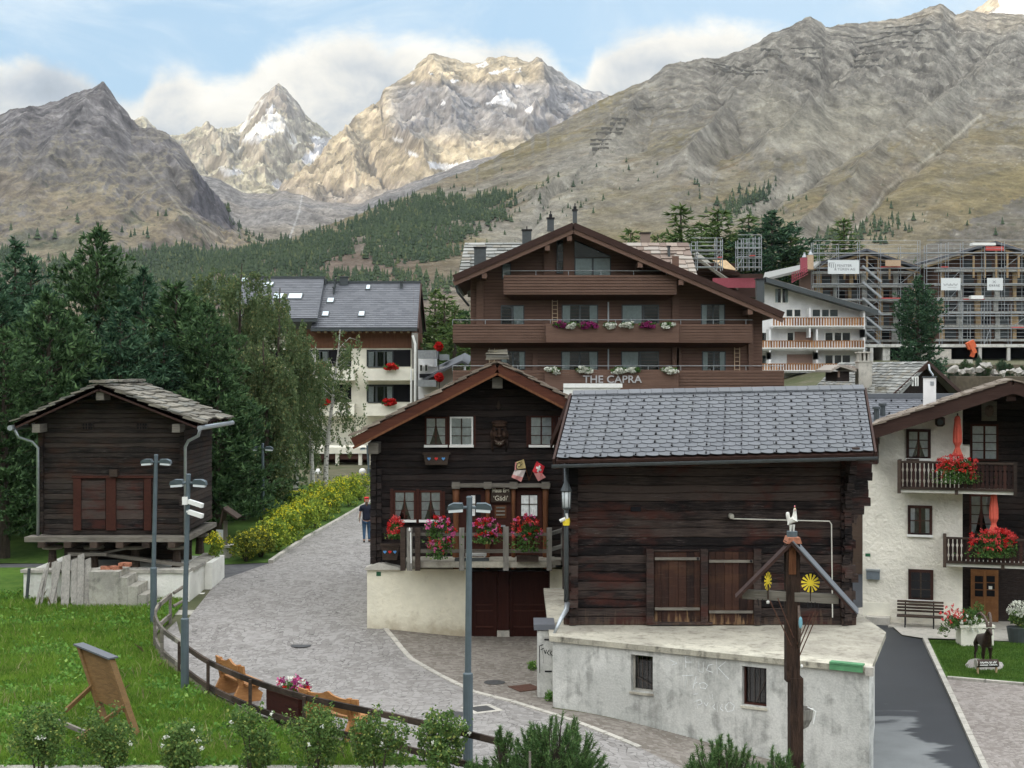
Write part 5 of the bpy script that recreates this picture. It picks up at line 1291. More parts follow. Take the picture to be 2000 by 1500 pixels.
def carved_mask():
 fr = CH;t = thing('carved_mask','big dark carved wooden grotesque mask grinning on the gable wall','mask',(fr.U(975),39.9,5.6))
 u = fr.U(975.5);z0,z1 = fr.Z(975,876),fr.Z(975,821);H = z1-z0;zc = z0+H*.5
 m = fr.mb(M['cross_wood']);m.ball((u,-.03,zc+.02),1,.22,.10,H*.50,16,12);m.ball((u,-.10,zc+.26),1,.20,.09,.065,12,8);m.ball((u,-.06,zc+.33),1,.23,.10,.07,12,8)
 m.ball((u,-.17,zc+.04),1,.055,.09,.14,10,8);m.ball((u,-.20,zc-.04),1,.085,.07,.06,10,8)
 for s in (-1,1):
  m.ball((u+s*.13,-.12,zc-.0),1,.075,.06,.09,10,8);m.ball((u+s*.21,-.04,zc),1,.05,.05,.12,8,6)
  m.tube([(u+s*.19,-.05,zc-.15),(u+s*.22,-.04,zc-.32),(u+s*.18,-.02,zc-.48)],[.05,.045,.015],7)
 m.ball((u,-.10,zc-.24),1,.15,.07,.08,12,8);face = m.build('face',parent=t,smooth=True)
 m = fr.mb(M['dark_void'])
 for s in (-1,1):m.ball((u+s*.085,-.145,zc+.145),1,.038,.03,.026,10,6)
 m.build('eye',parent=face)
 m = fr.mb(M['horn']);m.tube([(u-.13,-.15,zc-.15),(u-.07,-.185,zc-.205),(u,-.195,zc-.22),(u+.07,-.185,zc-.205),(u+.13,-.15,zc-.15)],[.014,.026,.03,.026,.014],8);m.tube([(u-.11,-.14,zc-.235),(u,-.165,zc-.285),(u+.11,-.14,zc-.235)],[.012,.022,.012],8);m.build('lips',parent=t,smooth=True)
 m = fr.mb(M['cream_letters']);m.box(u-.045,-.205,zc-.245,u-.01,-.17,zc-.222);m.box(u+.012,-.205,zc-.245,u+.05,-.17,zc-.222);m.build('tooth',parent=t)
carved_mask()
def heart_pts(s):return [(s*(16*math.sin(a)**3)/17,s*(13*math.cos(a)-5*math.cos(2*a)-2*math.cos(3*a)-math.cos(4*a))/17) for a in [2*math.pi*i/20 for i in range(20)]]
def heart_box(fr,px0,py0,px1,py1,w,label,place,name='flower_box'):
 t = thing(name,label,'flower box',tuple(fr.W(fr.U((px0+px1)/2,w),w,fr.Z(px0,py1,w))))
 m = fr.mb(M['dark_rail']);u0,u1 = fr.U(px0,w),fr.U(px1,w);z1,z0 = fr.Z(px0,py0,w),fr.Z(px0,py1,w)
 m.add([(u0+.05,w,z0),(u1-.05,w,z0),(u1,w,z1),(u0,w,z1),(u0+.05,w+.2,z0),(u1-.05,w+.2,z0),(u1,w+.2,z1),(u0,w+.2,z1)],[(0,1,2,3),(7,6,5,4),(0,3,7,4),(1,5,6,2),(0,4,5,1)])
 m.box(u0-.03,w-.02,z1-.03,u1+.03,w+.02,z1+.02);m.box(u0-.03,w+.18,z1-.03,u1+.03,w+.22,z1+.02);m.build('box',parent=t)
 m = fr.mb(M['earth']);m.box(u0+.04,w+.02,z1-.06,u1-.04,w+.18,z1-.04);m.build('soil',parent=t)
 for k,mt in enumerate(('blue_paint','red','blue_paint')):
  u = u0+(u1-u0)*(.22+.28*k);z = z0+(z1-z0)*.55;m = fr.mb(M[mt]);m.prism([(u+a,z+b) for a,b in heart_pts(.05)],1,w-.018,w+.0);m.build('painted_heart',parent=t)
 return t
heart_box(CH,827,886,877,908,-.24,'empty dark flower box with painted blue and red hearts under the upper windows',1)
heart_box(CH,744,1065,779,1094,-.42,'black planter with painted hearts standing on the wall cap',2,'planter')
# flags crossed over the right-hand door
def flags():
 fr = CH;w = -.2
 def flag(name,label,a,b,quad,design):
  t = thing(name,label,'flag',tuple(fr.W(fr.U(a[0],w),w,fr.Z(*a,w))),'crossed flags on the chalet front')
  m = fr.mb(M['post_wood']);m.tube([(fr.U(a[0],w),-.0,fr.Z(*a,w)),(fr.U(b[0],w),w,fr.Z(*b,w))],.012,6);m.build('pole',parent=t)
  return t
 def Q(x,y):return (fr.U(x,w),fr.Z(x,y,w))
 # cantonal style flag with a bear, left; the pole rises to the left
 def cloth(t,quad,parts):
  # quad: a (top outer), b (top inner), c (bottom inner), d (bottom outer)
  a,b,c,d_ = [Vector((*Q(*q),0)) for q in quad]
  def at(s,v):p = a.lerp(b,s).lerp(d_.lerp(c,s),v);return (p.x,w-.02+.02*math.sin(s*7+v*3),p.y)
  for nm,mt,s0,v0,s1,v1,off in parts:
   m = fr.mb(M[mt]);n = 5;vs = []
   for i in range(n+1):
    for j in range(n+1):
     q = at(s0+(s1-s0)*i/n,v0+(v1-v0)*j/n);vs.append((q[0],q[1]-off,q[2]))
   vs += [(x,y+.004,z) for x,y,z in vs];K = (n+1)**2
   fs = [(i*(n+1)+j,i*(n+1)+j+1,(i+1)*(n+1)+j+1,(i+1)*(n+1)+j) for i in range(n) for j in range(n)];fs += [tuple(K+q for q in f[::-1]) for f in fs]
   m.add(vs,fs);m.build(nm,parent=t)
 t = flag('flag','left flag of the crossed pair, yellow and pink with a black bear',(1033,938),(1022,897),None,None)
 cloth(t,[(1006,903),(1023,897),(1027,914),(1005,918)],[('cloth','flag_pink',0,0,1,1,0),('stripe','flag_yellow',.18,0,1,1,.006)])
 cloth(t,[(1005,918),(1027,918),(1018,941),(999,932)],[('cloth','flag_white',0,0,1,.62,0),('cloth','flag_pink',0,.62,1,1,0)])
 m = fr.mb(M['bear']);
 for pts,r in (([(1009,906),(1014,903),(1019,902)],.02),([(1010,907),(1008,912),(1010,917)],.018),([(1011,912),(1016,910),(1020,905)],.017),([(1014,903),(1018,908)],.014),([(1008,913),(1013,917)],.012)):
  m.tube([(Q(*p)[0],w-.045,Q(*p)[1]) for p in pts],r,6,flat=.4)
 m.build('bear_emblem',parent=t)
 t = flag('flag','right flag of the crossed pair, red with a white cross',(1033,940),(1047,903),None,None)
 cloth(t,[(1048,901),(1064,911),(1057,930),(1040,920)],[('cloth','flag_red',0,0,1,1,0),('white_cross','white_paint',.40,.18,.60,.82,.008),('white_cross','white_paint',.2,.40,.8,.60,.010)])
 cloth(t,[(1041,921),(1059,924),(1066,932),(1051,940)],[('cloth','flag_pink',0,0,1,1,.0)])
flags()
def geranium(name,label,cat,x,y,z,w_,h,seed,group,mix=('petal_pink','petal_red'),trail=.0,depth=.32,nb=34,leafn=420,pot=None,leafs=.075,fs=.075):
 rs = np.random.RandomState(seed);t = thing(name,label,cat,(x,y,z),group)
 pts = blob_pts((x,y,z+h*.35),(w_/2,depth/2,h*.5),leafn,rs,.35,9,.5)
 if trail:
  q = np.stack([x+rs.normal(size=leafn//2)*w_*.26,y-depth*.3+rs.normal(size=leafn//2)*.06,z-rs.rand(leafn//2)*trail],-1);pts = np.vstack([pts,q])
 co,f = leafquads(pts,leafs,rs,.75);npmesh('foliage',co,f,[M['geranium_leaf']],t)
 for k,mt in enumerate(mix):
  n = nb//len(mix);v = rs.normal(size=(n,3));v[:,1] = -np.abs(v[:,1])*.8;v[:,2] = v[:,2]*.8+.35;v /= np.linalg.norm(v,axis=1,keepdims=True)
  cs = np.array((x,y,z+h*.42))+v*np.array((w_*.52,depth*.55,h*.62));
  if trail:low = rs.rand(n) < .3;cs[low,2] -= rs.rand(low.sum())*trail*.8
  p = np.repeat(cs,16,0)+rs.normal(size=(n*16,3))*fs*.38;co,f = leafquads(p,fs*.62,rs,.95);npmesh('blossom',co,f,[M[mt]],t)
 if pot:
  m = MB(M[pot]);m.add(*boxvs(x-w_*.42,y-depth*.35,z-.2,x+w_*.42,y+depth*.35,z+.03));m.build('pot',parent=t)
 return t
def boxvs(x0,y0,z0,x1,y1,z1):
 return [(x,y,z) for z in (z0,z1) for (x,y) in ((x0,y0),(x1,y0),(x1,y1),(x0,y1))],[(3,2,1,0),(4,5,6,7),(0,1,5,4),(1,2,6,5),(2,3,7,6),(3,0,4,7)]
gg = 'flower pots along the chalet terrace'
for k,(px,py,w_,h,tr,mix,lab) in enumerate((
  (772,1042,.38,.45,.12,('petal_red','petal_coral'),'small red geranium above the black planter with hearts'),
  (860,1050,.80,.55,.30,('petal_pink','petal_red','petal_pink'),'pink and red geraniums trailing over the terrace railing, left of the grey lamp post'),
  (858,1075,.62,.30,.22,('petal_pink','petal_coral'),'lower tier of pink geraniums hanging under the left railing flowers'),
  (950,1046,.72,.45,.20,('petal_pink','petal_red'),'pink and red geraniums directly behind the grey lamp post'),
  (1028,1048,.78,.55,.40,('petal_red','petal_coral','petal_pink'),'red and pink geraniums in front of the right-hand chalet door'))):
 d = 38.62 if k else 39.3
 geranium('geraniums',lab,'flowers',gpx(px,d),d,gpz(py,d),w_,h,20+k,gg,mix,tr,.34,nb=36 if k != 2 else 20,leafn=520 if k != 2 else 260)
m = MB(M['dark_rail']);m.box(gpx(1009,38.75),38.72,gpz(1097,38.75),gpx(1052,38.75),38.98,gpz(1086,38.75));m.build('x');D.objects['x'].name = 'flower_trough';tag(D.objects['flower_trough'],'dark trough on the terrace under the right-hand geraniums','trough')
m = MB(M['gutter_dark']);m.box(gpx(888,39),38.95,gpz(1096,39),gpx(955,39),39.2,gpz(1091,39));tag(m.build('doormat'),'dark doormat on the terrace in front of the left-hand door','mat')
m = MB(M['white_paint']);m.box(gpx(909,39.2),39.2,gpz(1086,39.2),gpx(950,39.2),39.36,gpz(1081,39.2));m.box(gpx(911,39.2),39.22,gpz(1096,39.2),gpx(914,39.2),39.34,gpz(1086,39.2));m.box(gpx(945,39.2),39.22,gpz(1096,39.2),gpx(948,39.2),39.34,gpz(1086,39.2));tag(m.build('boot_bench'),'low white bench standing behind the terrace railing','bench')
m = MB(M['white_plastic']);m.tube([P(802,1040,38.5),P(803,1100,38.5)],.016,6);m.lathe(tuple(P(800,1036,38.5)),[(.01,-.02),(.03,.0),(.02,.05),(.005,.08)],8);tag(m.build('white_stick'),'thin white stick standing in front of the left terrace railing posts','stick')
# ================================================================ the slate roofed barn on its concrete base
BN = Fr(gpx(1115,32.9),32.9,0)
def barn():
 fr = BN;rs = random.Random(13);W_ = fr.U(1660)
 t = thing('barn','large dark log barn with a blue-grey slate roof, set on a concrete terrace','barn',(fr.o[0]+3.2,32.9,1.58))
 zb = 1.56;dep = 5.55
 m = fr.mb(M['log_barn']);m.box(.1,.06,zb+.05,W_-.1,.13,5.6);logs(m,0,W_,zb,5.62,0,ends=0,rs=rs,h=.195,waver=.02);m.build('log_wall',parent=t)
 for uu,s in ((.08,-1),(W_-.08,1)):
  m = fr.mb(M['log_barn']);z = zb+.1
  while z < 5.5:
   hh = .2*rs.uniform(.92,1.08);ext = .20*rs.uniform(.5,1.25) if s > 0 else .14*rs.uniform(.5,1.1)
   if s > 0 and z > 4.55:ext += (z-4.4)*.75
   m.box(uu-.08,-ext,z+.01,uu+.08,dep,z+hh-.01,.006);z += hh
  m.build('log_wall',parent=t)
 # log ends of the front wall sticking out at the corners, corbelled under the eave on the right
 m = fr.mb(M['log_barn']);m2 = fr.mb(M['log_barn']);z = zb
 while z < 5.35:
  e = .10+rs.uniform(0,.10);er = .05+rs.uniform(0,.14)+(.36*float(sstep(3.9,4.3,z)))
  m.box(-e,.01,z+.01,.0,.19,z+.18,.006);m2.box(W_,-.01,z+.004,W_+er,.19,z+.193,.006);z += .195
 m.build('log_end',parent=t);m2.build('log_end',parent=t)
 m = fr.mb(M['log_barn']);m.box(.0,dep-.12,zb,W_,dep,5.5);
 for u in (1.2,W_-1.0):pass
 m.build('rear_wall',parent=t)
 for k,u in enumerate((.05,W_-.12)):# notched corner columns
  m = fr.mb(M['log_barn']);z = zb+.02
  while z < 5.3:hh = .2;m.box(u-.09+rs.uniform(-.02,.02),-.10-rs.uniform(0,.1),z,u+.09+rs.uniform(-.02,.02),.0,z+hh*.8,.01);z += hh
  m.build('corner_notch',parent=t)
 # roof
 eL = (fr.U(1086,-1.0),-1.0,5.44);eR = (fr.U(1706,-1.0),-1.0,5.60);rL = (fr.U(1119,2.4),2.4,6.84);rR = (fr.U(1686,2.4),2.4,6.98)
 bL = (rL[0]-.4,5.75,5.5);bR = (rR[0]+.55,5.75,5.62)
 m = fr.mb(M['fascia_brown']);dn = Vector((0,0,-.05));m.slab([Vector(eL)+dn,Vector(eR)+dn,Vector(rR)+dn,Vector(rL)+dn],.06);m.slab([Vector(rL)+dn,Vector(rR)+dn,Vector(bR)+dn,Vector(bL)+dn],.06)
 for k in range(10):
  f = k/9;a = Vector(eL).lerp(Vector(eR),f);b = Vector(rL).lerp(Vector(rR),f);m.beam(a+Vector((0,.1,-.17)),b+Vector((0,0,-.17)),.12,.14)
 m.build('roof_boarding',parent=t)
 ms = fr.mb(M['slate_blue']);slabs(ms,eL,eR,rL,rR,17,.285,.012,.35,0,regular=True,scallop=True,lift=1.5,rs=rs)
 m = fr.mb(M['slate_blue']);slabs(m,bR,bL,rR,rL,15,.6,.012,.3,0,regular=True,lift=1.5,rs=rs);m.build('slate_roof',parent=t)
 m = fr.mb(M['slate_blue']);n = 26
 for k in range(n):
  a = Vector(rL).lerp(Vector(rR),k/n);b = Vector(rL).lerp(Vector(rR),(k+1)/n-.001);o_ = .004*(k % 2)
  m.add([a+Vector((0,-.19,-.02+o_)),b+Vector((0,-.19,-.02+o_)),b+Vector((0,0,.075+o_)),a+Vector((0,0,.075+o_)),b+Vector((0,.19,-.02+o_)),a+Vector((0,.19,-.02+o_)),
      a+Vector((0,-.19,-.05)),b+Vector((0,-.19,-.05)),b+Vector((0,.19,-.05)),a+Vector((0,.19,-.05))],[(0,1,2,3),(3,2,4,5),(6,7,1,0),(5,4,8,9),(0,3,5,9,6),(1,7,8,4,2)])
 m.build('ridge_capping',parent=t)
 # snow hooks
 m = ms;m.use(M['black_metal']);nrm = (Vector(eR)-Vector(eL)).cross(Vector(rL)-Vector(eL)).normalized();up = (Vector(rL)-Vector(eL)).normalized();cnt = 0
 for i in range(0,17):
  v = (i+.20)/17
  for j in range(9):
   f = (j+.25+.5*(i % 2))/9
   if f > .99:continue
   p = Vector(eL).lerp(Vector(eR),f).lerp(Vector(rL).lerp(Vector(rR),f),v)+nrm*.035
   m.beam(p,p+up*.09,.035,.045)
 m.build('slate_roof',parent=t,fix=False)
 for a,b,s in ((eR,rR,.05),(eL,rL,-.05),(bR,rR,.05),(bL,rL,-.05)):m = fr.mb(M['fascia_brown']);q = Vector((s,0,-.09));m.beam(Vector(a)+q,Vector(b)+q,.05,.2);m.build('bargeboard',parent=t)
 m = fr.mb(M['gutter_dark']);a = Vector(eL)+Vector((-.10,-.09,-.13));b = Vector(eR)+Vector((.08,-.09,-.11));L_ = []
 for q in range(7):an = math.pi*q/6;L_.append((math.cos(an)*.075,-math.sin(an)*.075))
 vs = []
 for p in (a,b):
  for dy_,dz_ in L_:vs.append(p+Vector((0,dy_,dz_)))
  for dy_,dz_ in L_[::-1]:vs.append(p+Vector((0,dy_*.88,dz_*.88)))
 K = 14;m.add(vs,[(i,(i+1) % K,(i+1) % K+K,i+K) for i in range(K)]+[tuple(range(K))[::-1],tuple(range(K,2*K))]);m.build('gutter',parent=t)
 # doors
 for a,c in ((1263,1277),(1369,1383),(1473,1487)):
  m = fr.mb(M['log_barn']);fr.fb(m,a,1073,c,1221,-.14,.02);m.build('door_post',parent=t)
 m = fr.mb(M['log_barn']);fr.fb(m,1266,1216,1392,1221,-.16,0);fr.fb(m,1277,1074,1369,1077,-.08,0);m.build('door_sill',parent=t)
 for a,c,y1,bars in ((1278,1368,1215,(1089,1187)),(1384,1472,1220,(1094,1193))):
  m = fr.mb(M['barn_door']);n = 6;edges = [a+(c-a)*(k+rs.uniform(-.2,.2)*(0 < k < n))/n for k in range(n+1)]
  for k in range(n):fr.fb(m,edges[k]+.3,1078+rs.uniform(-.5,1),edges[k+1]-.3,y1+rs.uniform(-1,.5),-.05-rs.uniform(0,.02),.0)
  d_ = m.build('door',parent=t)
  m = fr.mb(M['grey_wood'])
  for b in bars:fr.fb(m,a+1,b,c-1,b+5,-.11,-.05)
  m.build('crossbar',parent=d_)
  m = fr.mb(M['black_metal']);q = (fr.U(c-5,-.12),-.12,fr.Z(c,bars[0]+2,-.12));m.lathe(q,[(.03,-.02),(.03,.02)],8,(0,1,0));m.build('bolt',parent=d_)
 # conduit and its fitting
 m = fr.mb(M['off_white']);w = -.10;z1 = fr.Z(1430,1013,w)
 m.tube([(fr.U(1430,w),w,z1),(fr.U(1620,w),w,fr.Z(1620,1018,w)),(fr.U(1624,w),w,fr.Z(1622,1024,w)),(fr.U(1626,w),w,fr.Z(1626,1206,w))],.014,6);o = m.build('conduit',parent=t)
 m = fr.mb(M['concrete_old']);m.lathe((fr.U(1428,w),-.2,fr.Z(1428,1008,w)),[(.05,0),(.065,.04),(.065,.16),(.04,.2)],10,(0,1,0));m.build('pipe_cap',parent=o)
 # small broken hatch in the logs
 m = fr.mb(M['dark_void']);fr.fb(m,1232,990,1252,999,-.03,.0);m.build('hatch',parent=t)
 # downpipe at the left corner with the zinc elbow
 m = fr.mb(M['gutter_dark']);u = fr.U(1106,-.3);m.tube([(u,-.3,5.3),(u,-.3,fr.Z(1106,1175,-.3))],.055,8);o = m.build('downpipe',parent=t,smooth=True)
 m = fr.mb(M['zinc']);m.tube([(fr.U(1108,-.3),-.3,fr.Z(1108,1178,-.3)),(fr.U(1106,-.5),-.5,fr.Z(1106,1192,-.5)),(fr.U(1096,-.8),-.8,fr.Z(1096,1208,-.8)),(fr.U(1082,-1.0),-1.0,fr.Z(1082,1238,-1.0))],[.06,.06,.05,.03],8);m.build('elbow',parent=o,smooth=True)
 m = fr.mb(M['yellow']);m.lathe((u+.0,-.32,fr.Z(1106,1018,-.3)),[(.075,-.09),(.085,0),(.075,.08)],10);m.build('clamp',parent=o)
 m = fr.mb(M['white_plastic']);m.tube([(u-.02,-.38,fr.Z(1106,1012,-.3)),(fr.U(1094,-.35),-.35,fr.Z(1094,1017,-.3))],.04,8);m.tube([(u+.02,-.4,fr.Z(1106,1012,-.3)),(u+.0,-.4,fr.Z(1106,1002,-.3))],.028,8);m.build('hose_fitting',parent=o)
barn()
def lantern():
 fr = BN;u = fr.U(1106,-.5);z = fr.Z(1106,972,-.5);t = thing('wall_lantern','tall dark lantern with a pointed hood at the left corner of the barn','lantern',tuple(fr.W(u,-.5,z-.2)))
 m = fr.mb(M['gutter_dark']);m.lathe((u,-.5,z),[(.12,.14),(.13,.16),(.02,.42),(.01,.5)],10);m.lathe((u,-.5,z-.24),[(.05,-.04),(.10,0),(.10,.02)],10)
 for k in range(6):
  a = k*math.pi/3;m.beam((u+.095*math.cos(a),-.5+.095*math.sin(a),z-.23),(u+.11*math.cos(a),-.5+.11*math.sin(a),z+.15),.012,.012)
 m.beam((u,-.5,z+.1),(u,-.02,z+.1),.02,.02);m.build('frame',parent=t)
 m = fr.mb(M['lamp_glass']);m.lathe((u,-.5,z-.22),[(.085,0),(.10,.36)],10);m.build('lamp_glass',parent=t,smooth=True)
lantern()
# concrete terrace below the barn
TW = Fr(.90,31.6,-28.5);TL = 6.99
def barn_base():
 fr = TW;t = thing('retaining_wall','stained pale concrete terrace wall with two small barred openings, below the barn','wall',(4,30,0))
 H = 1.44;cx0,cx1 = 0,TL
 ops = []
 for a,b,c,d_ in ((1232,1280,1275,1352),(1449,1303,1497,1380)):ops.append((fr.U(a),fr.Z((a+c)/2,d_),fr.U(c),fr.Z((a+c)/2,b)))
 m = fr.mb(M['concrete_wall']);th = .32;xs = 0
 for (a,b,c,d_) in ops+[(TL,0,TL,0)]:
  m.box(xs,0,-1.4,a,th,H);xs = c
  if c > a:m.box(a,0,-1.4,c,th,b);m.box(a,0,d_,c,th,H)
 # body of the terrace behind the face
 A = Vector((.9,31.6));Bp = fr.W(TL,0,0);back = [(8.25,32.6),(8.25,38.4),(.95,38.4)]
 m.M = None
 e = fr.W(TL-.30,th,0);m.add([(Bp.x,Bp.y,z) for z in (-1.4,H)]+[(8.25,32.6,z) for z in (-1.4,H)]+[(7.95,32.6,z) for z in (-1.4,H)]+[(e.x,e.y,z) for z in (-1.4,H)],[(0,1,3,2),(2,3,5,4),(4,5,7,6),(6,7,1,0),(1,7,5,3),(0,2,4,6)])
 m.box(.92,32.1,-1.0,1.2,38.4,H);m.build('wall_face',parent=t)
 m = MB(M['dark_void']);q = [fr.W(.32,1.6,0),fr.W(TL-.32,1.3,0)];m.add([(q[0].x,q[0].y,-1),(q[1].x,q[1].y,-1),(q[1].x,q[1].y,H),(q[0].x,q[0].y,H)],[(0,1,2,3)]);m.build('cellar_back',parent=t,fix=False)
 m = MB();m.use(M['concrete_top'])
 f0 = fr.W(-.05,-.07,0);f1 = fr.W(TL+.06,-.07,0)
 poly = [(f0.x,f0.y),(f1.x,f1.y),(8.35,32.0),(8.35,38.5),(.85,38.5)];n = len(poly);z0,z1 = H+.002,1.56
 m.add([(x,y,z0) for x,y in poly]+[(x,y,z1) for x,y in poly],[tuple(range(n))[::-1],tuple(range(n,2*n))])
 m.use(M['concrete_moss']);m.add([(x,y,z0) for x,y in poly]+[(x,y,z1) for x,y in poly],[(i,(i+1) % n,(i+1) % n+n,i+n) for i in range(n)]);m.build('terrace_slab',parent=t)
 m = fr.mb(M['green_box']);m.box(fr.U(1620,-.1),-.10,1.45,fr.U(1685,-.1),-.072,1.60);m.box(fr.U(1620,-.1),-.12,1.575,fr.U(1685,-.1),.06,1.61);m.use(M['green_tag']);m.box(fr.U(1622,-.1),-.112,1.575,fr.U(1683,-.1),-.10,1.598);m.build('green_cover',parent=t)
 m = fr.mb(M['stone_pale']);m.box(TL-.05,-.12,1.40,TL+.10,.02,1.57);m.build('corner_stone',parent=t)
 for i,(a,b,c,d_) in enumerate(ops):
  m = fr.mb(M['stone_pale' if i == 0 else 'trim_red'])
  m.box(a,.14,b,a+.035,.19,d_);m.box(c-.035,.14,b,c,.19,d_);m.box(a+.035,.14,d_-.035,c-.035,.19,d_);m.box(a+.035,.14,b,c-.035,.19,b+.035);m.use(M['concrete_top']);m.box(a-.02,-.04,b-.05,c+.02,.3,b-.005)
  o = m.build('cellar_window',parent=t)
  m = fr.mb(M['dark_rail']);
  for k in range(1,5):x = a+(c-a)*k/5;m.tube([(x,.16,b),(x,.16,d_)],.006,5)
  m.beam((a+.25,.15,b+.05),(c-.06,.15,d_-.25),.01,.01) if i else m.beam((a+.05,.15,b+.3),(c-.05,.15,b+.12),.01,.01);m.build('bar',parent=o)
  m = fr.mb(M['glass_dark']);m.add([(a,.2,b),(c,.2,b),(c,.2,d_),(a,.2,d_)],[(0,1,2,3)]);m.build('pane',parent=o,fix=False)
 w = -.004
 def z6(x,y):return (1040+x/2.941,1180+y/2.941)
 G = [[(880,300),(880,365)],[(862,298),(940,303)],[(880,333),(915,333)],[(955,330),(957,385),(980,392),(985,330)],[(1040,345),(1010,350),(1000,380),(1035,392)],[(1055,300),(1062,405)],[(1110,330),(1066,365),(1128,432)],
   [(858,412),(925,408)],[(885,412),(878,480)],[(940,412),(922,485)],[(925,460),(945,450),(942,482)],[(960,455),(985,450),(1005,465),(995,485),(965,482),(960,455)],
   [(925,518),(950,515)],[(945,545),(948,600)],[(930,560),(965,548),(975,570),(950,580)],[(985,565),(998,585),(1010,565)],[(1018,520),(1020,545)],[(1033,518),(1035,545)],[(1048,575),(1035,590),(1050,605)],[(1060,570),(1062,620)],[(1090,575),(1078,600),(1095,612)],[(1130,562),(1105,590),(1120,618),(1150,612),(1160,585),(1135,562)],[(790,320),(830,340),(800,350)]]
 o = strokes(fr,[[z6(*p) for p in l] for l in G],w,.013,M['chalk'],'chalk_graffiti',t)
barn_base()
def meter_pier():
 fr = Fr(gpx(1047,32.4),32.4,0);t = thing('meter_cabinet','pale concrete pier with a slate lid and black graffiti between garage and terrace wall','cabinet',(.9,32.6,0))
 m = fr.mb(M['concrete_wall']);fr.fb(m,1050,1232,1080,1362,0,.7);m.build('body',parent=t)
 m = fr.mb(M['slate_dark']);fr.fb(m,1043,1220,1084,1231,-.06,.85);m.build('lid',parent=t)
 m = fr.mb(M['black_metal']);fr.fb(m,1063,1248,1078,1251,-.01,0);fr.fb(m,1064,1310,1078,1313,-.01,0);m.build('hinge',parent=t)
 def z(x,y):return (1040+x/2.941,1180+y/2.941)
 strokes(fr,[[z(*p) for p in l] for l in [[(50,228),(60,290)],[(40,240),(62,232)],[(48,262),(66,252)],[(66,262),(74,285),(80,262)],[(95,265),(84,280),(98,294)],[(100,258),(106,300)],[(112,268),(102,282),(116,298)],[(40,240),(42,395)],[(62,290),(63,340)]]],-.004,.016,M['ink'],'graffiti',t)
meter_pier()
# ================================================================ white chalet with balconies, right
RC = Fr(11.25,46,-17)
def balcony(fr,parent,px0,px1,pyt,pyb,w1,wall_w=0,open_px=None,seed=1,d3=.0):
 """slatted balcony: cut-out boards, rails and a pale floor edge; the front stands at w1"""
 rs = random.Random(seed);b = fr.mb(M['off_white']);u0,u1 = fr.U(px0,w1),fr.U(px1,w1);pm = (px0+px1)/2
 zt,zb = fr.Z(pm,pyt,w1),fr.Z(pm,pyb,w1)
 b.box(u0,w1+.03,zb-.13,u1,wall_w-.002,zb-.02);o = b.build('balcony',parent=parent)
 m = fr.mb(M['balcony_dark']);x = u0
 while x < u1-.02:
  ww = .10;m.add(*board_slat(x,min(x+ww,u1),w1,zb+.02,zt-.02));x += ww+.028
 for s in (u0,):
  y = w1
  while y < wall_w-.1:m.box(s-.012,y,zb+.02,s+.012,y+.10,zt-.02);y += .13
 m.build('slats',parent=o)
 m = fr.mb(M['dark_rail']);m.box(u0-.04,w1-.05,zt-.03,u1+.04,w1+.05,zt+.03);m.box(u0-.03,w1-.03,zb-.03,u1+.03,w1+.05,zb+.05);m.box(u0-.05,w1+.05,zt-.03,u0+.05,wall_w-.003,zt+.03)
 m.box(u0-.05,w1-.055,zb-.16,u0+.05,w1+.06,zt+.06);m.box(u1-.05,w1-.055,zb-.16,u1+.05,w1+.06,zt+.06);m.box((u0+u1)/2-.05,w1+.0,zb-.16,(u0+u1)/2+.05,w1+.06,zb-.01);m.build('balcony_rail',parent=o)
 return o
def board_slat(x0,x1,w,z0,z1):
 zs = [0,.18,.28,.38,.62,.72,.82,1];ins = [0,0,.022,0,0,.022,0,0];vs = []
 for f,i in zip(zs,ins):
  z = z0+(z1-z0)*f
  for x,y in ((x0+i,w-.012),(x1-i,w-.012),(x1-i,w+.012),(x0+i,w+.012)):vs.append((x,y,z))
 n = len(zs);return vs,[(3,2,1,0),tuple((n-1)*4+k for k in range(4))]+[(i*4+k,i*4+(k+1) % 4,(i+1)*4+(k+1) % 4,(i+1)*4+k) for i in range(n-1) for k in range(4)]
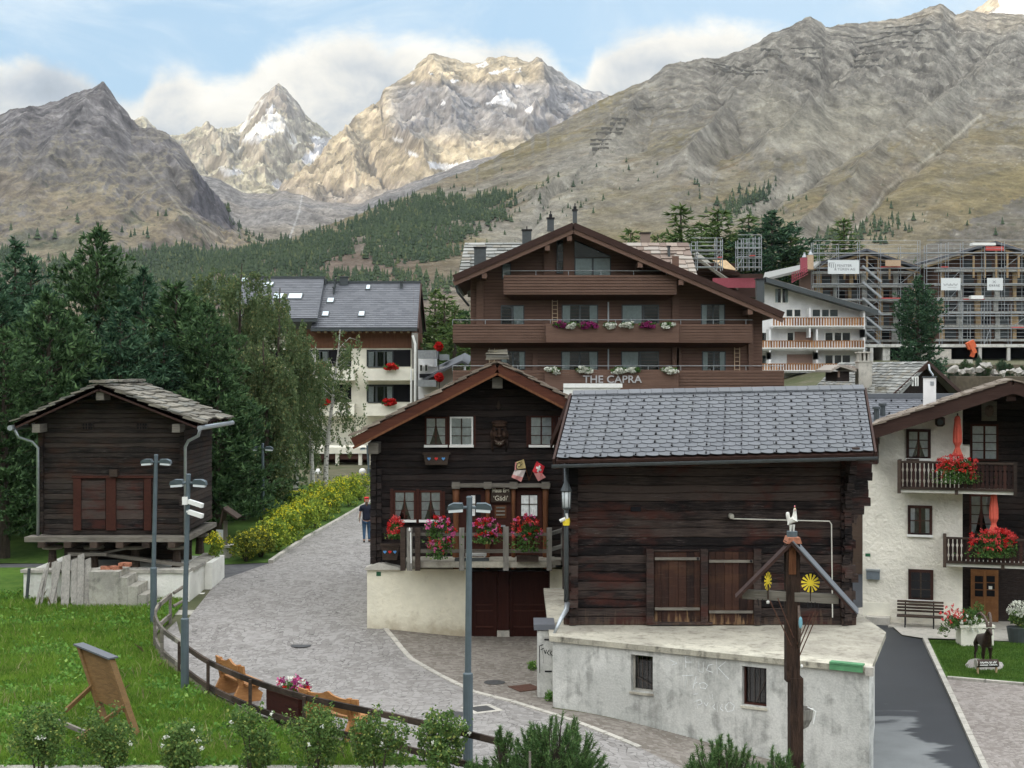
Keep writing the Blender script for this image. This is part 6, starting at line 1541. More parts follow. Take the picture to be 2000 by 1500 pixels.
def right_house():
 fr = RC;rs = random.Random(21);t = thing('village_house','white roughcast house with dark wood gable, two slatted balconies and a pitched roof','house',(11.25,46,-.6))
 g = -1.0;U = fr.U;uA = U(1979,-1.5);zA = fr.Z(1979,736,-1.5)-.05;uE = U(1703,-1.5);zE = fr.Z(1703,830,-1.5);sl = (zA-zE)/(uA-uE);uR = uA*2+.6
 def zr(u):return zA-sl*abs(u-uA)
 uw = U(1880);m = fr.mb(M['plaster_house'])
 m.prism([(0,g),(uw,g),(uw,zr(uw)-.3),(0.0,zr(0)-.3)],1,0,4.8);m.build('plaster_wall',parent=t)
 m = fr.mb(M['log_chalet']);logs(m,uw+.02,uR,fr.Z(1950,1112),zA,1.1,clip=lambda z:(uA-(zA-.25-z)/sl,uA+(zA-.25-z)/sl) if z < zA-.3 else None,rs=rs,h=.2)
 m.prism([(uw+.005,g),(uR,g),(uR,zr(uR)-.3),(uA,zA-.35),(uw+.005,zr(uw)-.3)],1,1.26,4.8);m.build('timber_wall',parent=t)
 m = fr.mb(M['plaster_house']);m.box(U(1893,-.9),-.001,fr.Z(1880,1110,0),uw+.10,1.0,fr.Z(1880,890,0));
 # roof
 for s in (-1,1):
  ue = uE if s < 0 else uR;ze = zr(ue)
  m = fr.mb(M['fascia_brown']);m.slab([(ue,-1.45,ze-.08),(ue,5.2,ze-.08),(uA,5.2,zA-.08),(uA,-1.45,zA-.08)],.08);m.build('roof_boarding',parent=t)
  m = fr.mb(M['slab_brown']);slabs(m,(ue+.1*s,-1.6,ze-.05),(ue+.1*s,5.3,ze-.05),(uA,-1.6,zA-.02),(uA,5.3,zA-.02),12,.6,.03,.5,.5,rs=rs);m.build('roof',parent=t)
  m = fr.mb(M['fascia_brown']);m.beam((ue,-1.5,ze-.24),(uA,-1.5,zA-.24),.06,.40);m.build('bargeboard',parent=t)
 for px,py in ((1975,768),(1711,868)):
  m = fr.mb(M['fascia_brown']);u = U(px,-1.3) if px > 1800 else U(1708,-.6);z = zr(u)-.52;m.box(u-.13,-1.35 if px > 1800 else -.9,z-.14,u+.13,.0,z+.14)
  if px < 1800:m.box(u-.10,-.85,z-.75,u+.10,-.0,z-.16)
  m.build('purlin',parent=t)
 # chimneys
 m = fr.mb(M['render_white']);d = 2.2;m.box(U(1803,d),d,zr(U(1815,d))-.3,U(1828,d),d+.5,fr.Z(1815,738,d));m.use(M['gutter_dark']);m.box(U(1801,d),d-.03,fr.Z(1815,738,d)+.002,U(1830,d),d+.53,fr.Z(1815,738,d)+.05);m.use(M['zinc']);m.box(U(1817,d),d-.012,fr.Z(1815,753,d),U(1824,d),d,fr.Z(1815,745,d));m.build('chimney',parent=t)
 # windows
 window(fr,t,1770,838,1818,897,0,2,3,'balcony_dark',.09,.02,'tied',bmat='trim_red')
 window(fr,t,1773,987,1821,1046,0,2,2,'balcony_dark',.09,.02,'sides',bmat='trim_red',curm='curtain')
 window(fr,t,1774,1112,1823,1173,0,2,3,'balcony_dark',.09,.015,None,glassm='glass',bmat='dark_rail')
 window(fr,t,1895,828,1950,900,1.1,2,4,'trim_red',.07,.02,'full',sill=False,name='balcony_door')
 window(fr,t,1893,965,1940,1045,1.1,2,4,'trim_red',.07,.02,'tied',sill=False,name='balcony_door')
 m = fr.mb(M['plaster_house']);fr.fb(m,1880,871,1894,905,0.02,1.05);m.build('wall_return',parent=t)
 # carved relief plate
 m = fr.mb(M['grey_wood']);fr.fb(m,1917,783,1947,822,1.02,1.1);m.build('carved_plate',parent=t)
 m = fr.mb(M['horn']);c = (U(1932,1.0),1.02,fr.Z(1932,803,1.0));m.ball(c,.17,.8,.2,1.1);m.ball((c[0]+.05,1.0,c[2]+.1),.08,1,.5,1);m.build('relief',parent=t,smooth=True)
 # entrance door
 m = fr.mb(M['oak_door']);w = 1.05;fr.fb(m,1896,1113,1950,1229,w,w+.08);o = m.build('front_door',parent=t)
 m = fr.mb(M['dark_void'])
 for a,c in ((1904,1920),(1927,1943)):
  for k in range(3):fr.fb(m,a,1125+k*14,c,1137+k*14,w-.01,w+.02)
 m.build('door_light',parent=o)
 m = fr.mb(M['oak_door']);fr.fb(m,1904,1176,1920,1220,w-.02,w);fr.fb(m,1927,1176,1943,1220,w-.02,w);fr.fb(m,1922,1116,1925,1229,w-.03,w);m.build('door_panel',parent=o)
 m = fr.mb(M['white_paint']);fr.fb(m,1931,1145,1938,1151,w-.025,w-.01);m.build('door_notice',parent=o)
 # balconies
 balcony(fr,t,1756,1983,904,956,-1.0,0,seed=3);balcony(fr,t,1845,2075,1054,1102,-1.0,0,seed=4)
 m = fr.mb(M['dark_rail']);fr.fb(m,1770,897,1795,901,-.9,-.6);m.build('window_ledge',parent=t)
 m = fr.mb(M['green_tag']);fr.fb(m,1690,1081,1700,1087,-.01,0);m.build('house_tag',parent=t)
 m = fr.mb(M['render_pale']);fr.fb(m,1685,1177,1738,1225,-.02,.0);m.build('wall_patch',parent=t)
 m = fr.mb(M['stone_pale']);m.box(U(1690,-.4),-.4,-.9,U(1738,-.4),-.022,fr.Z(1710,1206,-.4));m.box(U(1735,-.6),-.75,-.9,U(1760,-.6),-.023,fr.Z(1740,1222,-.6));m.build('doorstep',parent=t)
right_house()
def house_bits():
 fr = RC;U = fr.U
 t = thing('mailbox','grey metal letter box on the white house wall','letter box',tuple(fr.W(U(1705),-.1,1)))
 m = fr.mb(M['mailbox']);fr.fb(m,1692,1116,1718,1132,-.16,-.002);m.build('body',parent=t)
 m = fr.mb(M['zinc']);fr.fb(m,1691,1112.5,1719,1116,-.19,-.003);m.build('lid',parent=t)
 t = thing('wall_lamp','round dark lamp under the eave of the white house','lamp',tuple(fr.W(U(1836),-.3,4.6)))
 u,z = U(1836,-.3),fr.Z(1836,823,-.3);m = fr.mb(M['dark_rail']);m.lathe((u,-.3,z-.16),[(.08,0),(.15,.06),(.15,.26),(.10,.30)],12);m.beam((u-.2,-.3,z+.22),(u+.15,-.02,z+.22),.04,.04);m.beam((u,-.3,z+.13),(u,-.3,z+.24),.03,.03);m.build('body',parent=t)
 m = fr.mb(M['gutter_dark']);m.lathe((u,-.455,z-.02),[(.09,0),(.09,.02)],12,(0,1,0));m.build('lens',parent=t)
 # parasols, furled
 for k,(px,pt,pb,w,lab) in enumerate(((1870,812,890,-.45,'furled coral red parasol on the upper balcony of the white house'),(1941,961,1040,-.45,'furled coral red parasol on the lower balcony of the white house'))):
  u = U(px,w);zt,zb = fr.Z(px,pt,w),fr.Z(px,pb,w);t = thing('parasol',lab,'parasol',tuple(fr.W(u,w,zb-.5)),'furled red parasols on the balconies')
  H = zt-zb;m = fr.mb(M['umbrella_red']);n = 20;prof = [(.035,1.0),(.075,.97),(.10,.90),(.085,.86),(.12,.6),(.125,.35),(.07,.24),(.065,.21),(.12,.08),(.155,.0)];vs = []
  for r_,f in prof:
   for j in range(n):q = r_*(1+.16*(j % 2)*(1 if f < .9 else .2));an = 2*math.pi*j/n;vs.append((u+q*math.cos(an),w+q*math.sin(an),zb+H*f))
  m.add(vs,[(i*n+j,i*n+(j+1) % n,(i+1)*n+(j+1) % n,(i+1)*n+j) for i in range(len(prof)-1) for j in range(n)]+[tuple(range(n))]);m.build('canopy',parent=t)
  m = fr.mb(M['dark_rail']);m.tube([(u,w,zb-.75),(u,w,zt+.08)],[.022,.022],8);m.build('pole',parent=t)
  m = fr.mb(M['umbrella_red']);m.lathe((u,w,zb+H*.20),[(.08,0),(.08,.03)],12);m.build('strap',parent=t)
 p = fr.W(U(1868,-1.1),-1.12,fr.Z(1868,908,-1.1));geranium('geraniums','big cushion of red geraniums over the upper balcony rail','flowers',p.x,p.y,p.z-.12,1.22,.40,41,'red geraniums on the white house',('petal_coral','petal_red','petal_coral'),.45,.45,90,1500,leafs=.07,fs=.08)
 p = fr.W(U(1939,-1.1),-1.12,fr.Z(1939,1056,-1.1));geranium('geraniums','big cushion of coral geraniums over the lower balcony rail','flowers',p.x,p.y,p.z-.10,1.34,.44,42,'red geraniums on the white house',('petal_coral','petal_coral','petal_red'),.40,.45,100,1700,leafs=.07,fs=.08)
 # garden bench against the wall
 t = thing('garden_bench','dark slatted bench against the wall of the white house','bench',tuple(fr.W(U(1795,-.5),-.5,-.6)));u0,u1 = U(1752,-.5),U(1843,-.5);z0 = fr.Z(1795,1232,-.75)
 m = fr.mb(M['dark_rail'])
 for k in range(4):m.box(u0,-.40-.02*k+.03,z0+.52+k*.10,u1,-.37-.02*k+.03+.0,z0+.585+k*.10)
 m.build('backrest',parent=t);m = fr.mb(M['dark_rail'])
 for k in range(5):m.box(u0,-.86+k*.09,z0+.42,u1,-.79+k*.09,z0+.45)
 m.build('seat',parent=t)
 for u in (u0+.25,u1-.3):
  m = fr.mb(M['black_metal']);m.beam((u,-.8,z0),(u,-.78,z0+.42),.04,.05);m.beam((u,-.3,z0),(u,-.36,z0+.88),.04,.05);m.beam((u,-.82,z0+.40),(u,-.36,z0+.40),.04,.04);m.build('leg',parent=t)
 # planters
 q = P(1905,1255,41.9);t = thing('stone_planter','white rectangular planter overflowing with red and white flowers beside the ibex','planter',tuple(q));x0,x1 = gpx(1877,41.8),gpx(1941,41.8);zt = gpz(1222,41.8);zb = gz1(13,41.8)
 m = MB(M['render_pale']);m.box(x0,41.8,zb-.05,x1,42.3,zt);m.box(x0-.03,41.77,zt-.06,x1+.03,42.33,zt+.01);m.build('tub',parent=t)
 rs = np.random.RandomState(5)
 pts = np.vstack([blob_pts(((x0+x1)/2-.1,42.0,zt+.12),(.58,.3,.30),900,rs,.3,10,.45),blob_pts((x0-.25,42.0,zt-.02),(.40,.28,.34),600,rs,.3,8,.5),blob_pts(((x0+x1)/2+.1,42.0,zt+.35),(.2,.2,.35),260,rs,.2)])
 co,f = leafquads(pts,.09,rs,.35,up=.5);npmesh('foliage',co,f,[M['geranium_leaf']],t)
 for mt,c,n,s in (('petal_coral',(x0-.22,41.9,zt+.28),22,.22),('petal_white',(x0+.18,41.8,zt+.12),14,.16),('petal_white',(x0+.3,41.75,zt-.12),8,.12)):
  p = np.repeat(np.array(c)+rs.normal(size=(n,3))*s*np.array((1,.4,.5)),12,0)+rs.normal(size=(n*12,3))*.025;co,f = leafquads(p,.05,rs,.95);npmesh('blossom',co,f,[M[mt]],t)
 t = thing('flower_tub','dark round tub of white flowers by the house entrance, cut by the frame','flower tub',tuple(P(1985,1240,42.4)));c = P(1986,1205,42.4)
 m = MB(M['gutter_dark']);m.lathe((c.x,c.y,gz1(c.x,c.y)),[(.22,0),(.30,.5),(.28,.5)],14);m.build('tub',parent=t)
 co,f = leafquads(blob_pts((c.x,c.y,c.z-.15),(.36,.3,.42),900,rs,.3,9,.45),.09,rs,.5);npmesh('foliage',co,f,[M['rose_leaf']],t)
 p = np.repeat(blob_pts((c.x,c.y-.1,c.z+.25),(.32,.25,.24),60,rs,.6),10,0)+rs.normal(size=(600,3))*.03;co,f = leafquads(p,.05,rs,.9);npmesh('blossom',co,f,[M['petal_white']],t)
house_bits()
# a blank grey shed wall closing the alley behind the barn
m = MB(M['render_pale']);x0,x1 = gpx(1640,64),gpx(1720,64);m.box(x0,64,-1,x1,64.3,gpz(960,64));o = m.build('alley_wall');tag(o,'shaded grey rendered wall at the far end of the alley','wall')
# ================================================================ slate roofed house and stone roofed house behind, right
def slate_house():
 t = thing('slate_roof_house','low house with a slate ridge roof and two black flue pipes behind the barn','house',(15,60,0));rs = random.Random(31)
 d0,d1 = 56.0,60.5;e0 = P(1640,870,d0);e1 = P(1930,870,d0);r0 = P(1660,775,d1);r1 = P(1925,775,d1);e0.z = e1.z = gpz(850,d0);
 m = MB(M['slate_dark']);slabs(m,e0,e1,r0,r1,18,.30,.012,.35,0,regular=True,scallop=True,lift=1.5,rs=rs);m.slab([e0-Vector((0,0,.03)),e1-Vector((0,0,.03)),r1-Vector((0,0,.03)),r0-Vector((0,0,.03))],.1);m.build('slate_roof',parent=t)
 m = MB(M['slate_dark']);b0 = r0+Vector((0,4.5,-2));b1 = r1+Vector((0,4.5,-2));m.slab([r0,r1,b1,b0],.1);m.build('slate_roof',parent=t)
 m = MB(M['slate_blue']);m.box(r0.x,d1-.25,r0.z-.05,r1.x,d1+.2,r0.z+.14);m.build('ridge_capping',parent=t)
 m = MB(M['log_barn']);m.box(e0.x+.6,d0+.8,-1,e1.x-.6,d1+4,e0.z+.1);m.build('wall',parent=t)
 for px,top,bot,dd in ((1712,797,822,57.6),(1724,790,820,58.2)):
  m = MB(M['gutter_dark']);q = P(px,top,dd);m.tube([P(px,bot+8,dd),q],.11,8);m.lathe(tuple(q),[(.17,-.05),(.17,.05)],8);m.build('flue',parent=t)
 m = MB(M['black_metal'])
 for i in range(4):
  for j in range(9):
   p = e0.lerp(e1,(j+.5*(i % 2)+.3)/9).lerp(r0.lerp(r1,(j+.5*(i % 2)+.3)/9),.35+i*.17);m.box(p.x-.03,p.y-.04,p.z+.02,p.x+.03,p.y+.04,p.z+.09)
 m.build('snow_hook',parent=t)
slate_house()
def stone_house():
 t = thing('stone_roof_house','old dark timber house under a big stone slab roof with dormer and chimney','house',(22,84,1));rs = random.Random(32)
 # ridge runs away to the left; the dark gable faces right of the camera
 A = P(1813,706,76);ez = 5.35
 gl = Vector((gpx(1715,74.5),74.5,ez+.2));gr = Vector((gpx(1882,80),80,6.1));rb = P(1640,708,92)
 el = gl+(rb-A)*1.0;el.z = gl.z
 m = MB(M['slab_stone']);ext = Vector((-1.2,-2.6,-1.3))
 slabs(m,gl+ext*.55,el+ext*.55,A,rb,20,.50,.035,.35,.3,rs=rs,lift=1.3);m.slab([gl+ext*.55-Vector((0,0,.05)),el+ext*.55-Vector((0,0,.05)),rb-Vector((0,0,.05)),A-Vector((0,0,.05))],.12);m.build('roof',parent=t)
 er = gr+(rb-A);m = MB(M['slab_stone']);slabs(m,er,gr,rb,A,14,.7,.035,.4,.3,rs=rs);m.slab([A-Vector((0,0,.05)),rb-Vector((0,0,.05)),er-Vector((0,0,.05)),gr-Vector((0,0,.05))],.12);m.build('roof',parent=t)
 m = MB(M['log_chalet']);off = Vector((0,.7,0));a = gl+Vector((.5,.9,0));b = gr+Vector((-.5,.9,0));c = A+Vector((0,.9,-.15));bk = (rb-A)*.9
 for q0,q1 in (((a,b,c),None),):
  lo = [Vector((p.x,p.y,-1)) for p in (a,b)];vs = [lo[0],lo[1],b,c,a];vs2 = [v+bk for v in vs]
  m.add(vs+vs2,[(0,1,2,3,4),(9,8,7,6,5),(0,5,6,1),(1,6,7,2),(4,3,8,9),(2,7,8,3),(0,4,9,5)])
 m.build('wall',parent=t)
 m = MB(M['fascia_brown']);m.beam(gl+ext*.2,A+Vector((0,-.1,-.1)),.06,.22);m.beam(gr+Vector((0,-.1,-.1)),A+Vector((0,-.1,-.1)),.06,.22);m.build('bargeboard',parent=t)
 fr = Fr(gpx(1780,75.2),75.2,0);q = fr
 m = fr.mb(M['white_paint']);fr.fb(m,1781,737,1784.5,754,-.05,.0);fr.fb(m,1787,737,1790,754,-.05,0);fr.fb(m,1792,737,1794,754,-.05,0);fr.fb(m,1781,735.5,1794,737,-.05,0);m.build('window',parent=t)
 m = MB(M['zinc']);m.tube([P(1814,712,75.4),P(1816,724,75.2),P(1822,732,75.1),P(1822,741,75.1)],.05,6);m.build('flue',parent=t)
 # chimney and dormer
 m = MB(M['stone_pale']);cx = gpx(1690,80);zz = gpz(707,80);m.box(gpx(1677,80),80,5.0,gpx(1703,80),80.8,zz);m.box(gpx(1675,80),79.95,zz,gpx(1705,80),80.85,zz+.08)
 for k in range(3):m.box(gpx(1679+k*8,80),80.05,zz+.08,gpx(1683+k*8,80),80.7,zz+.5)
 m.box(gpx(1676,80),79.98,zz+.5,gpx(1704,80),80.82,zz+.58);m.build('chimney',parent=t)
 m = MB(M['log_chalet']);a0,a1 = gpx(1632,79),gpx(1664,79);zt = gpz(722,79);m.box(a0+.1,79,gpz(745,79),a1-.15,82,zt-.1);m.use(M['slab_rust']);m.prism([(gpx(x,78.6),gpz(y,78.6)) for x,y in ((1622,723),(1641,712),(1672,722),(1672,726),(1641,716.5),(1622,727))],1,78.5,82.5);o = m.build('dormer',parent=t)
 m = MB(M['slab_rust']);ap = gpx(1641,78.6);zz = gpz(713,78.6);p0 = Vector((gpx(1625,78.6),78.6,gpz(722,78.6)));slabs(m,p0,p0+Vector((1.4,4,0)),Vector((ap,78.6,zz)),Vector((ap+1.4,82.6,zz)),3,.6,.04,.4,rs=rs);p1 = Vector((gpx(1668,78.6),78.6,gpz(721,78.6)));slabs(m,p1+Vector((1.4,4,0)),p1,Vector((ap+1.4,82.6,zz)),Vector((ap,78.6,zz)),3,.6,.04,.4,rs=rs);m.build('dormer_roof',parent=o)
 m = MB(M['shutter']);m.box(gpx(1636,79),78.96,gpz(737,79),gpx(1640,79),79,gpz(725,79));m.build('dormer_window',parent=o)
 m = MB(M['slab_grey'])
 for k in range(4):m.box(gpx(1708,74),73.2,gpz(771-k*4,74),gpx(1726-k,74),74,gpz(768.4-k*4,74),.02)
 m.build('slab_stack',parent=t)
stone_house()
# ================================================================ the big brown hotel
HT = Fr(gpx(1120,85),85,0)
def hotel():
 fr = HT;U = fr.U;rs = random.Random(41)
 t = thing('hotel','big brown timber hotel with three long balconies and silver roof-board lettering','hotel',(fr.o[0],85,0));t['label'] = 'big red-brown timber hotel with long flowered balconies and grey lettering on the lowest'
 zA = fr.Z(1120,437,-2);uA = U(1120,-2);uL,uR = U(886,-2),U(1530,-2);zL,zR = fr.Z(886,540,-2),fr.Z(1530,612,-2);uK = U(1345,-2);zK = fr.Z(1345,520,-2)
 wl,wr = U(919),U(1489);x_ = lambda u:(zA+(zL-zA)*(u-uA)/(uL-uA)) if u < uA else (zA+(zR-zA)*(u-uA)/(uR-uA))
 m = fr.mb(M['hotel_wood']);m.prism([(wl,-1),(wr,-1),(wr,x_(wr)-.25),(uA,zA-.35),(wl,x_(wl)-.25)],1,0,14);m.build('wall',parent=t)
 # fine boarding: raised planks
 m = fr.mb(M['hotel_wood_dark']);z = 6.0
 while z < zA-.6:
  a = wl if z < x_(wl)-.3 else uA-(zA-.4-z)/((zA-zL)/(uA-uL));b = wr if z < x_(wr)-.3 else uA+(zA-.4-z)/((zA-zR)/(uR-uA));m.box(a+.05,-.012,z,b-.05,0,z+.025);z += .20
 m.build('boarding',parent=t)
 for a,b,y0,y1 in ((1062,1084,470,540),(930,944,545,660),(1313,1326,500,745),(1100,1121,455,540),(1040,1050,690,745),(1322,1332,680,745),(1462,1472,605,740)):
  m = fr.mb(M['hotel_wood']);fr.fb(m,a,y0,b,y1,-.18,.0);m.build('pilaster',parent=t)
 # roof
 for s in (-1,1):
  ue,ze = (uL,zL) if s < 0 else (uR,zR)
  m = fr.mb(M['hotel_wood_dark']);m.slab([(ue,-2,ze),(ue,15,ze),(uA,15,zA),(uA,-2,zA)],.22)
  for k in range(12):
   f = (k+.5)/12;m.beam((uA+(ue-uA)*f-.0,-1.8,zA+(ze-zA)*f-.26),(uA+(ue-uA)*f,0,zA+(ze-zA)*f-.26),.12,.10)
  m.build('roof',parent=t)
  m = fr.mb(M['slab_brown']);slabs(m,(ue,-2.05,ze+.02),(ue,15,ze+.02),(uA,-2.05,zA+.03),(uA,15,zA+.03),14,.9,.04,.4,rs=rs);m.build('roof_slabs',parent=t)
  m = fr.mb(M['fascia_brown']);m.beam((ue,-2.06,ze-.10),(uA,-2.06,zA-.10),.06,.36);m.build('bargeboard',parent=t)
  m = fr.mb(M['hotel_wood']);m.beam((ue,-2.0,ze-.42),(uA,-2.0,zA-.42),.05,.26);m.build('inner_bargeboard',parent=t)
 for px in (946,1069,1112,1250,1330,1465):
  m = fr.mb(M['hotel_wood']);u = U(px,-1.9);m.box(u-.14,-1.98,x_(u)-.88,u+.14,-.01,x_(u)-.58);m.build('purlin',parent=t)
 # stone slab cross roof behind
 for a0,a1,mt,lab in ((896,1110,'slab_stone',0),(1130,1358,'slab_rust',1)):
  m = fr.mb(M[mt]);w0,w1 = 1.5,7;e0 = (U(a0,w0),w0,fr.Z(a0,535 if lab == 0 else 560,w0));e1 = (U(a1+(10 if lab else 0),w0),w0,e0[2]);r0 = (U(a0+12,w1),w1,fr.Z(a0,474,w1));r1 = (U(a1-14 if lab else a1,w1),w1,r0[2]-(.0))
  slabs(m,e0,e1,r0,r1,10,.8,.06,.4,.4,rs=rs,lift=1.5);dn = Vector((0,0,-.06));m.slab([Vector(e0)+dn,Vector(e1)+dn,Vector(r1)+dn,Vector(r0)+dn],.15);m.slab([Vector(r0)+dn,Vector(r1)+dn,Vector((r1[0],13,r1[2]-3))+dn,Vector((r0[0],13,r0[2]-3))+dn],.15);m.build('cross_roof',parent=t)
 # chimneys
 for k,(a,b,y0,y1,w,cap) in enumerate(((1020,1038,450,470,1.5,3),(1069,1082,427,445,2.5,9),(1119,1127,411,436,3,8),(926,949,484,514,1.8,4),(1252,1270,456,475,7.2,3),(1478,1493,546,585,1.0,4),(1305,1309,482,495,5,3))):
  m = fr.mb(M['gutter_dark' if k != 4 else 'slab_rust']);fr.fb(m,a,y0,b,y1+6,w,w+.5);m.use(M['black_metal']);fr.fb(m,a-1.5,y0-2.5,b+1.5,y0-.2,w-.08,w+.58)
  c = (a+b)/2
  if k in (1,2):fr.fb(m,c-3,y0-cap,c+3,y0-2.7,w+.1,w+.4);fr.fb(m,c-1,y0-cap-6,c+1,y0-cap-.1,w+.2,w+.3)
  if k == 0:fr.fb(m,c-1,y0-8,c+1,y0-2.6,w+.2,w+.3)
  m.build('chimney',parent=t)
 # windows
 W = [(1087,469,1102,534,1,3,None),(1122,503,1193,540,2,1,'full'),(980,514,998,545,1,1,'full'),(978,596,1024,642,2,1,'right'),(1097,595,1168,640,2,1,'sides'),(1214,595,1255,640,1,1,'full'),(1256,595,1287,640,1,1,None),(1369,594,1416,641,2,1,'sides'),(978,686,1026,722,2,1,'sides'),(1096,686,1168,735,2,1,'sides'),(1213,686,1287,735,2,1,'left'),(1371,686,1417,735,2,1,'sides')]
 for a,b,c,d_,co_,ro,cu in W:window(fr,t,a,b,c,d_,0,co_,ro,'gutter_dark',.06,.035,cu,sill=False,glassm='glass',curm='curtain_green')
 # the raked window under the ridge
 m = fr.mb(M['gutter_dark']);u0,u1 = U(1122),U(1194);z0 = fr.Z(1150,502);pts = [(u0,z0),(u1,z0),(u1,fr.Z(1194,500)),(u0,fr.Z(1122,468))];m.prism(pts,1,-.03,.0);o = m.build('gable_window',parent=t)
 m = fr.mb(M['glass_dark']);m.add([(p[0],-.04,p[1]) for p in pts],[(0,1,2,3)]);m.build('pane',parent=o,fix=False)
 # balconies: (px0, px1, top, bottom, front w, plain stretch)
 def lboard(px0,px1,yt,yb,w,plain,soff=True):
  b = fr.mb(M['hotel_wood_dark']);u0,u1 = U(px0,w),U(px1,w);pm = (px0+px1)/2;zt,zb = fr.Z(pm,yt,w),fr.Z(pm,yb,w)
  b.box(u0+.1,w+.1,zb-.02,u1-.1,-.005,zb+.14);o = b.build('balcony',parent=t)
  for c0,c1,wd in ([(px0,px1,w)] if not plain else [(px0,plain[0],w),(plain[0],plain[1],w-.35),(plain[1],px1,w)]):
   if c1-c0 < 3:continue
   a,c = U(c0,wd)+.01,U(c1,wd)-.01;m = fr.mb(M['hotel_wood'])
   if plain and c0 == plain[0]:
    n = 8
    for k in range(n):m.box(a,wd,zb+(zt-zb)*k/n+.003,c,wd+.05,zb+(zt-zb)*(k+1)/n-.003)
   else:
    n = 6
    for k in range(n):m.box(a,wd,zb+.12+(zt-zb-.12)*k/n,c,wd+.045,zb+.12+(zt-zb-.12)*(k+.78)/n)
    m.box(a,wd+.046,zb,c,wd+.08,zb+.2);m.box(a+.0,wd+.06,zb+.2,c,wd+.075,zt-.1)
   m.build('balustrade',parent=o)
  m = fr.mb(M['hotel_wood_dark']);m.add([(u0+.02,w+.05,zb),(u1-.02,w+.05,zb),(u1-.5,-.01,zb-.28),(u0+.5,-.01,zb-.28),(u0+.02,w+.05,zb+.1),(u1-.02,w+.05,zb+.1),(u1-.02,-.01,zb+.1),(u0+.02,-.01,zb+.1)],[(3,2,1,0),(4,5,6,7),(0,1,5,4),(1,2,6,5),(2,3,7,6),(3,0,4,7)]);m.build('balcony_soffit',parent=o)
  m = fr.mb(M['galv']);m.tube([(u0,w+.1,zt+.22),(u1,w+.1,zt+.22)],.022,6)
  k = u0
  while k <= u1:m.tube([(k,w+.1,zt-.1),(k,w+.1,zt+.22)],.018,5);k += 1.9
  m.build('handrail',parent=o);return o
 lboard(983,1322,536,575,-1.5,None)
 lboard(884,1470,632,669,-1.5,(1066,1327))
 o3 = lboard(884,1532,722,762,-1.5,(1064,1326))
 text_mesh('THE CAPRA',.60,.03,M['steel_letters'],'lettering',o3,fr,U(1196,-1.9),-1.9,fr.Z(1196,747.5,-1.9),xs=1.06,bold=.008)
 for a,y0,y1 in ((1078,585,624),(955,680,715),(1434,678,718)):# ladders
  m = fr.mb(M['bench_wood' if False else 'tarp_tan']);
  for x in (a,a+10):fr.fb(m,x,y0,x+1.6,y1+12,-.14,-.08)
  for k in range(6):fr.fb(m,a+1.6,y0+3+k*(y1-y0+8)/6,a+10,y0+4.5+k*(y1-y0+8)/6,-.13,-.09)
  m.build('ladder',parent=t)
 m = fr.mb(M['white_paint']);m.box(U(1100,-4),-4.6,fr.Z(1150,757,-4),U(1214,-4),-4,fr.Z(1150,749,-4));m.box(U(1100,-4),-4.5,-1,U(1210,-4),-4.05,fr.Z(1150,757.5,-4));m.build('flat_canopy',parent=t)
 for x,y0,y1 in ((1188,590,625),(1188,682,722)):
  m = fr.mb(M['galv']);m.tube([(U(x,-.4),-.4,fr.Z(x,y1+10,-.4)),(U(x,-.4),-.4,fr.Z(x,y0,-.4))],.05,6);m.build('furled_awning',parent=t)
 m = fr.mb(M['gutter_dark']);ue = U(888,-1.4);m.tube([(ue,-1.9,zL-.25),(ue,14,zL-.25)],.09,6);m.tube([(ue,-1.6,zL-.3),(ue+.2,-1.5,zL-.9),(wl-.1,-.2,zL-1.6)],.07,6);m.build('gutter',parent=t)
 # flower boxes
 n = 0
 for y,arr in ((634,((1095,34,'petal_magenta'),(1118,24,'petal_white'),(1140,20,'petal_magenta'),(1157,26,'petal_magenta'),(1190,28,'petal_white'),(1226,30,'petal_white'),(1264,36,'petal_magenta'),(1303,30,'petal_white'))),(722,((1080,34,'petal_white'),(1140,34,'petal_white'),(1212,42,'petal_white'),(1240,28,'petal_white'),(1307,34,'petal_white')))):
  for px,wd,mt in arr:
   n += 1;d = 83.05;p = P(px,y,d);w_ = wd/FPX*d
   cn = 'purple' if mt == 'petal_magenta' else 'white';pos = ['leftmost','second','third','fourth','fifth','sixth','seventh','eighth'][[a[0] for a in arr].index(px)]
   rs2 = np.random.RandomState(100+n);tt = thing('balcony_flowers',f'{cn} flowers, {pos} clump along the hotel {"middle" if y < 700 else "lowest"} balcony','flowers',tuple(p),'flower clumps on the hotel balconies')
   co,f = leafquads(blob_pts(p,(w_*.5,.18,.16),160,rs2,.3),.16,rs2,.6);npmesh('foliage',co,f,[M['geranium_leaf']],tt)
   q = p+Vector((0,-.08,-.04));co,f = leafquads(blob_pts(q,(w_*.52,.2,.24),420,rs2,.5,8,.4),.11,rs2,.9);npmesh('blossom',co,f,[M[mt]],tt)
hotel()
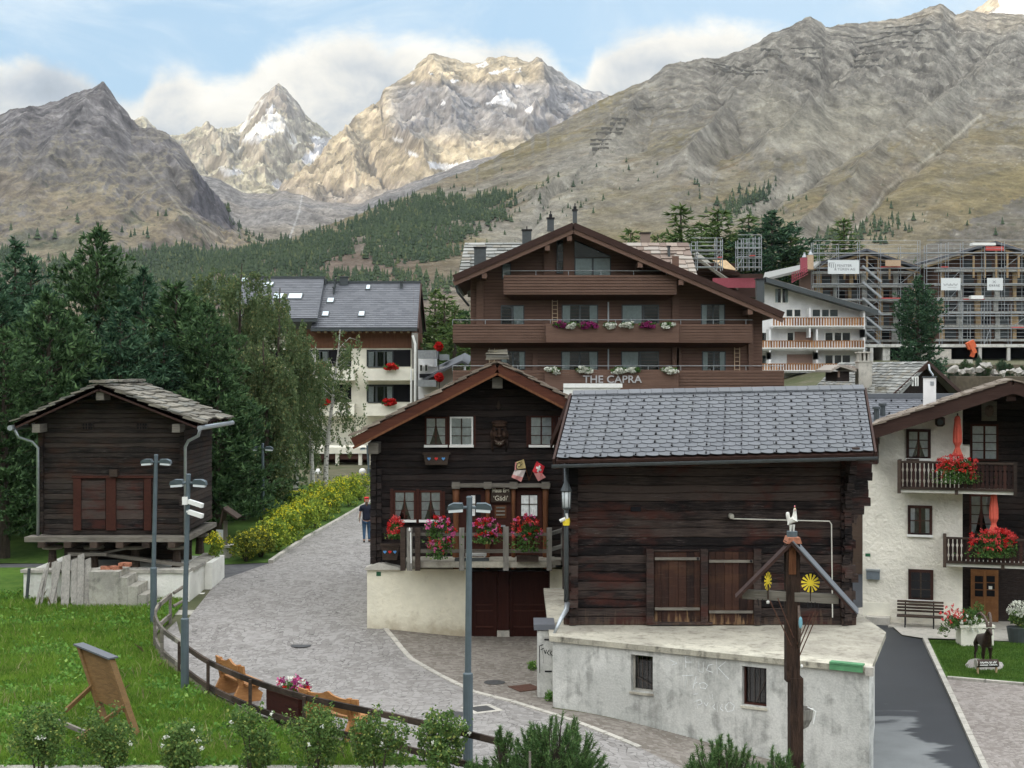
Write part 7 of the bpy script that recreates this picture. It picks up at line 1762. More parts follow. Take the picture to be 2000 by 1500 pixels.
# ================================================================ apartment house behind the birches, left
def left_hotel():
 fr = Fr(gpx(720,107),107,0);U = fr.U;rs = random.Random(51)
 t = thing('apartment_house','cream apartment house with a grey slate roof, skylights and red flowers behind the birches','apartment house',(fr.o[0],107,0))
 def roof(pxs,nm='roof'):
  (a,ya),(b,yb),(c,yc),(d_,yd) = pxs;w0,w1 = -1.2,5.5      # eave left, eave right, ridge right, ridge left
  e0 = Vector((U(a,w0),w0,fr.Z(a,ya,w0)));e1 = Vector((U(b,w0),w0,fr.Z(b,yb,w0)));r1 = Vector((U(c,w1),w1,fr.Z(c,yc,w1)));r0 = Vector((U(d_,w1),w1,fr.Z(d_,yd,w1)))
  m = fr.mb(M['slate_dark']);slabs(m,e0,e1,r0,r1,24,.55,.02,.3,0,regular=True,lift=1.4,rs=rs);dn = Vector((0,0,-.05));m.slab([e0+dn,e1+dn,r1+dn,r0+dn],.25);m.slab([r0+dn,r1+dn,r1+Vector((0,7,-4)),r0+Vector((0,7,-4))],.2);m.build(nm,parent=t)
  m = fr.mb(M['gutter_dark']);m.box(r0.x,w1-.2,r0.z-.05,r1.x,w1+.2,r0.z+.12);m.box(e0.x,w0-.15,e0.z-.25,e1.x,w0-.0,e0.z-.05);m.build('roof_trim',parent=t);return e0,e1,r0,r1
 e0,e1,r0,r1 = roof([(607,640),(815,640),(821,552),(631,552)]);f0,f1,g0,g1 = roof([(470,622),(620,622),(634,543),(470,543)])
 m = fr.mb(M['fascia_brown']);m.beam(e1+Vector((.05,0,-.2)),r1+Vector((.05,0,-.2)),.1,.35);m.beam(r1+Vector((.05,0,-.2)),r1+Vector((.05,7,-4.2)),.1,.35);m.build('bargeboard',parent=t)
 m = fr.mb(M['render_pale']);m.box(U(470),0,-1,U(808),10,fr.Z(700,680));m.build('wall',parent=t)
 m = fr.mb(M['band_wood']);m.box(U(560),-.08,fr.Z(700,680)-.0,U(806),8,fr.Z(700,643));m.box(U(806),.0,fr.Z(700,680),U(812),8,fr.Z(700,648));m.prism([(U(808),fr.Z(700,650)),(U(808),r1.z-.5),(U(808)+.001,r1.z-.4)],1,0,.1)
 m.build('upper_wall',parent=t)
 m = MB();m.use(M['hotel_wood_dark']);x = U(806)+fr.o[0]+.1;m.add([(x,107,e1.z-.3),(x,112.3,r1.z-.3),(x,117,e1.z),(x,107,-1),(x,117,-1)],[(0,1,2,4,3)]);m.build('side_wall',parent=t,fix=False)
 for k in range(15):pass
 m = fr.mb(M['timber_new'])
 for k in range(14):px = 620+k*13.5;m.box(U(px,-.9),-1.1,fr.Z(px,650,-1),U(px+3,-.9),-.1,fr.Z(px,647,-1))
 m.build('rafter_tail',parent=t)
 for a,b,c,d_,dn_ in ((533,565,557,577,2.2),(562,565,591,577,2.2),(513,550,535,559,4.2),(470,546,484,553,5),(638,583,653,590,2.6),(714,556,724,564,4.6),(628,610,643,618,.6),(699,610,713,618,.6)):
  # roof windows lie in the plane of the slope
  w = dn_;sl = (r0.z-e0.z)/6.7;m = fr.mb(M['gutter_dark']);u0,u1 = U(a,w),U(c,w);wm0 = None
  zc = e0.z+(w+1.2)*sl+.12;zc += (f0.z-e0.z)+(w+1.2)*((g0.z-f0.z)-(r0.z-e0.z))/6.7 if a < 600 else 0;hh = (d_-b)/FPX*108/sl*1.0
  hw = min(.75,max(.35,(d_-b)/FPX*110/sl*.5))
  m.add([(u0,w-hw,zc-hw*sl),(u1,w-hw,zc-hw*sl),(u1,w+hw,zc+hw*sl),(u0,w+hw,zc+hw*sl),(u0,w-hw,zc-hw*sl-.15),(u1,w-hw,zc-hw*sl-.15),(u1,w+hw,zc+hw*sl-.15),(u0,w+hw,zc+hw*sl-.15)],[(0,1,2,3),(7,6,5,4),(0,4,5,1),(1,5,6,2),(2,6,7,3),(3,7,4,0)]);o = m.build('skylight',parent=t)
  g_ = fr.mb(M['skylight']);i_ = .07;q = .008;h2 = hw*.84;g_.add([(u0+i_,w-h2,zc-h2*sl+q),(u1-i_,w-h2,zc-h2*sl+q),(u1-i_,w+h2,zc+h2*sl+q),(u0+i_,w+h2,zc+h2*sl+q)],[(0,1,2,3)]);g_.build('pane',parent=o,fix=False)
 for a,b,y0,y1,w in ((663,679,541,560,5),(634,637,546,560,5),(652,655,546,562,4.4),(650,653,562,574,3.6),(781,786,550,570,4.5)):
  m = fr.mb(M['gutter_dark']);fr.fb(m,a,y0,b,y1,w,w+.5);fr.fb(m,a-1.5,y0-1.5,b+1.5,y0+.5,w-.06,w+.56);m.build('chimney',parent=t)
 # loggias with balconies
 for a,c,yt,yb,gl in ((716,806,684,716,1),(716,806,752,785,1),(590,690,684,716,1),(590,690,752,785,1),(470,570,684,716,1),(470,570,752,785,1)):
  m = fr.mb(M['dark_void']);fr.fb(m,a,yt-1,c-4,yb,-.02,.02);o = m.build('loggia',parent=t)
  w_ = window(fr,t,a+2,yt+1,a+52,yb+2,-.04,3,1,'gutter_dark',.08,.05,'sides',sill=False)
  m = fr.mb(M['render_pale']);wz = -1.5;fr.fb(m,a-4,yb+4,c+2,yb+27,wz,wz+.15);fr.fb(m,c-3,yb+4.2,c+1.9,yb+26.8,wz+.151,-.03);m.box(U(a-4,wz),wz+.151,fr.Z(a,yb+27,wz),U(c-3.2,wz),-.021,fr.Z(a,yb+22,wz));m.build('balcony',parent=t)
 m = fr.mb(M['grey_wood_v']);fr.fb(m,808,650,816,780,-1.5,-1.2);fr.fb(m,804,650,808,900,-1.45,-1.2);m.build('corner_post',parent=t)
 m = fr.mb(M['white_paint']);m.tube([(U(806,-1.7),-1.7,fr.Z(806,655,-1.7)),(U(811,-1.7),-1.7,fr.Z(811,672,-1.7)),(U(811,-1.7),-1.7,0)],.09,8);m.tube([(U(803,-1.7),-1.7,fr.Z(803,720,-1.7)),(U(803,-1.7),-1.7,0)],.07,8);m.build('downpipe',parent=t)
 # porch at ground level
 m = fr.mb(M['render_pale']);fr.fb(m,590,874,730,886,-5,-1.6);m.build('porch_roof',parent=t)
 m = fr.mb(M['hotel_wood_dark']);fr.fb(m,592,886.5,728,897,-4.8,-4.6);m.build('porch_beam',parent=t);m = fr.mb(M['hotel_wood_dark']);fr.fb(m,592,897,728,945,-1.8,-1.7);m.build('porch_back',parent=t)
 for x in (592,655,700,722):m = fr.mb(M['render_pale']);fr.fb(m,x,886.5,x+7,940,-4.9,-4.62);m.build('porch_pillar',parent=t)
 for k,(px,py,wd) in enumerate(((763,716,40),(624,716,36),(760,786,36),(632,786,34),(540,716,28),(535,786,26))):
  p = P(px,py,105.2);w_ = wd/FPX*105;rs2 = np.random.RandomState(200+k);side = ['right-hand','middle','right-hand','middle','left-hand','left-hand'][k]
  tt = thing('balcony_flowers',f'red flowers hanging over the {side} {"upper" if py < 750 else "lower"} balcony of the cream apartment house','flowers',tuple(p),'red flowers on the apartment house')
  co,f = leafquads(blob_pts(p,(w_*.42,.25,.25),160,rs2,.3),.2,rs2,.6);npmesh('foliage',co,f,[M['geranium_leaf']],tt)
  q = p+Vector((0,-.1,.03));co,f = leafquads(blob_pts(q,(w_*.5,.3,.26),420,rs2,.5,7,.45),.14,rs2,.9);npmesh('blossom',co,f,[M['petal_red']],tt)
left_hotel()
def gap_house():
 fr = Fr(gpx(860,96),96,0);U = fr.U;t = thing('small_grey_house','small pale grey house with terraces between the two hotels','house',(fr.o[0],96,0))
 m = fr.mb(M['render_white']);fr.fb(m,817,716,905,780,2,8);fr.fb(m,817,700,848,720,4,8);m.build('wall',parent=t)
 m = fr.mb(M['galv']);fr.fb(m,816,684,852,700,.5,3.5);fr.fb(m,816,742,852,755,.5,1.8);m.build('terrace',parent=t)
 m = fr.mb(M['slate_dark']);a = fr.M.inverted() @ P(826,740,96.5);b = fr.M.inverted() @ P(902,704,96.5);m.slab([a,(b.x,a.y,b.z),(b.x,7,b.z+.6),(a.x,7,a.z+.6)],.15);a2 = fr.M.inverted() @ P(916,712,96.5);m.slab([(b.x,a.y,b.z),a2,(a2.x,7,a2.z+.6),(b.x,7,b.z+.6)],.15);m.build('roof',parent=t)
 m = fr.mb(M['zinc']);fr.fb(m,858,692,874,703,3,6);m.build('metal_roof',parent=t)
 for a in (819,829):window(fr,t,a,712,a+7,726,1.98,1,1,'white_paint',.05,.02,None,sill=False)
 m = fr.mb(M['dark_void']);fr.fb(m,819,730,850,738,.6,1.9);m.build('terrace_void',parent=t)
 for k,(px,py) in enumerate(((857,677),(858,737))):
  p = P(px,py,92);rs2 = np.random.RandomState(300+k);tt = thing('hanging_flowers',f'{"upper" if k == 0 else "lower"} ball of red flowers on a pole beside the brown hotel','flowers',tuple(p))
  co,f = leafquads(blob_pts(p,.30,420,rs2,.4),.13,rs2,.9);npmesh('blossom',co,f,[M['petal_red']],tt);m = MB(M['black_metal']);m.tube([p+Vector((0,0,-.2)),(p.x,p.y,p.z-1.5)],.03,5);m.build('pole',parent=tt)
gap_house()
# ================================================================ white balcony chalet on the rising ground
def white_chalet():
 fr = Fr(gpx(1600,172),172,0);U = fr.U;rs = random.Random(61);Z = fr.Z
 t = thing('white_chalet','white apartment chalet with orange slatted balconies and a wide black roof','house',(fr.o[0],172,5))
 zr = lambda px:Z(px,np.interp(px,[1440,1495,1715],[560,541,606]))
 m = fr.mb(M['render_white']);m.prism([(U(1483),4),(U(1690),4),(U(1690),zr(1690)-.3),(U(1495),zr(1495)-.3),(U(1483),zr(1483)-.3)],1,0,12);m.build('wall',parent=t)
 w0 = -2.2;A = Vector((U(1495,w0),w0,Z(1495,541,w0)));Rr = Vector((U(1716,w0),w0,Z(1716,606,w0)));L = Vector((U(1405,w0),w0,Z(1405,572,w0)));B = Vector((0,14,0))
 m = fr.mb(M['gutter_dark']);m.slab([A,Rr,Rr+B,A+B],.55,(0.2,0,1));m.slab([L,A,A+B,L+B],.55,(-.2,0,1));m.build('roof',parent=t)
 m = fr.mb(M['slab_stone']);m.M = fr.M;slabs(m,Rr+Vector((0,.3,.05)),Rr+B+Vector((0,0,.05)),A+Vector((0,.3,.05)),A+B+Vector((0,0,.05)),8,1.2,.05,rs=rs);m.build('roof_slabs',parent=t)
 window(fr,t,1512,562,1541,593,0,2,1,'white_paint',.12,.06,'sides',curm='curtain_green',sill=False)
 for a,b,c,d_,n,cu in ((1534,603,1565,620,2,'full'),(1585,603,1638,620,3,'full'),(1536,648,1551,668,1,None),(1610,648,1662,668,3,None),(1484,648,1498,668,1,None),(1610,692,1662,712,3,None),(1536,736,1590,760,3,None),(1484,692,1498,712,1,'full')):
  window(fr,t,a,b,c,d_,0,n,1,'white_paint',.12,.08,cu,curm='curtain_green',sill=False,glassm='glass_dark')
 for a,b,c,d_ in ((1552,648,1587,668),(1537,692,1587,712)):m = fr.mb(M['shutter']);fr.fb(m,a,b,c,d_,-.05,.0);m.build('roller_shutter',parent=t)
 for a,c,yt,yb,sp in ((1510,1688,620,637,(1582,1688)),(1484,1688,665,680,(1504,1596,1688)),(1484,1688,710,724,(1504,1596))):
  wz = -2;m = fr.mb(M['render_white']);m.box(U(a,wz),wz+.2,Z(a,yb+4,wz),U(c,wz),-.01,Z(a,yb,wz));o = m.build('balcony',parent=t)
  m = fr.mb(M['balcony_orange']);x = U(a,wz);e = U(c,wz)
  while x < e-.1:m.box(x,wz,Z(a,yb-1,wz),x+.19,wz+.04,Z(a,yt+1,wz));x += .32
  m.build('slats',parent=o)
  m = fr.mb(M['balcony_orange']);fr.fb(m,a,yt,c,yt+1.6,wz-.06,wz+.08);m.use(M['white_paint']);fr.fb(m,a,yb-1.2,c,yb+.8,wz-.05,wz+.1);m.build('balcony_rail',parent=o)
  for s in sp:
   if yt > 640 or s == 1688 or s == 1582:m = fr.mb(M['render_white']);fr.fb(m,s-1.5,yt-(22 if s != 1582 else 18),s+1.5,yb+22 if yt < 700 else yb+8,wz+.1,-.02);m.build('partition',parent=o)
white_chalet()
# ================================================================ scaffolded building site
def site():
 rs = random.Random(71)
 def block(nm,lab,d,x0,x1,apx,apy,ey0,ey1,base,wings,nfl,fmat):
  fr = Fr(gpx((x0+x1)/2,d),d,0);U,Z = fr.U,fr.Z;t = thing(nm,lab,'building',(fr.o[0],d,8))
  m = fr.mb(M['hotel_wood']);m.box(U(x0),0,Z(x0,base+40),U(x1),10,Z(x0,ey0));m.prism([(U(x0),Z(x0,ey0)+.01),(U(x1),Z(x1,ey0)+.01),(U(apx),Z(apx,apy)-.3)],1,0,10);m.build('shell',parent=t)
  m = fr.mb(M['concrete_wall']);
  for k in range(nfl+1):y = ey0+8+k*(base-ey0-8)/nfl;fr.fb(m,x0,y,x1,y+4.5,-1.2,.0)
  m.build('floor_slab',parent=t)
  for k in range(7):
   x = x0+6+k*(x1-x0-16)/6;m = fr.mb(M['concrete_wall' if k % 2 else fmat]);
   for f in range(nfl):y = ey0+8+f*(base-ey0-8)/nfl;fr.fb(m,x+rs.uniform(-4,4),y+4.6,x+rs.uniform(6,11),y+(base-ey0-8)/nfl-.1,-.3,-.01)
   m.build('pillar',parent=t)
  for f in range(nfl+1):
   for k in range(6):
    x = x0+16+k*(x1-x0-22)/6;y = ey0+10+(f-1)*(base-ey0-8)/nfl;h_ = (base-ey0-8)/nfl
    if f == 0 and not 1 <= k <= 4:continue
    m = fr.mb(M['gutter_dark' if (k+f) % 3 else 'dark_void']);fr.fb(m,x,y+8,x+(x1-x0)/6-17,y+h_-3,-.06,-.0);m.build('window_opening',parent=t)
  m = fr.mb(M['timber_new'])
  for a,b in (((x0-16,ey1+5),(apx,apy)),((apx,apy),(x1+14,ey1+8))):
   p = Vector((U(a[0],-2),-2,Z(*a,-2)));q = Vector((U(b[0],-2),-2,Z(*b,-2)));m.beam(p,q,.25,.3);m.beam(p+Vector((0,.6,-.6)),q+Vector((0,.6,-.6)),.2,.25)
  for k in range(5):x = apx+(k-2)*22;m.beam((U(x,-1.5),-1.6,Z(x,apy+12+abs(k-2)*7)-.2),(U(x,-1.5),-1.6,Z(x,ey0+26)),.22,.22)
  m.build('roof_truss',parent=t)
  m = fr.mb(M['slate_dark']);p0 = Vector((U(x0-16,-2.2),-2.2,Z(x0-16,ey1+3,-2.2)));p1 = Vector((U(apx,-2.2),-2.2,Z(apx,apy-2,-2.2)));p2 = Vector((U(x1+14,-2.2),-2.2,Z(x1+14,ey1+6,-2.2)));B = Vector((0,12,.0));m.slab([p0,p1,p1+B,p0+B],.3,(-.3,0,1));m.slab([p1,p2,p2+B,p1+B],.3,(.3,0,1));m.build('roof',parent=t)
  return fr
 f1 = block('building_under_construction','left-hand unfinished gabled building inside the scaffolding',190,1590,1785,1693,487,522,516,690,None,6,'timber_new')
 f2 = block('building_under_construction','right-hand unfinished gabled building with red beam inside the scaffolding',186,1830,2060,1945,472,518,505,662,None,5,'timber_new')
 m = MB(M['scaf_red']);m.box(gpx(1923,184),183.5,gpz(490,184),gpx(1958,184),183.7,gpz(482,184));tag(m.build('red_board'),'red board across the right-hand unfinished gable','board')
 def scaffold(lab,d,xs,ys,hang,name='scaffolding',ww=1.1):
  fr = Fr(gpx(xs[0],d),d,0);U,Z = fr.U,fr.Z;t = thing(name,lab,'scaffolding',(fr.o[0],d,8))
  for i,x in enumerate(xs):
   m = fr.mb(M['galv']);top = ys[0]-rs.uniform(8,24)
   for w in (0,ww):m.tube([(U(x,0),w,Z(x,ys[-1]+8,0)),(U(x,0),w,Z(x,top,0))],.042,5)
   m.build('standard',parent=t)
  for j,y in enumerate(ys):
   m = fr.mb(M['galv']);m.box(U(xs[0]),0.05,Z(xs[0],y+2.2),U(xs[-1]),ww-.05,Z(xs[0],y+.3));m.build('deck',parent=t)
   m = fr.mb(M['galv'])
   for k in range(1,4):m.tube([(U(xs[0]),-.06,Z(xs[0],y-8*k+1)),(U(xs[-1]),-.06,Z(xs[0],y-8*k+1))],.022,4,cap=False)
   m.build('guard_rail',parent=t)
   if j % 2 == 1:
    k = rs.randrange(len(xs)-1);m = fr.mb(M['scaf_red']);fr.fb(m,xs[k],y-1.6,xs[k+1],y+.2,-.1,-.06);m.build('toe_board',parent=t)
   k = rs.randrange(len(xs)-1)
   if j < len(ys)-1:m = fr.mb(M['galv']);m.tube([(U(xs[k]),-.08,Z(xs[k],ys[j+1])),(U(xs[k+1]),-.08,Z(xs[k+1],y))],.04,4);m.build('brace',parent=t)
  return fr,t
 s1,t1 = scaffold('tall tube scaffolding around the left-hand unfinished building',186,[1588,1600,1638,1679,1720,1759,1797],[493,522,553,583,613,643,672],0)
 # stair tower flights
 for k in range(6):
  m = s1.mb(M['galv']);y = 520+k*31;a = (s1.U(1684,-.5),-.5,s1.Z(1684,y));b = (s1.U(1721,-.5),-.5,s1.Z(1721,y+31))
  for w in (-.8,-.3):m.beam((a[0],w,a[2]),(b[0],w,b[2]),.06,.22)
  m.beam((a[0],-.8,a[2]+1),(b[0],-.8,b[2]+1),.05,.05)
  for q in range(8):f = q/8;m.box(a[0]+(b[0]-a[0])*f,-.78,a[2]+(b[2]-a[2])*f-.02,a[0]+(b[0]-a[0])*f+.25,-.32,a[2]+(b[2]-a[2])*f+.02)
  m.build('stair_flight',parent=t1)
 s2,t2 = scaffold('tube scaffolding around the right-hand unfinished building',181,[1810,1838,1852,1881,1923,1962,2002,2045],[492,522,553,585,615],0)
 s3,t3 = scaffold('lower scaffolding with a raised platform in front of the right-hand building',178,[1840,1880,1895,1922,1934,1975,2015],[610,640,672],0)
 m = s2.mb(M['white_paint']);s2.fb(m,1900,474,1945,479,-.2,1);s2.fb(m,1897,577,1921,584,-1,0);m.build('material_stack',parent=t2)
 s4,t4 = scaffold('small scaffolding on the roof edge right of the brown hotel',118,[1350,1362,1400,1411],[488,503,520],0)
 s5,t5 = scaffold('scaffolding tower with arched frames above the red netting',122,[1441,1452,1463,1475,1487],[482,500,520],0)
 # red debris netting
 m = MB(M['scaf_pink']);m.box(gpx(1392,123),123,gpz(562,123),gpx(1484,123),123.06,gpz(543,123));tag(m.build('safety_net'),'pink-red safety netting between the brown hotel and the black roof','netting')
 m = MB(M['scaf_pink'])
 for k in range(9):m.tube([P(1547+k*3.6,553-k*2.6,160),P(1547+k*3.6,534-k*1.2,160)],.045,4)
 for k in range(4):m.tube([P(1546,534+k*6,160),P(1578,520+k*5,160)],.035,4)
 tag(m.build('safety_barrier'),'pink-red barrier panels on the stone roof left of the scaffolding','barrier')
 m = MB(M['slab_stone']);a = P(1490,545,178);b = P(1590,520,178);m.slab([a,b,b+Vector((3,10,1.5)),a+Vector((2,10,1.5))],.3);m.slab([P(1355,497,124),P(1442,560,124),P(1442,555,130),P(1360,490,130)],.3,(0,-.3,1));tag(m.build('stone_roof'),'pale stone roof slopes showing behind the black roofed chalet','roof')
 t = thing('brown_house','half hidden brown house with a pale tarpaulin behind the hotel roof','house',tuple(P(1420,560,128)));m = MB(M['fascia_brown']);m.box(gpx(1356,128),128,gpz(580,128),gpx(1490,128),134,gpz(535,128));m.prism([(gpx(1350,127),gpz(505,127)),(gpx(1445,127),gpz(532,127)),(gpx(1445,127),gpz(538,127)),(gpx(1350,127),gpz(538,127))],1,127,134);m.build('wall',parent=t)
 m = MB(M['timber_new']);m.slab([P(1392,508,125),P(1418,508,125),P(1440,528,124),P(1415,524,124)],.05,(0,-.4,1));m.build('tarpaulin',parent=t);m = MB(M['fascia_brown']);m.box(gpx(1360,126),126,gpz(530,126),gpx(1440,126),126.4,gpz(514,126));m.build('beam',parent=t)
 for k,(px,py,mt) in enumerate(((1583,498,'tarp_tan'),(1571,503,'scaf_pink'))):
  m = MB(M[mt]);m.box(gpx(px-6,176),176,gpz(py+28,176),gpx(px+6,176),176.8,gpz(py,176));m.use(M['galv']);m.lathe(tuple(P(px,py-2,176.3)),[(.3,-.1),(.12,.3),(.1,.5)],8);tag(m.build('chimney_stack'),['orange wrapped chimney on the roof left of the scaffolding','pinkish chimney beside the orange wrapped one'][k],'chimney')
 # banners hung on the scaffolding
 def banner(px0,py0,px1,py1,d,lab,lines,mark):
  fr = Fr(gpx(px0,d),d,0);t = thing('banner',lab,'banner',tuple(P((px0+px1)/2,py1,d)));m = fr.mb(M['banner']);fr.fb(m,px0,py0,px1,py1,-.12,-.08);m.build('sheet',parent=t)
  for s,x,y,sz,xs in lines:text_mesh(s,sz,.004,M['grey_letters'],'lettering',t,fr,fr.U(x,-.13),-.13,fr.Z(x,y,-.13),xs=xs,bold=.006)
  m = fr.mb(M['grey_letters'])
  if mark == 'h':
   for a in (1623,1627,1631):fr.fb(m,a,515,a+1.3,523,-.135,-.12)
   fr.fb(m,1619,514,1621,521,-.135,-.12);fr.fb(m,1619,513,1630,514,-.135,-.12)
  elif mark == 'x':
   for k,g in enumerate(([(0,0),(0,4),(0,2),(2.4,0),(0,2),(2.4,4)],[(0,4),(0,0),(2.4,4),(2.4,0)],[(0,4),(1.2,0),(2.4,4)],[(0,4),(0,0),(2.4,4),(2.4,0)],[(2.4,0),(0,0),(0,2),(2,2),(0,2),(0,4),(2.4,4)])):
    for p,q in zip(g[:-1],g[1:]):m.beam((fr.U(1932.5+k*4.4+p[0],-.13),-.128,fr.Z(1943,555.5+p[1],-.13)),(fr.U(1932.5+k*4.4+q[0],-.13),-.128,fr.Z(1943,555.5+q[1],-.13)),.02,.06)
   for s in (-1,1):m.beam((fr.U(1942-3*s,-.13),-.13,fr.Z(1942,548,-.13)),(fr.U(1942+3*s,-.13),-.13,fr.Z(1942,553,-.13)),.02,.05)
  elif mark == 'b':# a line of script too small to read
   zg = [(1843+k*1.35,556.3+(-2.6 if k % 5 == 0 else (1.2 if k % 2 else -.6))) for k in range(21)]
   for p,q in zip(zg[:-1],zg[1:]):m.beam((fr.U(p[0],-.13),-.128,fr.Z(p[0],p[1],-.13)),(fr.U(q[0],-.13),-.128,fr.Z(q[0],q[1],-.13)),.02,.05)
   fr.fb(m,1851,561,1868,561.5,-.135,-.12)
  if mark:m.build('emblem',parent=t)
 banner(1617,508,1678,535,185.6,'large white banner with a square emblem and two lines of grey capitals',(('FENSTER',1649,521,.44,1.1),('& TÜREN AG',1650,528,.44,1.05)),'h')
 banner(1838,543,1876,567,180.6,'wide white banner with one grey script line on the right scaffolding',(),'b')
 banner(1928,543,1959,567,180.6,'squarer white banner with spaced capitals on the right scaffolding',(),'x')
 m = MB(M['tarp_tan']);m.box(gpx(1729,185.6),185.5,gpz(520,185.6),gpx(1759,185.6),185.56,gpz(508,185.6));tag(m.build('tarpaulin'),'crumpled tan tarpaulin hung on the left scaffolding','tarpaulin')
 # lower concrete deck, rubble, stone walls
 t = thing('site_podium','raw concrete podium with a dark opening below the scaffolding','podium',tuple(P(1880,700,172)))
 m = MB(M['concrete_wall']);m.box(gpx(1690,172),172,gpz(678,172),gpx(2060,172),180,gpz(672,172));
 for x in (1700,1912,1968,2030):m.box(gpx(x,172),172.1,gpz(712,172),gpx(x+6,172),172.5,gpz(678.2,172))
 m.box(gpx(1726,172),172.4,gpz(712,172),gpx(1740,172),180,gpz(678.2,172));m.build('slab',parent=t)
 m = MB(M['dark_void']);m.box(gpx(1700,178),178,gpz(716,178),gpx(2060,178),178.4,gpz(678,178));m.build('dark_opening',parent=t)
 m = MB(M['stone_pale']);m.box(gpx(1790,170),170,gpz(712,170),gpx(1858,170),171.5,gpz(682,170));m.build('stone_wall',parent=t);m = MB(M['stone_pale']);m.box(gpx(1840,166),166,gpz(716,166),gpx(1900,166),167,gpz(702,166));m.build('stone_wall',parent=t)
 t = thing('excavator_arm','orange machine part standing at the edge of the concrete podium','machine',tuple(P(1900,690,171)))
 m = MB(M['scaf_red']);m.mats = [plain('machine_orange',(.62,.13,.05),.5)];m.beam(P(1894,668,171),P(1903,690,171),.8,.5);m.beam(P(1893,667,171),P(1899,680,171),.6,1.0);m.beam(P(1903,682,171),P(1898,697,171),.5,.4);m.build('arm',parent=t)
 rr = random.Random(5);wds = ['far left','left','middle','right','far right']
 labs = ['squarish boulder at the left end of the rubble below the podium','low flat boulder beside the squarish one','pale tall block in the middle of the rubble','small dark boulder behind the white house roof','broad pale boulder near the roof apex of the white house','round boulder under the wire cages','split boulder at the right of the rubble','tilted slab boulder above the bargeboard','small pale boulder right of the tilted slab']
 for k in range(9):
  px = 1862+k*16;py = 735-rr.uniform(0,22);d = 120+rr.uniform(-5,8);p = P(px,py,d);m = MB(M['rock']);m.ball(p,.36,rr.uniform(.8,1.7),1,rr.uniform(.55,.9),6,4);m.v = [(x+rr.uniform(-.14,.14),y+rr.uniform(-.1,.1),z+rr.uniform(-.14,.14)) for x,y,z in m.v];tag(m.build('boulder',org=tuple(p)),labs[k],'boulder','boulders and rubble below the building site')
 m = MB(M['earth']);m.box(gpx(1840,128),124,0,gpx(2120,128),170,gpz(735,128));m.v = [(x,y,z+(y-124)*.02 if z > 1 else z) for x,y,z in m.v];tag(m.build('terrace_ground'),kind='structure')
 m = MB(M['earth']);m.box(gpx(1700,150),150,2,gpx(2120,150),180,gpz(713,160));tag(m.build('upper_terrace_ground'),kind='structure')
site()
# ================================================================ street lamps
def lamp(px,top,bx,d,label,cams=False,big=1.0):
 z0 = gz1(gpx(bx,d),d);x = gpx(bx,d);zt = gpz(top,d);t = thing('street_lamp',label,'street lamp',(x,d,z0),'grey double-headed street lamps');H = zt-z0;xt = gpx(px,d)
 m = MB(M['lamp_grey']);m.tube([(x,d,z0-.1),(x,d,z0+H*.33)],.095,12);m.lathe((x,d,z0+H*.33),[(.095,0),(.06,.03)],12);m.tube([(x,d,z0+H*.33),(xt,d,zt)],[.062,.055],12);m.build('pole',parent=t,smooth=False)
 m = MB(M['lamp_grey']);m.lathe((xt,d,zt-.02),[(.065,0),(.05,.03)],10);m.build('cap',parent=t)
 for s in (-1,1):
  c = Vector((xt,d,zt-.20));m = MB(M['lamp_grey']);a = .06;m.M = Matrix.Translation(c) @ Matrix.Rotation(R(0 if s > 0 else 180),4,'Z') @ Matrix.Rotation(R(4),4,'Y')
  m.tube([(.0,0,.0),(.14,0,.0)],.03,8)
  pr = [(.10,-.02),(.13,.085),(.30,.10),(.40,.06),(.43,-.02)];hw = .13
  m.add([(u,-hw*(1 if 0 < i < 4 else .8),z) for i,(u,z) in enumerate(pr)]+[(u,hw*(1 if 0 < i < 4 else .8),z) for i,(u,z) in enumerate(pr)],[(0,1,2,3,4),(9,8,7,6,5)]+[(i,i+5,(i+1) % 5+5,(i+1) % 5) for i in range(5)]);h = m.build('lamp_head',parent=t)
  m = MB(M['lamp_glass']);m.M = Matrix.Translation(c) @ Matrix.Rotation(R(0 if s > 0 else 180),4,'Z') @ Matrix.Rotation(R(4),4,'Y');m.box(.13,-.10,-.075,.40,.10,-.022);m.build('diffuser',parent=h)
 if cams:
  for k,dz_ in enumerate((.62,.86)):
   m = MB(M['white_plastic']);c = Vector((xt+.04,d-.12,zt-dz_));m.beam(c,c+Vector((.34,-.12,-.09)),.10,.10);m.beam(c+Vector((-.06,.06,.0)),c,.04,.04);o = m.build('camera',parent=t)
  m = MB(M['white_plastic']);m.box(xt-.12,d-.12,zt-.70,xt-.0,d-.06,zt-.52);m.build('junction_box',parent=t)
lamp(917,970,914,27.2,'grey double-headed street lamp standing nearest, in front of the flowered chalet')
lamp(368,926,361,33.2,'grey street lamp carrying two white cameras beside the rail fence',True)
lamp(305,888,300,40.3,'slim grey street lamp in front of the granary steps')
lamp(513,866,514,58,'grey street lamp on the park lawn behind the hedge')
lamp(717,870,720,88,'far grey street lamp at the left edge of the flowered chalet, beyond the hedge')
for k,(px,y0,y1,lab) in enumerate(((636,880,955,'thin plain grey pole in the hedge behind the park'),)):
 m = MB(M['lamp_grey']);m.tube([P(px,y1,78),P(px,y0,78)],.07,8);tag(m.build('pole',org=tuple(P(px,y1,78))),lab,'pole');D.objects['pole'].name = 'pole'
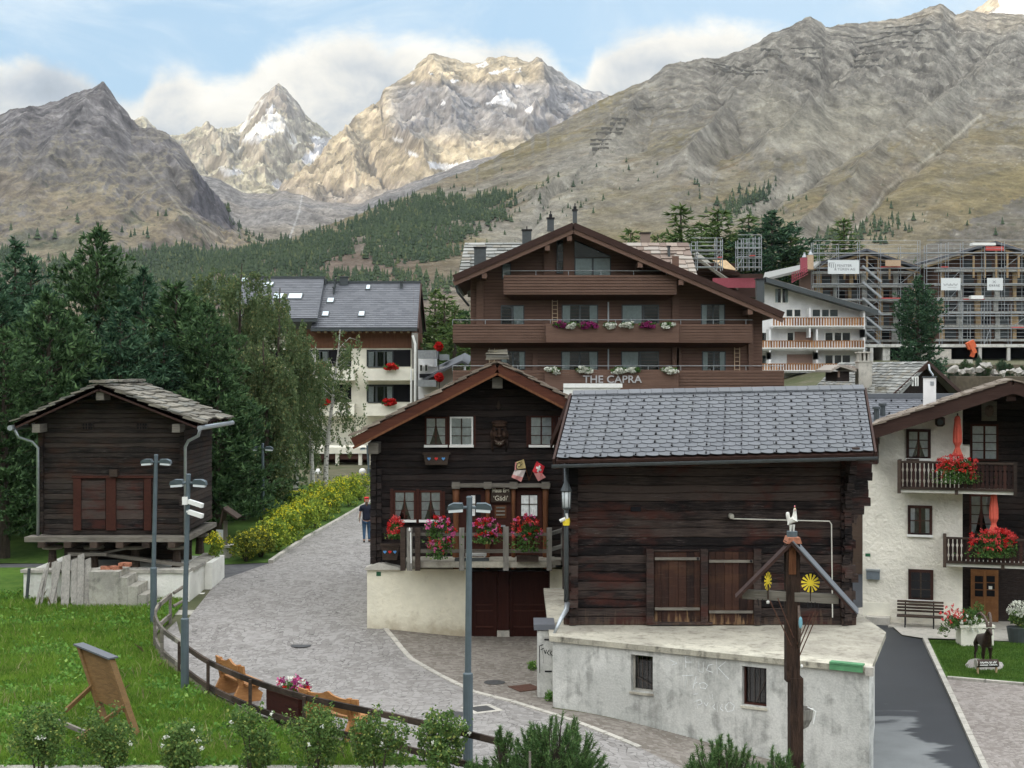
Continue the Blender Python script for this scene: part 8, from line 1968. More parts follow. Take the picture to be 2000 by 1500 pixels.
# ================================================================ rail fence along the road
def rail_fence():
 t = thing('rail_fence','low grey wooden rail fence curving along the road edge behind the benches','fence',(*FENCE[4],0));H = .78
 pts = [Vector((x,y,gz1(x,y))) for x,y in FENCE]
 # smooth curve through the points
 def cr(i,f):
  p0,p1,p2,p3 = pts[max(i-1,0)],pts[i],pts[i+1],pts[min(i+2,len(pts)-1)]
  return .5*((2*p1)+(p2-p0)*f+(2*p0-5*p1+4*p2-p3)*f*f+(3*p1-p0-3*p2+p3)*f**3)
 C_ = [cr(i,k/5) for i in range(len(pts)-1) for k in range(5)]+[pts[-1]]
 for nm,h,mt in (('rail',H,'grey_wood'),('rail',.22,'grey_wood')):
  for part,mt2 in ((C_[:22],'grey_wood'),(C_[21:],'dark_rail')):
   m = MB(M[mt2])
   for a,b in zip(part[:-1],part[1:]):q = (b-a).normalized()*.012;m.beam(a+Vector((0,0,h))-q,b+Vector((0,0,h))+q,.06,.115)
   m.build(nm,parent=t)
 for i,p in enumerate(pts):
  if i == 1:continue
  m = MB(M['dark_rail' if i > 3 else 'grey_wood']);m.box(p.x-.035,p.y-.12,p.z-.1,p.x+.035,p.y-.05,p.z+H+.04,.004);m.build('post',parent=t)
 m = MB(M['grey_wood']);a = pts[0];m.tube([a+Vector((.05,.1,H*1.05)),a+Vector((.3,.5,H*1.25))],.05,8);m.tube([a+Vector((.05,.1,.45)),a+Vector((.35,.5,.6))],.045,8);m.build('rail_end',parent=t)
 m = MB(M['planter_red']);a,b = pts[6],pts[7];n_ = Vector((b.y-a.y,a.x-b.x,0)).normalized()
 return pts
FP = rail_fence()
# ================================================================ carved benches and the planter behind the fence
def carved_bench(label,c,ang,L=1.75):
 t = thing('carved_bench',label,'bench',tuple(c),'carved orange wooden benches behind the fence');fr = Fr(c.x,c.y,ang);z = c.z     # u along the bench, the back towards -w (the fence)
 m = fr.mb(M['bench_wood']);n = 32;up = [];lo = []
 for i in range(n+1):
  f = i/n;u = -L/2+L*f;up.append((u,-.16,z+.84+.022*math.cos(f*4*math.pi)+(.05*math.exp(-((f-.5)/.055)**2))));lo.append((u,-.12,z+.52+.02*math.cos(f*4*math.pi)))
 vs = up+lo+[(a,b+.05,c_) for a,b,c_ in up]+[(a,b+.05,c_) for a,b,c_ in lo];K = n+1
 fs = [(i,i+1,K+i+1,K+i) for i in range(n)]+[(2*K+i+1,2*K+i,3*K+i,3*K+i+1) for i in range(n)]+[(i+1,i,2*K+i,2*K+i+1) for i in range(n)]+[(K+i,K+i+1,3*K+i+1,3*K+i) for i in range(n)]+[(0,K,3*K,2*K),(n,2*K+n,3*K+n,K+n)]
 m.add(vs,fs);m.build('backrest',parent=t)
 m = fr.mb(M['bench_wood'])
 for k in range(3):m.box(-L/2+.02,-.05+k*.155,z+.40,L/2-.02,.095+k*.155,z+.445)
 m.build('seat',parent=t)
 for s in (-1,1):
  u = s*(L/2-.24);m = fr.mb(M['bench_wood']);pr = [(-.24,0),(.36,0),(.42,.18),(.30,.28),(.40,.40),(-.02,.40),(-.06,.60),(-.10,.86),(-.19,.86),(-.18,.60),(-.14,.40),(-.20,.28),(-.28,.14)]
  m.add([(u-.035,w,z+h) for w,h in pr]+[(u+.035,w,z+h) for w,h in pr],[tuple(range(13)),tuple(range(13,26))[::-1]]+[(i,(i+1) % 13,(i+1) % 13+13,i+13) for i in range(13)]);m.build('leg',parent=t)
def along(i,f,off):
 a,b = FP[i],FP[i+1];t = (b-a).normalized();n = Vector((-t.y,t.x,0));n = n if n.y > 0 else -n
 p = a.lerp(b,f)+n*off;p.z = gz1(p.x,p.y);return p,math.degrees(math.atan2(t.y,t.x))
p,a = along(5,.22,.42);carved_bench('carved orange bench behind the fence, left of the dark planter',p,a,1.55)
p,a = along(7,.20,.42);carved_bench('carved orange bench behind the fence, right of the dark planter',p,a,1.75)
def fence_planter():
 p,a = along(6,.50,.42);t = thing('wooden_planter','dark red-brown trough of mixed pink flowers between the carved benches','planter',tuple(p));fr = Fr(p.x,p.y,a);L = 1.25
 m = fr.mb(M['planter_red'])
 for k in range(3):m.box(-L/2,-.30,p.z+.08+k*.19,L/2,-.26,p.z+.262+k*.19)
 m.box(-L/2,.22,p.z+.08,L/2,.26,p.z+.65);m.box(-L/2,-.26,p.z+.08,-L/2+.04,.22,p.z+.65);m.box(L/2-.04,-.26,p.z+.08,L/2,.22,p.z+.65);m.box(-L/2+.04,-.26,p.z+.1,L/2-.04,.22,p.z+.6);m.build('trough',parent=t)
 rs = np.random.RandomState(9);b = np.array((0,0,.12));pts = blob_pts((0,0,0),(.55,.22,.16),600,rs,.3);e = np.array([fr.e[0],fr.e[1],0]);n_ = np.array([fr.n[0],fr.n[1],0]);base = np.array(p)+np.array([0,0,.70])
 w = base+pts[:,:1]*e+pts[:,1:2]*n_+pts[:,2:]*np.array([0,0,1]);co,f = leafquads(w,.07,rs,.6);npmesh('foliage',co,f,[M['geranium_leaf']],t)
 for mt,n in (('petal_magenta',26),('petal_red',12),('petal_white',16),('petal_pink',12)):
  q = blob_pts((0,0,.05),(.56,.24,.17),n,rs,.8);q[:,2] = np.abs(q[:,2])+.03;w = base+q[:,:1]*e+q[:,1:2]*n_+q[:,2:]*np.array([0,0,1]);w = np.repeat(w,12,0)+rs.normal(size=(n*12,3))*.025;co,f = leafquads(w,.045,rs,.95);npmesh('blossom',co,f,[M[mt]],t)
fence_planter()
# ================================================================ easel board seen from behind
def easel():
 t = thing('display_board','wooden display board with a grey top leaning on props in the grass','board',(-10.2,29.5,0));mt = M['board_wood']
 A = P(157,1262,30.6);B = P(216,1286,29.9);Cc = P(268,1440,28.75);Cc.z = max(Cc.z,gz1(Cc.x,Cc.y)-.02);Dd = Cc+(A-B);dn = (Cc-B).normalized();rt = (B-A).normalized();nn = rt.cross(dn).normalized()
 Lf = (Cc-B).length
 m = MB(mt);m.beam(A,A+dn*Lf*.97,.07,.16,up=tuple(nn));m.build('frame_rail',parent=t);m = MB(mt);m.beam(B,B+dn*Lf,.07,.16,up=tuple(nn));m.build('frame_rail',parent=t)
 m = MB(mt);a0,b0 = A+rt*.05+nn*-.03,B-rt*.05+nn*-.03;h = Lf*.72;m.slab([a0,b0,b0+dn*h,a0+dn*h],.03,tuple(nn));m.slab([A+dn*h*.80,B+dn*h*.80,B+dn*h*.80+dn*.09,A+dn*h*.80+dn*.09],.11,tuple(nn));m.build('panel',parent=t)
 m = MB(M['slate_blue']);m.beam(A-rt*.08+Vector((0,0,.03)),B+rt*.1+Vector((0,0,.03)),.24,.035);m.build('top_cover',parent=t)
 for s,e in ((A+dn*Lf*.52,P(128,1388,29.0)),(B+dn*Lf*.60,P(152,1445,28.0))):
  e.z = max(e.z,gz1(e.x,e.y));m = MB(mt);m.beam(s,e,.05,.09);m.build('prop',parent=t)
 m = MB(M['grey_wood']);m.beam(P(112,1408,28.9),P(165,1430,28.5),.06,.08);m.build('ground_rail',parent=t)
easel()
# ================================================================ wayside cross with rooster
def cross():
 d = 24.0;fr = Fr(gpx(1548,d),d,0);U,Z = fr.U,fr.Z;g = gz1(gpx(1548,d),d)
 t = thing('wayside_cross','tall dark wooden wayside cross with sloping roof boards, yellow suns and long spears','cross',(fr.o[0],d,g))
 m = fr.mb(M['cross_wood']);m.box(U(1534),-.11,Z(1548,1330),U(1560),.11,Z(1548,1056),.004);m.build('post',parent=t)
 m = fr.mb(M['cross_wood']);m.box(U(1541),-.13,g-.2,U(1566),.13,Z(1548,1322));m.build('post_shoe',parent=t)
 m = fr.mb(M['post_wood']);m.box(U(1538),-.125,Z(1548,1120),U(1552),-.111,Z(1548,1058));m.build('bare_wood_patch',parent=t)
 # cross beam
 m = fr.mb(M['grey_wood']);a = Vector((U(1450,.15),.15,Z(1450,1160,.15)));b = Vector((U(1638,-.25),-.25,Z(1638,1170,-.25)));m.beam(a,b,.09,.155);m.build('cross_beam',parent=t)
 # roof boards
 ap = Vector((U(1547),0,Z(1547,1057)));l = Vector((U(1438,.12),.12,Z(1438,1166,.12)));r = Vector((U(1668,-.25),-.25,Z(1668,1192,-.25)))
 m = fr.mb(M['fascia_brown']);m.beam(ap,l,.40,.045);m.build('roof_board',parent=t)
 m = fr.mb(M['fascia_brown']);m.beam(ap,r,.46,.04);o = m.build('roof_board',parent=t)
 dn = (r-ap).normalized();up = Vector((-dn.z,0,dn.x));up = up if up.z > 0 else -up
 m = fr.mb(M['slate_blue']);m.beam(ap+up*.035,r+dn*.06+up*.035,.50,.018);m.build('zinc_cover',parent=o)
 m = fr.mb(M['brick']);m.prism([(U(1533),Z(1547,1060)),(U(1563),Z(1547,1060)),(U(1559),Z(1547,1048)),(U(1537),Z(1547,1048))],1,-.16,.16);m.build('copper_cap',parent=t)
 m = fr.mb(M['lamp_grey']);m.lathe((U(1547),0,Z(1547,1048)),[(.09,0),(.09,.09)],14);m.build('plinth',parent=t)
 for (px,py,w,sx) in ((1500,1135,-.05,.55),(1583,1139,-.16,1.0)):
  c = Vector((U(px,w),w,Z(px,py,w)));rr = .058*1.0;m = fr.mb(M['yellow']);m.lathe(tuple(c+Vector((0,.012,0))),[(rr*sx if False else rr,-.012),(rr,.012)],16,(math.sqrt(1-sx*sx),-sx,0));ax = Vector((sx,math.sqrt(1-sx*sx),0))
  for k in range(13):
   an = k*2*math.pi/13+.1;dv = ax*math.cos(an)+Vector((0,0,1))*math.sin(an);q = dv.cross(Vector((0,1,0)));p0 = c+dv*rr*.9;p1 = c+dv*rr*2.65;sd = (ax*-math.sin(an)+Vector((0,0,1))*math.cos(an));y_ = Vector((0,.012,0))
   m.add([p0-sd*.009,p0+sd*.009,p1+sd*.019,p1-sd*.019,p0-sd*.009+y_,p0+sd*.009+y_,p1+sd*.019+y_,p1-sd*.019+y_],[(0,1,2,3),(7,6,5,4),(0,4,5,1),(1,5,6,2),(2,6,7,3),(3,7,4,0)])
  s_ = m.build('yellow_sun',parent=t);m = fr.mb(M['cross_wood']);m.box(c.x-.012,w-.02,c.z-.30,c.x+.012,w+.01,c.z-.05);m.build('sun_stem',parent=s_)
 for a,b in (((1503,1172),(1546,1262)),((1519,1168),(1550,1246)),((1598,1196),(1562,1280)),((1590,1196),(1560,1268)),((1582,1200),(1558,1258))):
  m = fr.mb(M['iron_rust']);m.tube([(U(a[0],-.13),-.13,Z(*a,-.13)),(U(b[0],-.16),-.16,Z(*b,-.16))],.010,6);m.build('spear',parent=t)
 m = fr.mb(M['horn']);m.tube([(U(1560,-.14),-.14,Z(1560,1180)),(U(1562,-.16),-.16,Z(1562,1215)),(U(1561,-.16),-.16,Z(1561,1262))],[.02,.035,.02],7);m.build('carved_arm',parent=t,smooth=True)
 m = fr.mb(M['tool_blue']);m.ball((U(1563,-.17),-.19,Z(1563,1212)),.05,.7,.6,2.0);m.build('blue_tool',parent=t,smooth=True)
 m = fr.mb(M['black_metal'])
 for k in range(4):m.tube([(U(1578+k*7,-.2),-.2,Z(1578,1172)),(U(1577+k*7,-.2),-.2,Z(1578,1182)),(U(1580+k*7,-.2),-.2,Z(1578,1184))],.008,5)
 for k in range(3):m.tube([(U(1480+k*9,.02),.02,Z(1480,1170)),(U(1482+k*9,.02),.02,Z(1480,1184))],.008,5)
 m.build('nail',parent=t)
 m = fr.mb(M['white_plastic']);m.lathe((U(1500,-.05),-.05,Z(1500,1178)),[(.02,0),(.03,.03),(.02,.05)],8);m.build('dice',parent=t)
 m = fr.mb(M['white_plastic']);m.lathe((U(1565,-.10),-.14,Z(1565,1300)),[(.018,0),(.022,.03),(.01,.05)],8);m.build('small_knob',parent=t)
 # hanging basket strapped behind the post
 c = Vector((U(1563,.16),.17,Z(1563,1425,.16)));t2 = thing('hanging_basket','grey hanging basket with a white hanger fixed behind the wayside cross','basket',tuple(fr.W(*c)))
 m = fr.mb(M['grey_wood_v']);m.lathe(tuple(c),[(.04,-.0),(.14,.06),(.205,.20),(.22,.36),(.20,.36),(.17,.2)],16);m.build('basket',parent=t2)
 m = fr.mb(M['white_plastic']);m.tube([c+Vector((.20,-.08,.36)),c+Vector((.10,-.1,.40)),c+Vector((.24,-.1,.33)),c+Vector((.19,-.13,.12))],.012,6);m.build('hanger',parent=t2)
cross()
def skin_mesh(name,nodes,edges,mat,parent,root=0,sub=2,M4=None):
 """one continuous surface grown round a skeleton: nodes (x, y, z, r)"""
 me = D.meshes.new('sk');me.from_pydata([n[:3] for n in nodes],edges,[]);o = D.objects.new('sk',me);C.objects.link(o)
 md = o.modifiers.new('s','SKIN');md.use_smooth_shade = True;sv = me.skin_vertices[0].data
 for i,n in enumerate(nodes):r = n[3];sv[i].radius = (r,r) if not isinstance(r,tuple) else r;sv[i].use_root = (i == root)
 m2 = o.modifiers.new('b','SUBSURF');m2.levels = m2.render_levels = sub
 bpy.context.view_layer.update();me2 = D.meshes.new_from_object(o.evaluated_get(bpy.context.evaluated_depsgraph_get()));D.objects.remove(o)
 if M4 is not None:me2.transform(M4)
 me2.transform(Matrix.Translation(-ORG[parent.name]));me2.materials.clear();return mkobj(name,me2,[mat],parent)
def rooster():
 b = P(1547,1037.5,24);t = thing('rooster_figure','white painted rooster figure with a pink comb on top of the wayside cross','figure',tuple(b));T = Matrix.Translation(b)
 # body, neck, head; the tail rises to the left
 skin_mesh('body',[(0,0,.15,(.055,.06)),(.03,0,.19,.062),(.045,0,.25,.045),(.045,0,.31,.030),(.043,-.01,.36,.026),(.042,-.03,.385,.022),(-.04,0,.16,.045),(-.065,0,.22,.035),(-.075,0,.29,.038),(-.07,0,.325,.022)],[(0,1),(1,2),(2,3),(3,4),(4,5),(0,6),(6,7),(7,8),(8,9)],M['hen_white'],t,M4=T)
 for s in (-.025,.025):m = MB(M['hen_white']);m.M = T;m.tube([(s,0,-.0),(s,0,.11)],[.014,.026],8);m.build('leg',parent=t)
 m = MB(M['hen_pink']);m.M = T;m.ball((.042,-.01,.415),.02,.6,1.2,1.0,8,6);m.ball((.043,-.045,.36),.012,.7,.7,1.3,6,5);m.build('comb',parent=t)
 m = MB(M['yellow']);m.M = T;m.lathe((.043,-.05,.385),[(.009,0),(.001,.025)],6,(0,-1,0));m.build('beak',parent=t)
rooster()
# ================================================================ ibex on a rock with its small sign
def ibex():
 d = 38.9;x = gpx(1921,d);g = gz1(x,d)+.05;t = thing('ibex_statue','dark bronze ibex statue with long curved horns standing on a flat rock','statue',(x,d,g));s = 1.0
 T = Matrix.Translation((x,d,g+.12)) @ Matrix.Rotation(R(0),4,'Z')      # it faces the camera, turned a little to the right: -y is forward
 nd = [(0,.32,.60,(.13,.15)),(0,.0,.60,(.14,.17)),(0,-.26,.64,(.13,.17)),(0,-.36,.80,.105),(0,-.42,.93,.075),(0,-.50,.97,.066),(0,-.60,.90,.042),(0,-.66,.85,.030),
    (.085,-.28,.46,.065),(.09,-.29,.27,.040),(.09,-.28,.13,.030),(.09,-.30,.03,.034),(-.085,-.28,.46,.065),(-.09,-.27,.27,.040),(-.09,-.26,.13,.030),(-.09,-.28,.03,.034),
    (.09,.38,.44,.075),(.10,.30,.29,.045),(.10,.42,.16,.030),(.10,.38,.03,.034),(-.09,.38,.44,.075),(-.10,.30,.29,.045),(-.10,.42,.16,.030),(-.10,.38,.03,.034),(0,.47,.66,.03),(0,.52,.58,.018)]
 ed = [(0,1),(1,2),(2,3),(3,4),(4,5),(5,6),(6,7),(2,8),(8,9),(9,10),(10,11),(2,12),(12,13),(13,14),(14,15),(0,16),(16,17),(17,18),(18,19),(0,20),(20,21),(21,22),(22,23),(0,24),(24,25)]
 skin_mesh('body',nd,ed,M['bronze'],t,1,M4=T)
 for s_ in (-1,1):
  m = MB(M['horn']);m.M = T;p = [(s_*.035,-.46,1.03),(s_*.055,-.42,1.17),(s_*.085,-.30,1.30),(s_*.12,-.13,1.36),(s_*.15,.04,1.30),(s_*.16,.13,1.20)];r = [.040,.038,.034,.028,.020,.008]
  m.tube(p,r,9)
  for i in range(5):
   for f in (.1,.6):
    q = Vector(p[i]).lerp(Vector(p[i+1]),f);q2 = Vector(p[i]).lerp(Vector(p[i+1]),f+.12);m.tube([q,q2],r[i]*1.18,9)
  m.build('horn',parent=t,smooth=False)
  m = MB(M['bronze']);m.M = T;m.tube([(s_*.06,-.44,.97),(s_*.13,-.41,.99),(s_*.17,-.40,.96)],[.02,.026,.006],6,flat=.5);m.build('ear',parent=t)
 m = MB(M['bronze']);m.M = T;m.tube([(0,-.60,.85),(0,-.585,.76),(0,-.58,.70)],[.02,.018,.004],6);m.build('beard',parent=t)
 m = MB(M['rock']);m.ball((x+.02,d+.05,g),.48,1.1,1.15,.34,9,6);m.v = [(a+math.sin(b*9+c*7)*.04,b,max(c+math.sin(a*11)*.03,g-.05)) for a,b,c in m.v];m.build('rock_base',parent=t)
 q = P(1927,1290,38.0);t2 = thing('name_sign','small dark log sign with white writing on two light posts in front of the ibex','sign',tuple(q));fr = Fr(q.x,38.0,8);g2 = gz1(q.x,38)+.05
 m = fr.mb(M['dark_rail']);m.tube([(-.30,0,g2+.28),(.30,0,g2+.27)],.11,10);m.build('log',parent=t2);m = fr.mb(M['stone_pale']);m.tube([(-.31,0,g2+.28),(-.295,0,g2+.28)],.11,10);m.build('log_end',parent=t2)
 for u in (-.25,.27):m = fr.mb(M['timber_new']);m.tube([(u,0,g2-.05),(u,0,g2+.2)],.03,8);m.build('post',parent=t2)
 m = fr.mb(M['white_paint']);rr = random.Random(3)       # two rows of painted writing, too small to read
 for z0,n_,a in ((g2+.315,20,.035),(g2+.25,26,.022)):
  pts = [(-.24+.48*k/n_,z0+(a if k % 2 else -a)*rr.uniform(.4,1)) for k in range(n_+1)]
  for p,q in zip(pts[:-1],pts[1:]):
   if rr.random() < .88:m.beam((p[0],-.112,p[1]),(q[0],-.112,q[1]),.012,.014)
 m.build('painted_writing',parent=t2)
ibex()
# ================================================================ walker on the road, seen from behind
def person():
 d = 56.0;x = gpx(716,d);g = gz1(x,d)+.012;t = thing('person','person in a dark top, blue jeans and red cap walking up the road','person',(x,d,g));T = Matrix.Translation((x,d,g)) @ Matrix.Rotation(R(8),4,'Z')
 H = [(0,0,.93,(.135,.10)),(0,.0,1.08,(.115,.085)),(0,0,1.28,(.15,.10)),(0,0,1.40,(.13,.08)),(0,0,1.47,.05),(0,.01,1.55,.06),(0,.02,1.63,(.075,.09)),(0,.02,1.70,.07),
   (.09,.0,.82,.085),(.095,.07,.48,.058),(.10,-.03,.10,.038),(.10,.05,.035,.035),(.10,.15,.025,.028),(-.09,0,.82,.085),(-.095,-.03,.48,.058),(-.10,-.14,.12,.038),(-.10,-.08,.05,.035),(-.10,.02,.03,.028),
   (.19,0,1.38,.055),(.24,-.05,1.13,.040),(.22,.12,.93,.030),(.21,.17,.86,(.024,.03)),(-.19,0,1.38,.055),(-.25,.0,1.12,.040),(-.27,.10,.92,.030),(-.27,.14,.84,(.024,.03))]
 E = [(0,1),(1,2),(2,3),(3,4),(4,5),(5,6),(6,7),(0,8),(8,9),(9,10),(10,11),(11,12),(0,13),(13,14),(14,15),(15,16),(16,17),(3,18),(18,19),(19,20),(20,21),(3,22),(22,23),(23,24),(24,25)]
 skin_mesh('body',H,E,M['skin'],t,0,M4=T)
 for s,i in ((1,21),(-1,25)):# fingers
  for k in range(4):
   a = Vector(H[i][:3])+Vector((0,(k-1.5)*.018,-.02));skin_mesh('finger',[(*a,.010),(*(a+Vector((0,.008,-.045))),.009),(*(a+Vector((-s*.01,.02,-.08+.006*abs(k-1.4)))),.007)],[(0,1),(1,2)],M['skin'],t,sub=1,M4=T)
  a = Vector(H[i][:3])+Vector((0,.03,.0));skin_mesh('thumb',[(*a,.011),(*(a+Vector((-s*.012,.025,-.03))),.009),(*(a+Vector((-s*.012,.03,-.055))),.007)],[(0,1),(1,2)],M['skin'],t,sub=1,M4=T)
 gr = lambda n,k:tuple(n[:3])+((n[3]*k if not isinstance(n[3],tuple) else (n[3][0]*k,n[3][1]*k)),)
 skin_mesh('jeans',[gr(H[i],1.25) for i in (0,8,9,10,13,14,15)],[(0,1),(1,2),(2,3),(0,4),(4,5),(5,6)],M['jeans'],t,0,M4=T)
 skin_mesh('dark_top',[(0,0,.84,(.19,.15)),(0,0,.96,(.18,.14)),(0,0,1.12,(.17,.135)),(0,0,1.28,(.20,.15)),(0,0,1.42,(.17,.12)),(0,0,1.51,(.075,.075)),(.20,0,1.37,.085),(.245,-.03,1.20,.07),(-.20,0,1.37,.085),(-.25,0,1.20,.07)],[(0,1),(1,2),(2,3),(3,4),(4,5),(4,6),(6,7),(4,8),(8,9)],M['vest'],t,0,M4=T)
 skin_mesh('cap',[(0,.02,1.66,(.088,.10)),(0,.01,1.73,.075),(0,.10,1.66,(.05,.03))],[(0,1),(0,2)],M['red'],t,0,M4=T)
 skin_mesh('hair',[(0,-.03,1.60,(.07,.06)),(0,-.05,1.50,(.055,.035)),(0,-.08,1.38,(.03,.025))],[(0,1),(1,2)],M['hair'],t,0,M4=T)
 for i in (10,15):a = Vector(H[i][:3]);skin_mesh('shoe',[(a.x,a.y-.01,.06,.045),(a.x,a.y+.09,.045,.042),(a.x,a.y+.19,.035,.034)],[(0,1),(1,2)],M['black_metal'],t,M4=T)
 m = MB(M['off_white']);m.M = T;m.ball((-.29,.12,.98),.09,.55,.8,1.4,8,6);m.build('bag')
 o = D.objects['bag'];o.data.transform(Matrix.Identity(4));tag(o,'pale bag hanging beside the walking person with the red cap','bag')
person()
# ================================================================ covers in the road
for k,(px,py,r,sq,lab) in enumerate(((588,1262,.27,0,'round iron cover in the middle of the road bend'),(885,1397,.27,0,'round iron cover beside the nearest lamp post'),(941,1386,.22,1,'square iron grate in a pale frame right of the nearest lamp post'),(966,1334,.25,0,'mossy round cover at the edge of the brown paving'),(1026,1345,.3,1,'rusty square cover in front of the concrete pier'))):
 x,y = gp(px,py);z = gz1(x,y)+.014;m = MB(M['iron_cover'] if k != 4 else M['iron_rust'])
 if sq:m.M = Matrix.Translation((x,y,z)) @ Matrix.Rotation(R(28),4,'Z');(m.use(M['stone_pale']).box(-r*1.6,-r*1.6,0,r*1.6,r*1.6,.006) if k == 2 else 0);m.use(M['iron_cover'] if k == 2 else M['iron_rust']);m.box(-r,-r,.002,r,r,.012)
 else:m.lathe((x,y,z),[(r,0),(r,.008)],24)
 tag(m.build('manhole_cover',org=(x,y,z)),lab,'cover')
# ================================================================ things in the park behind
def park_bits():
 t = thing('notice_shelter','small roofed notice board with a stone foot behind the granary','shelter',tuple(P(438,1090,52)));fr = Fr(gpx(430,52),52,0)
 m = fr.mb(M['dark_rail']);m.slab([(fr.U(432),-.4,fr.Z(432,1022)),(fr.U(432),.5,fr.Z(432,1022)),(fr.U(439),.5,fr.Z(440,990)),(fr.U(439),-.4,fr.Z(440,990))],.05);m.slab([(fr.U(439),-.4,fr.Z(440,990)),(fr.U(439),.5,fr.Z(440,990)),(fr.U(468),.5,fr.Z(468,1010)),(fr.U(468),-.4,fr.Z(468,1010))],.06);m.build('roof',parent=t)
 m = fr.mb(M['slab_grey']);fr.fb(m,436,1018,443,1068,0,.15);m.build('post',parent=t);m = fr.mb(M['banner']);fr.fb(m,422,1035,436,1054,.02,.08);m.build('notice',parent=t);m = fr.mb(M['stone_pale']);fr.fb(m,430,1070,448,1104,-.1,.4);fr.fb(m,432,1066,453,1070,-.15,.45);m.build('foot',parent=t)
 t = thing('picnic_table','dark picnic table on the park lawn beyond the hedge','table',tuple(P(495,1000,74)));fr = Fr(gpx(495,74),74,0);m = fr.mb(M['dark_rail']);fr.fb(m,480,991,512,994,0,.8);m.build('table_top',parent=t)
 for a in (484,505):m = fr.mb(M['dark_rail']);fr.fb(m,a,994,a+2.5,1006,.1,.7);m.build('leg',parent=t)
 for w in (-.6,1.1):m = fr.mb(M['dark_rail']);fr.fb(m,480,999,512,1001,w,w+.25);m.build('seat',parent=t)
 for k,(px,py) in enumerate(((708,921),(621,922))):
  p = P(px,py,90);t = thing('globe_lamp',['white globe lamp before the hotel porch pillar','white globe lamp on a post among the birch trunks'][k],'lamp',(p.x,p.y,.6));m = MB(M['white_plastic']);m.ball(p,.22,n=10,m=8);m.build('globe',parent=t,smooth=True);m = MB(M['lamp_grey']);m.tube([(p.x,p.y,.4),(p.x,p.y,p.z-.2)],.04,6);m.build('post',parent=t)
park_bits()
# ================================================================ conifers on the left
def mk_conifers():
 T = {}
 for key,(h,r,seed,style,dens,tuft,nn,wd,mat) in {
   'pineA':(13,3.3,1,'pine',1.0,.40,8,.036,'needles'),'pineB':(11.5,3.0,2,'pine',1.0,.40,8,.036,'needles_blue'),'pineC':(10,3.2,3,'pine',1.0,.40,8,.036,'needles'),
   'spruce':(12,2.7,4,'spruce',1.0,.40,8,.036,'needles_blue'),'larch':(12,2.9,5,'larch',.9,.44,7,.034,'needles_light'),'larchB':(10,2.7,6,'larch',.9,.44,7,.034,'needles_light')}.items():
  co,F,tr = conifer_mesh(h,r,seed,style,dens,tuft,nn,wd);me = npdata('crown',co,F,[M[mat]]);o = tr.build('trunk',M['bark']);tm = o.data;D.objects.remove(o);T[key] = (me,tm,h)
 return T
CT = mk_conifers()
def put(key,px,top,d,label,rz,sx=1.0,name='conifer',group='conifers left of the road',base=None):
 x = gpx(px,d);z = gz1(x,d) if base is None else base;H = gpz(top,d)-z;me,tm,h = CT[key];s = H/h
 return tree_from(me,tm,label,'tree',x,d,z-.05,rz,(s*sx,s*sx,s),name,group)
L_ = [('pineA',190,442,63,'tallest dark pine, rising above the others behind the granary roof',.2,1.05),('spruce',30,458,61,'slender dark spruce with a thin tip near the left edge',1.3,.95),
   ('pineB',-15,520,57,'dark pine cut off by the left edge of the picture',2.1,1.15),('pineC',95,560,55,'broad dark pine between the slender spruce and the granary roof',.8,1.1),('pineA',8,640,52,'lower pine at the left edge behind the granary gutter',3.0,1.25),
   ('pineB',280,520,62,'dark pine right of the tallest one',4.0,1.1),('pineC',345,540,60,'dark bushy pine left of the birches',5.0,1.15),('pineA',405,590,58,'green pine just left of the birch crowns',2.6,1.1),
   ('pineB',235,600,56,'pine directly behind the granary ridge',1.1,1.2),('pineC',150,610,58,'pine above the left slope of the granary roof',3.7,1.15),('pineC',425,700,57,'shorter green pine standing right of the granary gutter',.4,1.25),('spruce',320,640,57,'dense spruce above the right slope of the granary roof',5.5,1.3),
   ('pineA',470,760,64,'small shaded pine behind the granary near the lawn',3.3,1.85),('pineB',60,500,70,'far pine filling the gap right of the slender spruce',2.9,1.1),('pineC',380,560,72,'dark pine behind the birch crowns',1.9,1.2),('pineB',-60,560,62,'outermost pine at the left edge',.9,1.2),('pineA',440,640,74,'pine half hidden by the hanging birch twigs',4.4,1.2),('pineC',520,800,84,'dark low pine deep among the birch trunks',1.4,1.7)]
for k,px,top,d,lab,rz,sx in L_:put(k,px,top,d,lab,rz,sx)
for i,(k,px,top,d,lab,rz,sx) in enumerate((('larch',1330,396,225,'tall feathery larch right of the hotel ridge',.3,1.9),('larchB',1402,402,228,'second feathery larch above the small scaffolding',1.3,1.85),('larch',1462,415,232,'dark round-topped tree above the arched scaffolding',2.3,1.85),('pineB',1508,412,226,'broad dark tree right of the arched scaffolding',.8,1.85),('larchB',1545,455,224,'low green tree at the right end of the group behind the hotel',3.3,1.85),('larch',1648,424,215,'lone larch behind the left scaffolding',4.3,1.85),('larchB',1232,438,215,'small larch tip above the hotel roof',5.3,1.1),('larchB',1285,448,218,'small larch between the chimney and the tall larch',2.3,1.2),('larchB',1435,450,236,'dark tree filling the gap between larches',2.9,1.5),('larch',1370,430,238,'larch set back between the two tall ones',5.9,1.85))):
 put(k,px,top,d,lab,rz,sx,'tree','trees behind the brown hotel')
put('pineB',1793,538,135,'dark pine standing in front of the scaffolding',1.0,1.22,'pine_tree',None)
for px,top,d,lab,k in ((868,566,112,'green larch between the two hotels','larchB'),(850,560,122,'tall light green larch behind the apartment house corner','larch'),(888,590,105,'larch close to the left eave of the brown hotel','larch'),(905,600,118,'dark tree behind the left balcony of the brown hotel','pineC')):put(k,px,top,d,lab,px*.1,1.35,'tree','trees between the hotels')
